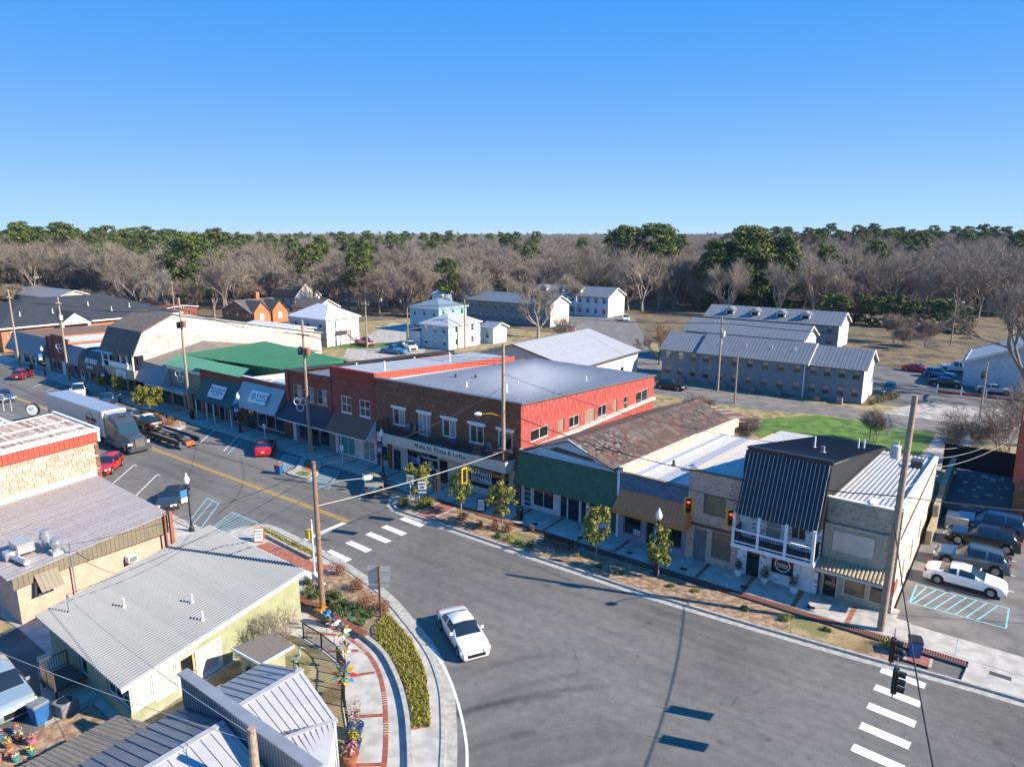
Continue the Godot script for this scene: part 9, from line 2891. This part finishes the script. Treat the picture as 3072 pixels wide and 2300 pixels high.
	mb = MB.new(); mb.lathe(V(0, 5.3, -0.14), [[0, 0], [0.7, 0], [0.7, 0.28], [0.6, 0.28]], 24, Vector3.BACK); var ring := part("case", mb, M.black, ck)
	mb = MB.new(); mb.lathe(V(0, 5.3, 0.1), [[0.6, 0], [0.6, 0.05], [0, 0.06]], 24, Vector3.BACK); part("face", mb, M.signwhite, ring)
	mb = MB.new(); mb.bar(V(0, 5.3, 0.17), V(0.2, 5.6, 0.17), 0.05, 0.02); mb.bar(V(0, 5.3, 0.17), V(-0.3, 5.5, 0.17), 0.04, 0.02); part("hands", mb, M.black, ring)
	easel("white sandwich board with printed lines outside the plaza", -2.1, 3.0, 0.5, M.black, [["Lou & Bee", 0.15, 0.28], ["BOUTIQUE", 0.1, 0.08], ["OPEN", 0.14, -0.14]], M.letter_black)
	easel("orange framed menu board beside the grass strip", -12.3, 18.4, 0.75, mat("coral", [0.6, 0.16, 0.08], 0.6), [["MENU", 0.14, 0.3], ["LUNCH", 0.11, 0.05], ["OPEN", 0.12, -0.2]], M.banner)
	trash("black dome-topped litter bin outside the green mansard shop", 1.8, 2.6); trash("glossy black litter bin at the end of the slatted bench", 1.95, 22.9); trash("black litter bin beside the green awning shop", -52.4, 2.1); trash("dark litter bin before the mansard shop", -107.5, 2.0)
	wheelie("blue wheeled bin topped with black bags by the right-hand crossing", 31.6, 4.5, 0.3, M.black); wheelie("blue wheeled bin in the parking lane by the island", -24.9, 7.9, 0.4, M.terracotta, 0.0); wheelie("blue wheeled bin with a grey-green lid by the silver-green minivan", -2.6, 37.2, 0.2, M.midgrey, 0.1)
	# bench
	var b := thing("park_bench", "black slatted metal bench on the brick pad", "bench", V(7.2, 0.142, 4.75), PI)
	for k in 4:
		mb = MB.new(); mb.box(V(-1.2, 0.44, -0.2 + k * 0.12), V(1.2, 0.47, -0.1 + k * 0.12)); part("seat_slat", mb, M.black, b)
		mb = MB.new(); mb.box(V(-1.2, 0.52 + k * 0.11, -0.29 - k * 0.02), V(1.2, 0.61 + k * 0.11, -0.26 - k * 0.02)); part("back_slat", mb, M.black, b)
	for x in [-1.15, 1.15]:
		mb = MB.new(); mb.bar(V(x, 0, -0.25), V(x, 0.95, -0.35), 0.06, 0.06); mb.bar(V(x, 0, 0.25), V(x, 0.65, 0.25), 0.06, 0.06); mb.bar(V(x, 0.64, -0.3), V(x, 0.64, 0.28), 0.06, 0.05); part("side_frame", mb, M.black, b)
	b = thing("slatted_bench", "long red-brown slatted bench along the low wall by the olive house", "bench", V(1.5, 0.42, 22.3))
	for k in 34:
		mb = MB.new(); mb.box(V(-3.7 + k * 0.21, 0.02, -0.24 + k * 0.007), V(-3.53 + k * 0.21, 0.07, 0.24 + k * 0.007)); part("slat", mb, M.redwood, b)
	# planting on the far side
	var holly := [Color(0.09, 0.12, 0.018), Color(0.17, 0.18, 0.022), Color(0.27, 0.23, 0.03), Color(0.05, 0.075, 0.015)]
	var gold := [Color(0.2, 0.17, 0.012), Color(0.3, 0.24, 0.015), Color(0.14, 0.15, 0.015)]
	street_tree("young evergreen tree with rounded crown beside the speed sign", -8.0, 4.8, 3.6, 1.3, holly, 1)
	street_tree("slender evergreen street tree before the plaza's wide shop window", -3.1, 4.6, 4.4, 1.1, holly, 2)
	street_tree("evergreen street tree beside the sandwich board", 1.9, 5.2, 4.2, 1.2, holly, 3)
	street_tree("pale-trunked evergreen tree beside the black bench", 10.6, 4.8, 4.2, 1.05, holly, 4)
	street_tree("narrow yellow-green tree before the tan brick shop", 15.7, 4.9, 4.0, 0.95, holly, 5)
	street_tree("golden young tree nearer the tan stone shop", -58.6, 3.9, 3.8, 1.25, gold, 6); street_tree("golden young tree nearer the slate awning", -61.2, 4.3, 3.6, 1.2, gold, 7)
	street_tree("golden sapling before the gambrel balcony", -73.0, 2.2, 3.4, 0.8, gold, 8); street_tree("golden sapling beside the gambrel lamp post", -78.5, 2.2, 3.6, 0.8, gold, 9)
	var rust := [Color(0.13, 0.05, 0.02), Color(0.2, 0.08, 0.03), Color(0.09, 0.035, 0.018), Color(0.24, 0.12, 0.05)]
	var green := [Color(0.03, 0.07, 0.015), Color(0.06, 0.11, 0.02), Color(0.1, 0.14, 0.03)]
	for q in [[-1.0, 6.3, 0.9], [2.4, 6.0, 0.8], [3.6, 5.9, 0.8], [1.2, 6.6, 0.6], [5.0, 4.6, 0.5]]:
		shrub("brown_shrub", "rust-brown winter shrub in the bed before the plaza", V(q[0] - 1.0, 0.12, q[1] - 0.6), V(0.55, 0.7, 0.55) * q[2] * 1.3, 700, 0.05, rust, "brown shrubs before the plaza")
	for q in [[-9.2, 5.6], [-8.4, 6.2], [-7.2, 4.6], [-6.6, 5.2], [-6.9, 6.0]]:
		shrub("gold_shrub", "low golden green shrub at the planted corner", V(q[0], 0.12, q[1]), V(0.6, 0.5, 0.6), 500, 0.06, gold + holly, "golden corner shrubs")
	for q in [[2.6, 7.0, 0.6], [3.6, 7.0, 0.7], [4.6, 6.95, 0.7], [5.4, 6.8, 0.5], [9.3, 6.0, 0.4], [11.5, 6.6, 0.35], [13.2, 6.5, 0.35], [17.0, 6.0, 0.35], [18.6, 5.6, 0.3], [22.0, 6.0, 0.45], [24.6, 5.7, 0.55], [27.0, 5.4, 0.45], [30.3, 5.0, 0.7]]:
		shrub("ground_shrub", "low green clump in the kerbside planting bed", V(q[0], 0.12, q[1] - 0.5), V(0.75, 0.45, 0.55) * q[2] * 1.3, 420, 0.055, green if int(q[0] * 10) % 3 else green + gold, "low clumps in the kerbside bed")
	for q in [[-60.0, 4.6], [-57.4, 4.4], [-55.5, 5.0], [-53.6, 4.4], [-52.0, 5.2]]:
		shrub("orange_shrub", "orange-leaved shrub around the golden young trees", V(q[0], 0.12, q[1]), V(0.8, 0.5, 0.7), 420, 0.07, [Color(0.3, 0.1, 0.02), Color(0.2, 0.08, 0.02), Color(0.15, 0.12, 0.02)], "orange shrubs by the golden trees")
	for k in 5:
		shrub("clipped_bush", "clipped round brown-green bush at the pale gable's foot", V(17.8 + k * 0.55, 0, -61.0 - k * 1.6), V(0.9, 1.0, 0.9), 500, 0.09, [Color(0.08, 0.07, 0.02), Color(0.12, 0.1, 0.03)], "clipped bushes at the gable")
	# near bed
	for q in [[-2.85, 18.3, 1.0, "nearest the crossing pole"], [0.1, 18.8, 1.1, "in the middle of the bed"], [2.4, 20.1, 1.25, "largest, beside the route sign"], [3.3, 19.6, 0.9, "between route sign and kerb"]]:
		shrub("brown_shrub", "rust-brown rounded shrub in the near bed, %s" % q[3], V(q[0], 0.11, q[1]), V(0.75, 0.85, 0.75) * q[2], 1100, 0.045, rust)
	for q in [[-0.8, 20.5], [-0.1, 20.4], [-0.05, 21.4], [0.8, 20.8], [1.0, 21.5], [1.6, 20.8], [2.5, 20.9], [2.0, 21.7], [3.4, 20.8], [3.6, 21.7], [-1.4, 21.3], [-2.2, 21.2], [-3.4, 20.4], [-2.1, 20.2]]:
		shrub("green_shrub", "low glossy green shrub in the mulch bed by the brown pole", V(q[0], 0.11, q[1]), V(0.5, 0.5, 0.5), 420, 0.06, [Color(0.02, 0.05, 0.012), Color(0.05, 0.1, 0.02), Color(0.11, 0.16, 0.035)], "green shrubs in the mulch bed")
	# ornamental grass: nobody could count it
	var r := RandomNumberGenerator.new(); r.seed = 88
	for q in [["ornamental_grass", [Vector2(3.9, 19.9), Vector2(7.1, 20.95), Vector2(9.8, 22.55), Vector2(11.8, 24.25), Vector2(13.3, 25.75), Vector2(12.7, 26.35), Vector2(11.6, 25.35), Vector2(10.0, 24.25), Vector2(8.2, 23.2), Vector2(5.5, 22.2), Vector2(4.5, 21.4)], 0.2, 0.27, 7000, "dense yellow-green grass filling the curved planter"], ["strip_grass", [Vector2(-14.0, 16.9), Vector2(-6.5, 17.2), Vector2(-6.6, 17.7), Vector2(-12.6, 17.6)], 0.12, 0.28, 1500, "yellow-green grass in the strip beside the crossing"]]:
		mb = MB.new()
		var n := 0
		while n < q[4]:
			var p := Vector2(r.randf_range(-14.2, 13.5), r.randf_range(16.8, 26.6))
			if not Geometry2D.is_point_in_polygon(p, PackedVector2Array(q[1])):
				continue
			n += 1
			var o := V(p.x, q[2] - 0.02, p.y)
			var t: Vector3 = V(r.randfn(0, 0.45), 1, r.randfn(0, 0.45)).normalized() * q[3] * r.randf_range(0.5, 1.1)
			var s := V(r.randfn(), 0, r.randfn()).normalized() * 0.05
			mb.tint = [Color(0.17, 0.18, 0.025), Color(0.28, 0.24, 0.04), Color(0.1, 0.13, 0.02), Color(0.36, 0.28, 0.08)][r.randi() % 4]
			mb.tri(o - s, o + s, o + t)
		var g := part(q[0], mb, M.leaves, self)
		tag(g, q[5], "grass"); g.set_meta("kind", "stuff")
	# iron railing round the dry lawn
	var rl := thing("iron_railing", "black iron railing curving along the near pavement", "railing", V(5, 0.1, 25))
	var line := curve([Vector2(1.9, 24.75), Vector2(3.7, 24.8), Vector2(5.4, 25.05), Vector2(6.75, 25.65), Vector2(8.7, 27.3), Vector2(10.2, 28.3), Vector2(12.2, 29.9)], 1.6)
	for k in line.size() - 1:
		railing(rl, V(line[k].x, 0.1, line[k].y), V(line[k + 1].x, 0.1, line[k + 1].y), 1.05, 0.125, M.black, 1.6, "railing", true)
	# wind spinners and pots
	mat("c_red", [0.5, 0.03, 0.02], 0.4); mat("c_yellow", [0.65, 0.4, 0.01], 0.4); mat("c_blue", [0.02, 0.2, 0.5], 0.4); mat("c_green", [0.05, 0.35, 0.1], 0.4); mat("c_orange", [0.65, 0.2, 0.01], 0.4); mat("c_teal", [0.02, 0.35, 0.4], 0.4); mat("c_pink", [0.55, 0.15, 0.25], 0.4)
	spinner("orange wind spinner by the litter bin", V(1.9, 0.1, 23.4), 1.5, 0.45, [M.c_orange, M.c_yellow]); spinner("blue wind spinner beside the orange one", V(2.5, 0.1, 23.5), 1.4, 0.35, [M.c_blue, M.c_teal])
	spinner("white and multicoloured wind spinner at the start of the railing", V(3.7, 0.1, 23.9), 1.45, 0.5, [M.signwhite, M.c_red, M.c_blue, M.signwhite, M.c_yellow]); spinner("white wind spinner with coloured tips further along the railing", V(4.9, 0.1, 24.2), 1.45, 0.55, [M.signwhite, M.c_yellow, M.signwhite, M.c_green, M.c_red])
	spinner("white and green wind spinner at the bend of the railing", V(6.4, 0.1, 25.3), 1.5, 0.5, [M.signwhite, M.c_green, M.c_red, M.c_yellow]); spinner("large rainbow wind spinner near the end of the railing", V(8.3, 0.1, 26.9), 1.5, 0.7, [M.c_red, M.c_yellow, M.c_blue, M.c_green, M.c_orange, M.c_teal]); spinner("small rainbow wind spinner before the large one", V(7.5, 0.1, 26.2), 1.3, 0.45, [M.c_yellow, M.c_blue, M.c_red])
	pot("dark blue pot with dry purple grass by the railing's end", V(10.9, 0.1, 28.4), 1.1, M.potblue, [Color(0.2, 0.1, 0.12), Color(0.2, 0.15, 0.08)], 1.2); pot("dark blue pot with golden plant by the railing's end", V(11.6, 0.1, 29.1), 1.0, M.potblue, gold); pot("terracotta pot with pink flowers by the railing's end", V(12.1, 0.1, 29.7), 1.0, M.terracotta, [Color(0.5, 0.06, 0.2), Color(0.1, 0.15, 0.04), Color(0.6, 0.3, 0.35)])
	for q in [[20.15, 1.15, M.white, "white pot with a spiky plant at the balcony building's left pier"], [22.0, 1.2, M.offwhite, "white pedestal pot with a cactus before the painted brick"], [24.0, 1.3, M.white, "white pot with a trailing plant before the white door"]]:
		pot(q[3], V(q[0], 0.14, q[1]), 0.85, q[2], [Color(0.05, 0.07, 0.03), Color(0.12, 0.06, 0.04)], 0.9)
	var pc2 := [M.c_blue, M.terracotta, M.c_pink, M.c_teal, M.c_orange, M.signwhite]
	var bloom := [[Color(0.4, 0.2, 0.12), Color(0.3, 0.1, 0.07), Color(0.2, 0.17, 0.08)], [Color(0.5, 0.4, 0.33), Color(0.2, 0.18, 0.08)], [Color(0.35, 0.15, 0.18), Color(0.15, 0.14, 0.06)], [Color(0.5, 0.35, 0.1), Color(0.2, 0.2, 0.06)]]
	for k in 22:
		pot("small colourful flower pot on the lattice stand by the porch roof", V(-2.6 + (k % 6) * 0.75 + r.randf_range(-0.15, 0.15), 0.11, 38.2 + (k / 6) * 0.7 + r.randf_range(-0.15, 0.15)), r.randf_range(0.35, 0.6), pc2[k % 6], bloom[k % 4], 0.6)
		get_child(-1).set_meta("group", "flower pots by the porch")
	var hr := thing("heron_statue", "pale blue-green metal heron statue on the dry lawn", "statue", V(4.3, 0.1, 27.0), 0.6)
	mb = MB.new(); mb.tube([V(-0.35, 0.75, 0), V(-0.1, 0.85, 0), V(0.15, 0.95, 0), V(0.28, 1.15, 0), V(0.2, 1.4, 0), V(0.3, 1.55, 0), V(0.38, 1.55, 0), V(0.62, 1.48, 0)], [0.04, 0.16, 0.14, 0.06, 0.045, 0.05, 0.05, 0.01], 8); part("body", mb, mat("patina", [0.3, 0.42, 0.42], 0.5), hr)
	for s in [-0.05, 0.05]:
		mb = MB.new(); mb.tube([V(0, 0.75, s), V(0.05, 0.4, s), V(0, 0, s)], [0.025, 0.02, 0.02], 5); part("leg", mb, M.patina, hr)
	tree_thing("pruned_tree", "heavily pruned bare crape myrtle by the garden shed", bare_tree(611, 3.6, 3, [4, 0.5, 0.012], 0.9, 7), M.bark, M.twig, V(2.2, 0.1, 26.4), 0.0, 1.0)
	shrub("golden_conifer", "golden columnar conifer at the edge of the flower pots", V(-3.9, 0.1, 40.0), V(0.6, 1.9, 0.6), 1200, 0.07, gold)
	shrub("wreath_planter", "green wreath with pink flowers on the shed wall", V(3.4, 1.0, 29.32), V(0.3, 0.35, 0.12), 200, 0.05, green + [Color(0.5, 0.15, 0.25)])
	var ub := thing("utility_box", "small green utility box in the mulch bed", "utility box", V(2.8, 0.1, 21.9))
	mb = MB.new(); mb.cbox(V(-0.2, 0, -0.15), V(0.2, 0.35, 0.15), 0.03); part("casing", mb, mat("boxgreen", [0.05, 0.12, 0.08], 0.6), ub)
	mb = MB.new(); mb.box(V(-0.22, 0.352, -0.17), V(0.22, 0.38, 0.17)); part("lid", mb, M.boxgreen, ub)
	# holiday wire figures on the poles
	for q in [[-53.9, 5.6, 2.2, "bell cluster on the pole by the green awning shop"], [-28.3, 5.6, 2.2, "ribbon on the pole by the purple awning"], [-93.2, 5.4, 1.9, "ribbon on the pole by the black awning"], [-114.2, 5.2, 2.2, "bell cluster on the pole by the mansard shop"]]:
		var d := thing("light_figure", "white wire holiday %s" % q[3], "decoration", V(q[0], q[1], q[2]), 0.5)
		for k in 3:
			mb = MB.new()
			var c := V([-0.5, 0.1, -0.2][k], [0.4, 0.4, -0.3][k], 0)
			for j in 12:
				mb.cyl(c + V(cos(j * TAU / 12), sin(j * TAU / 12), 0) * 0.4, c + V(cos((j + 1) * TAU / 12), sin((j + 1) * TAU / 12), 0) * 0.4, 0.04, 4)
			part("loop", mb, M.letter_white, d)

func _ready() -> void:
	rng.seed = 1234
	setup_view()
	setup_textures()
	setup_materials()
	make_ground()
	make_row()
	make_near_block()
	make_back()
	make_forest()
	make_cars()
	make_street()
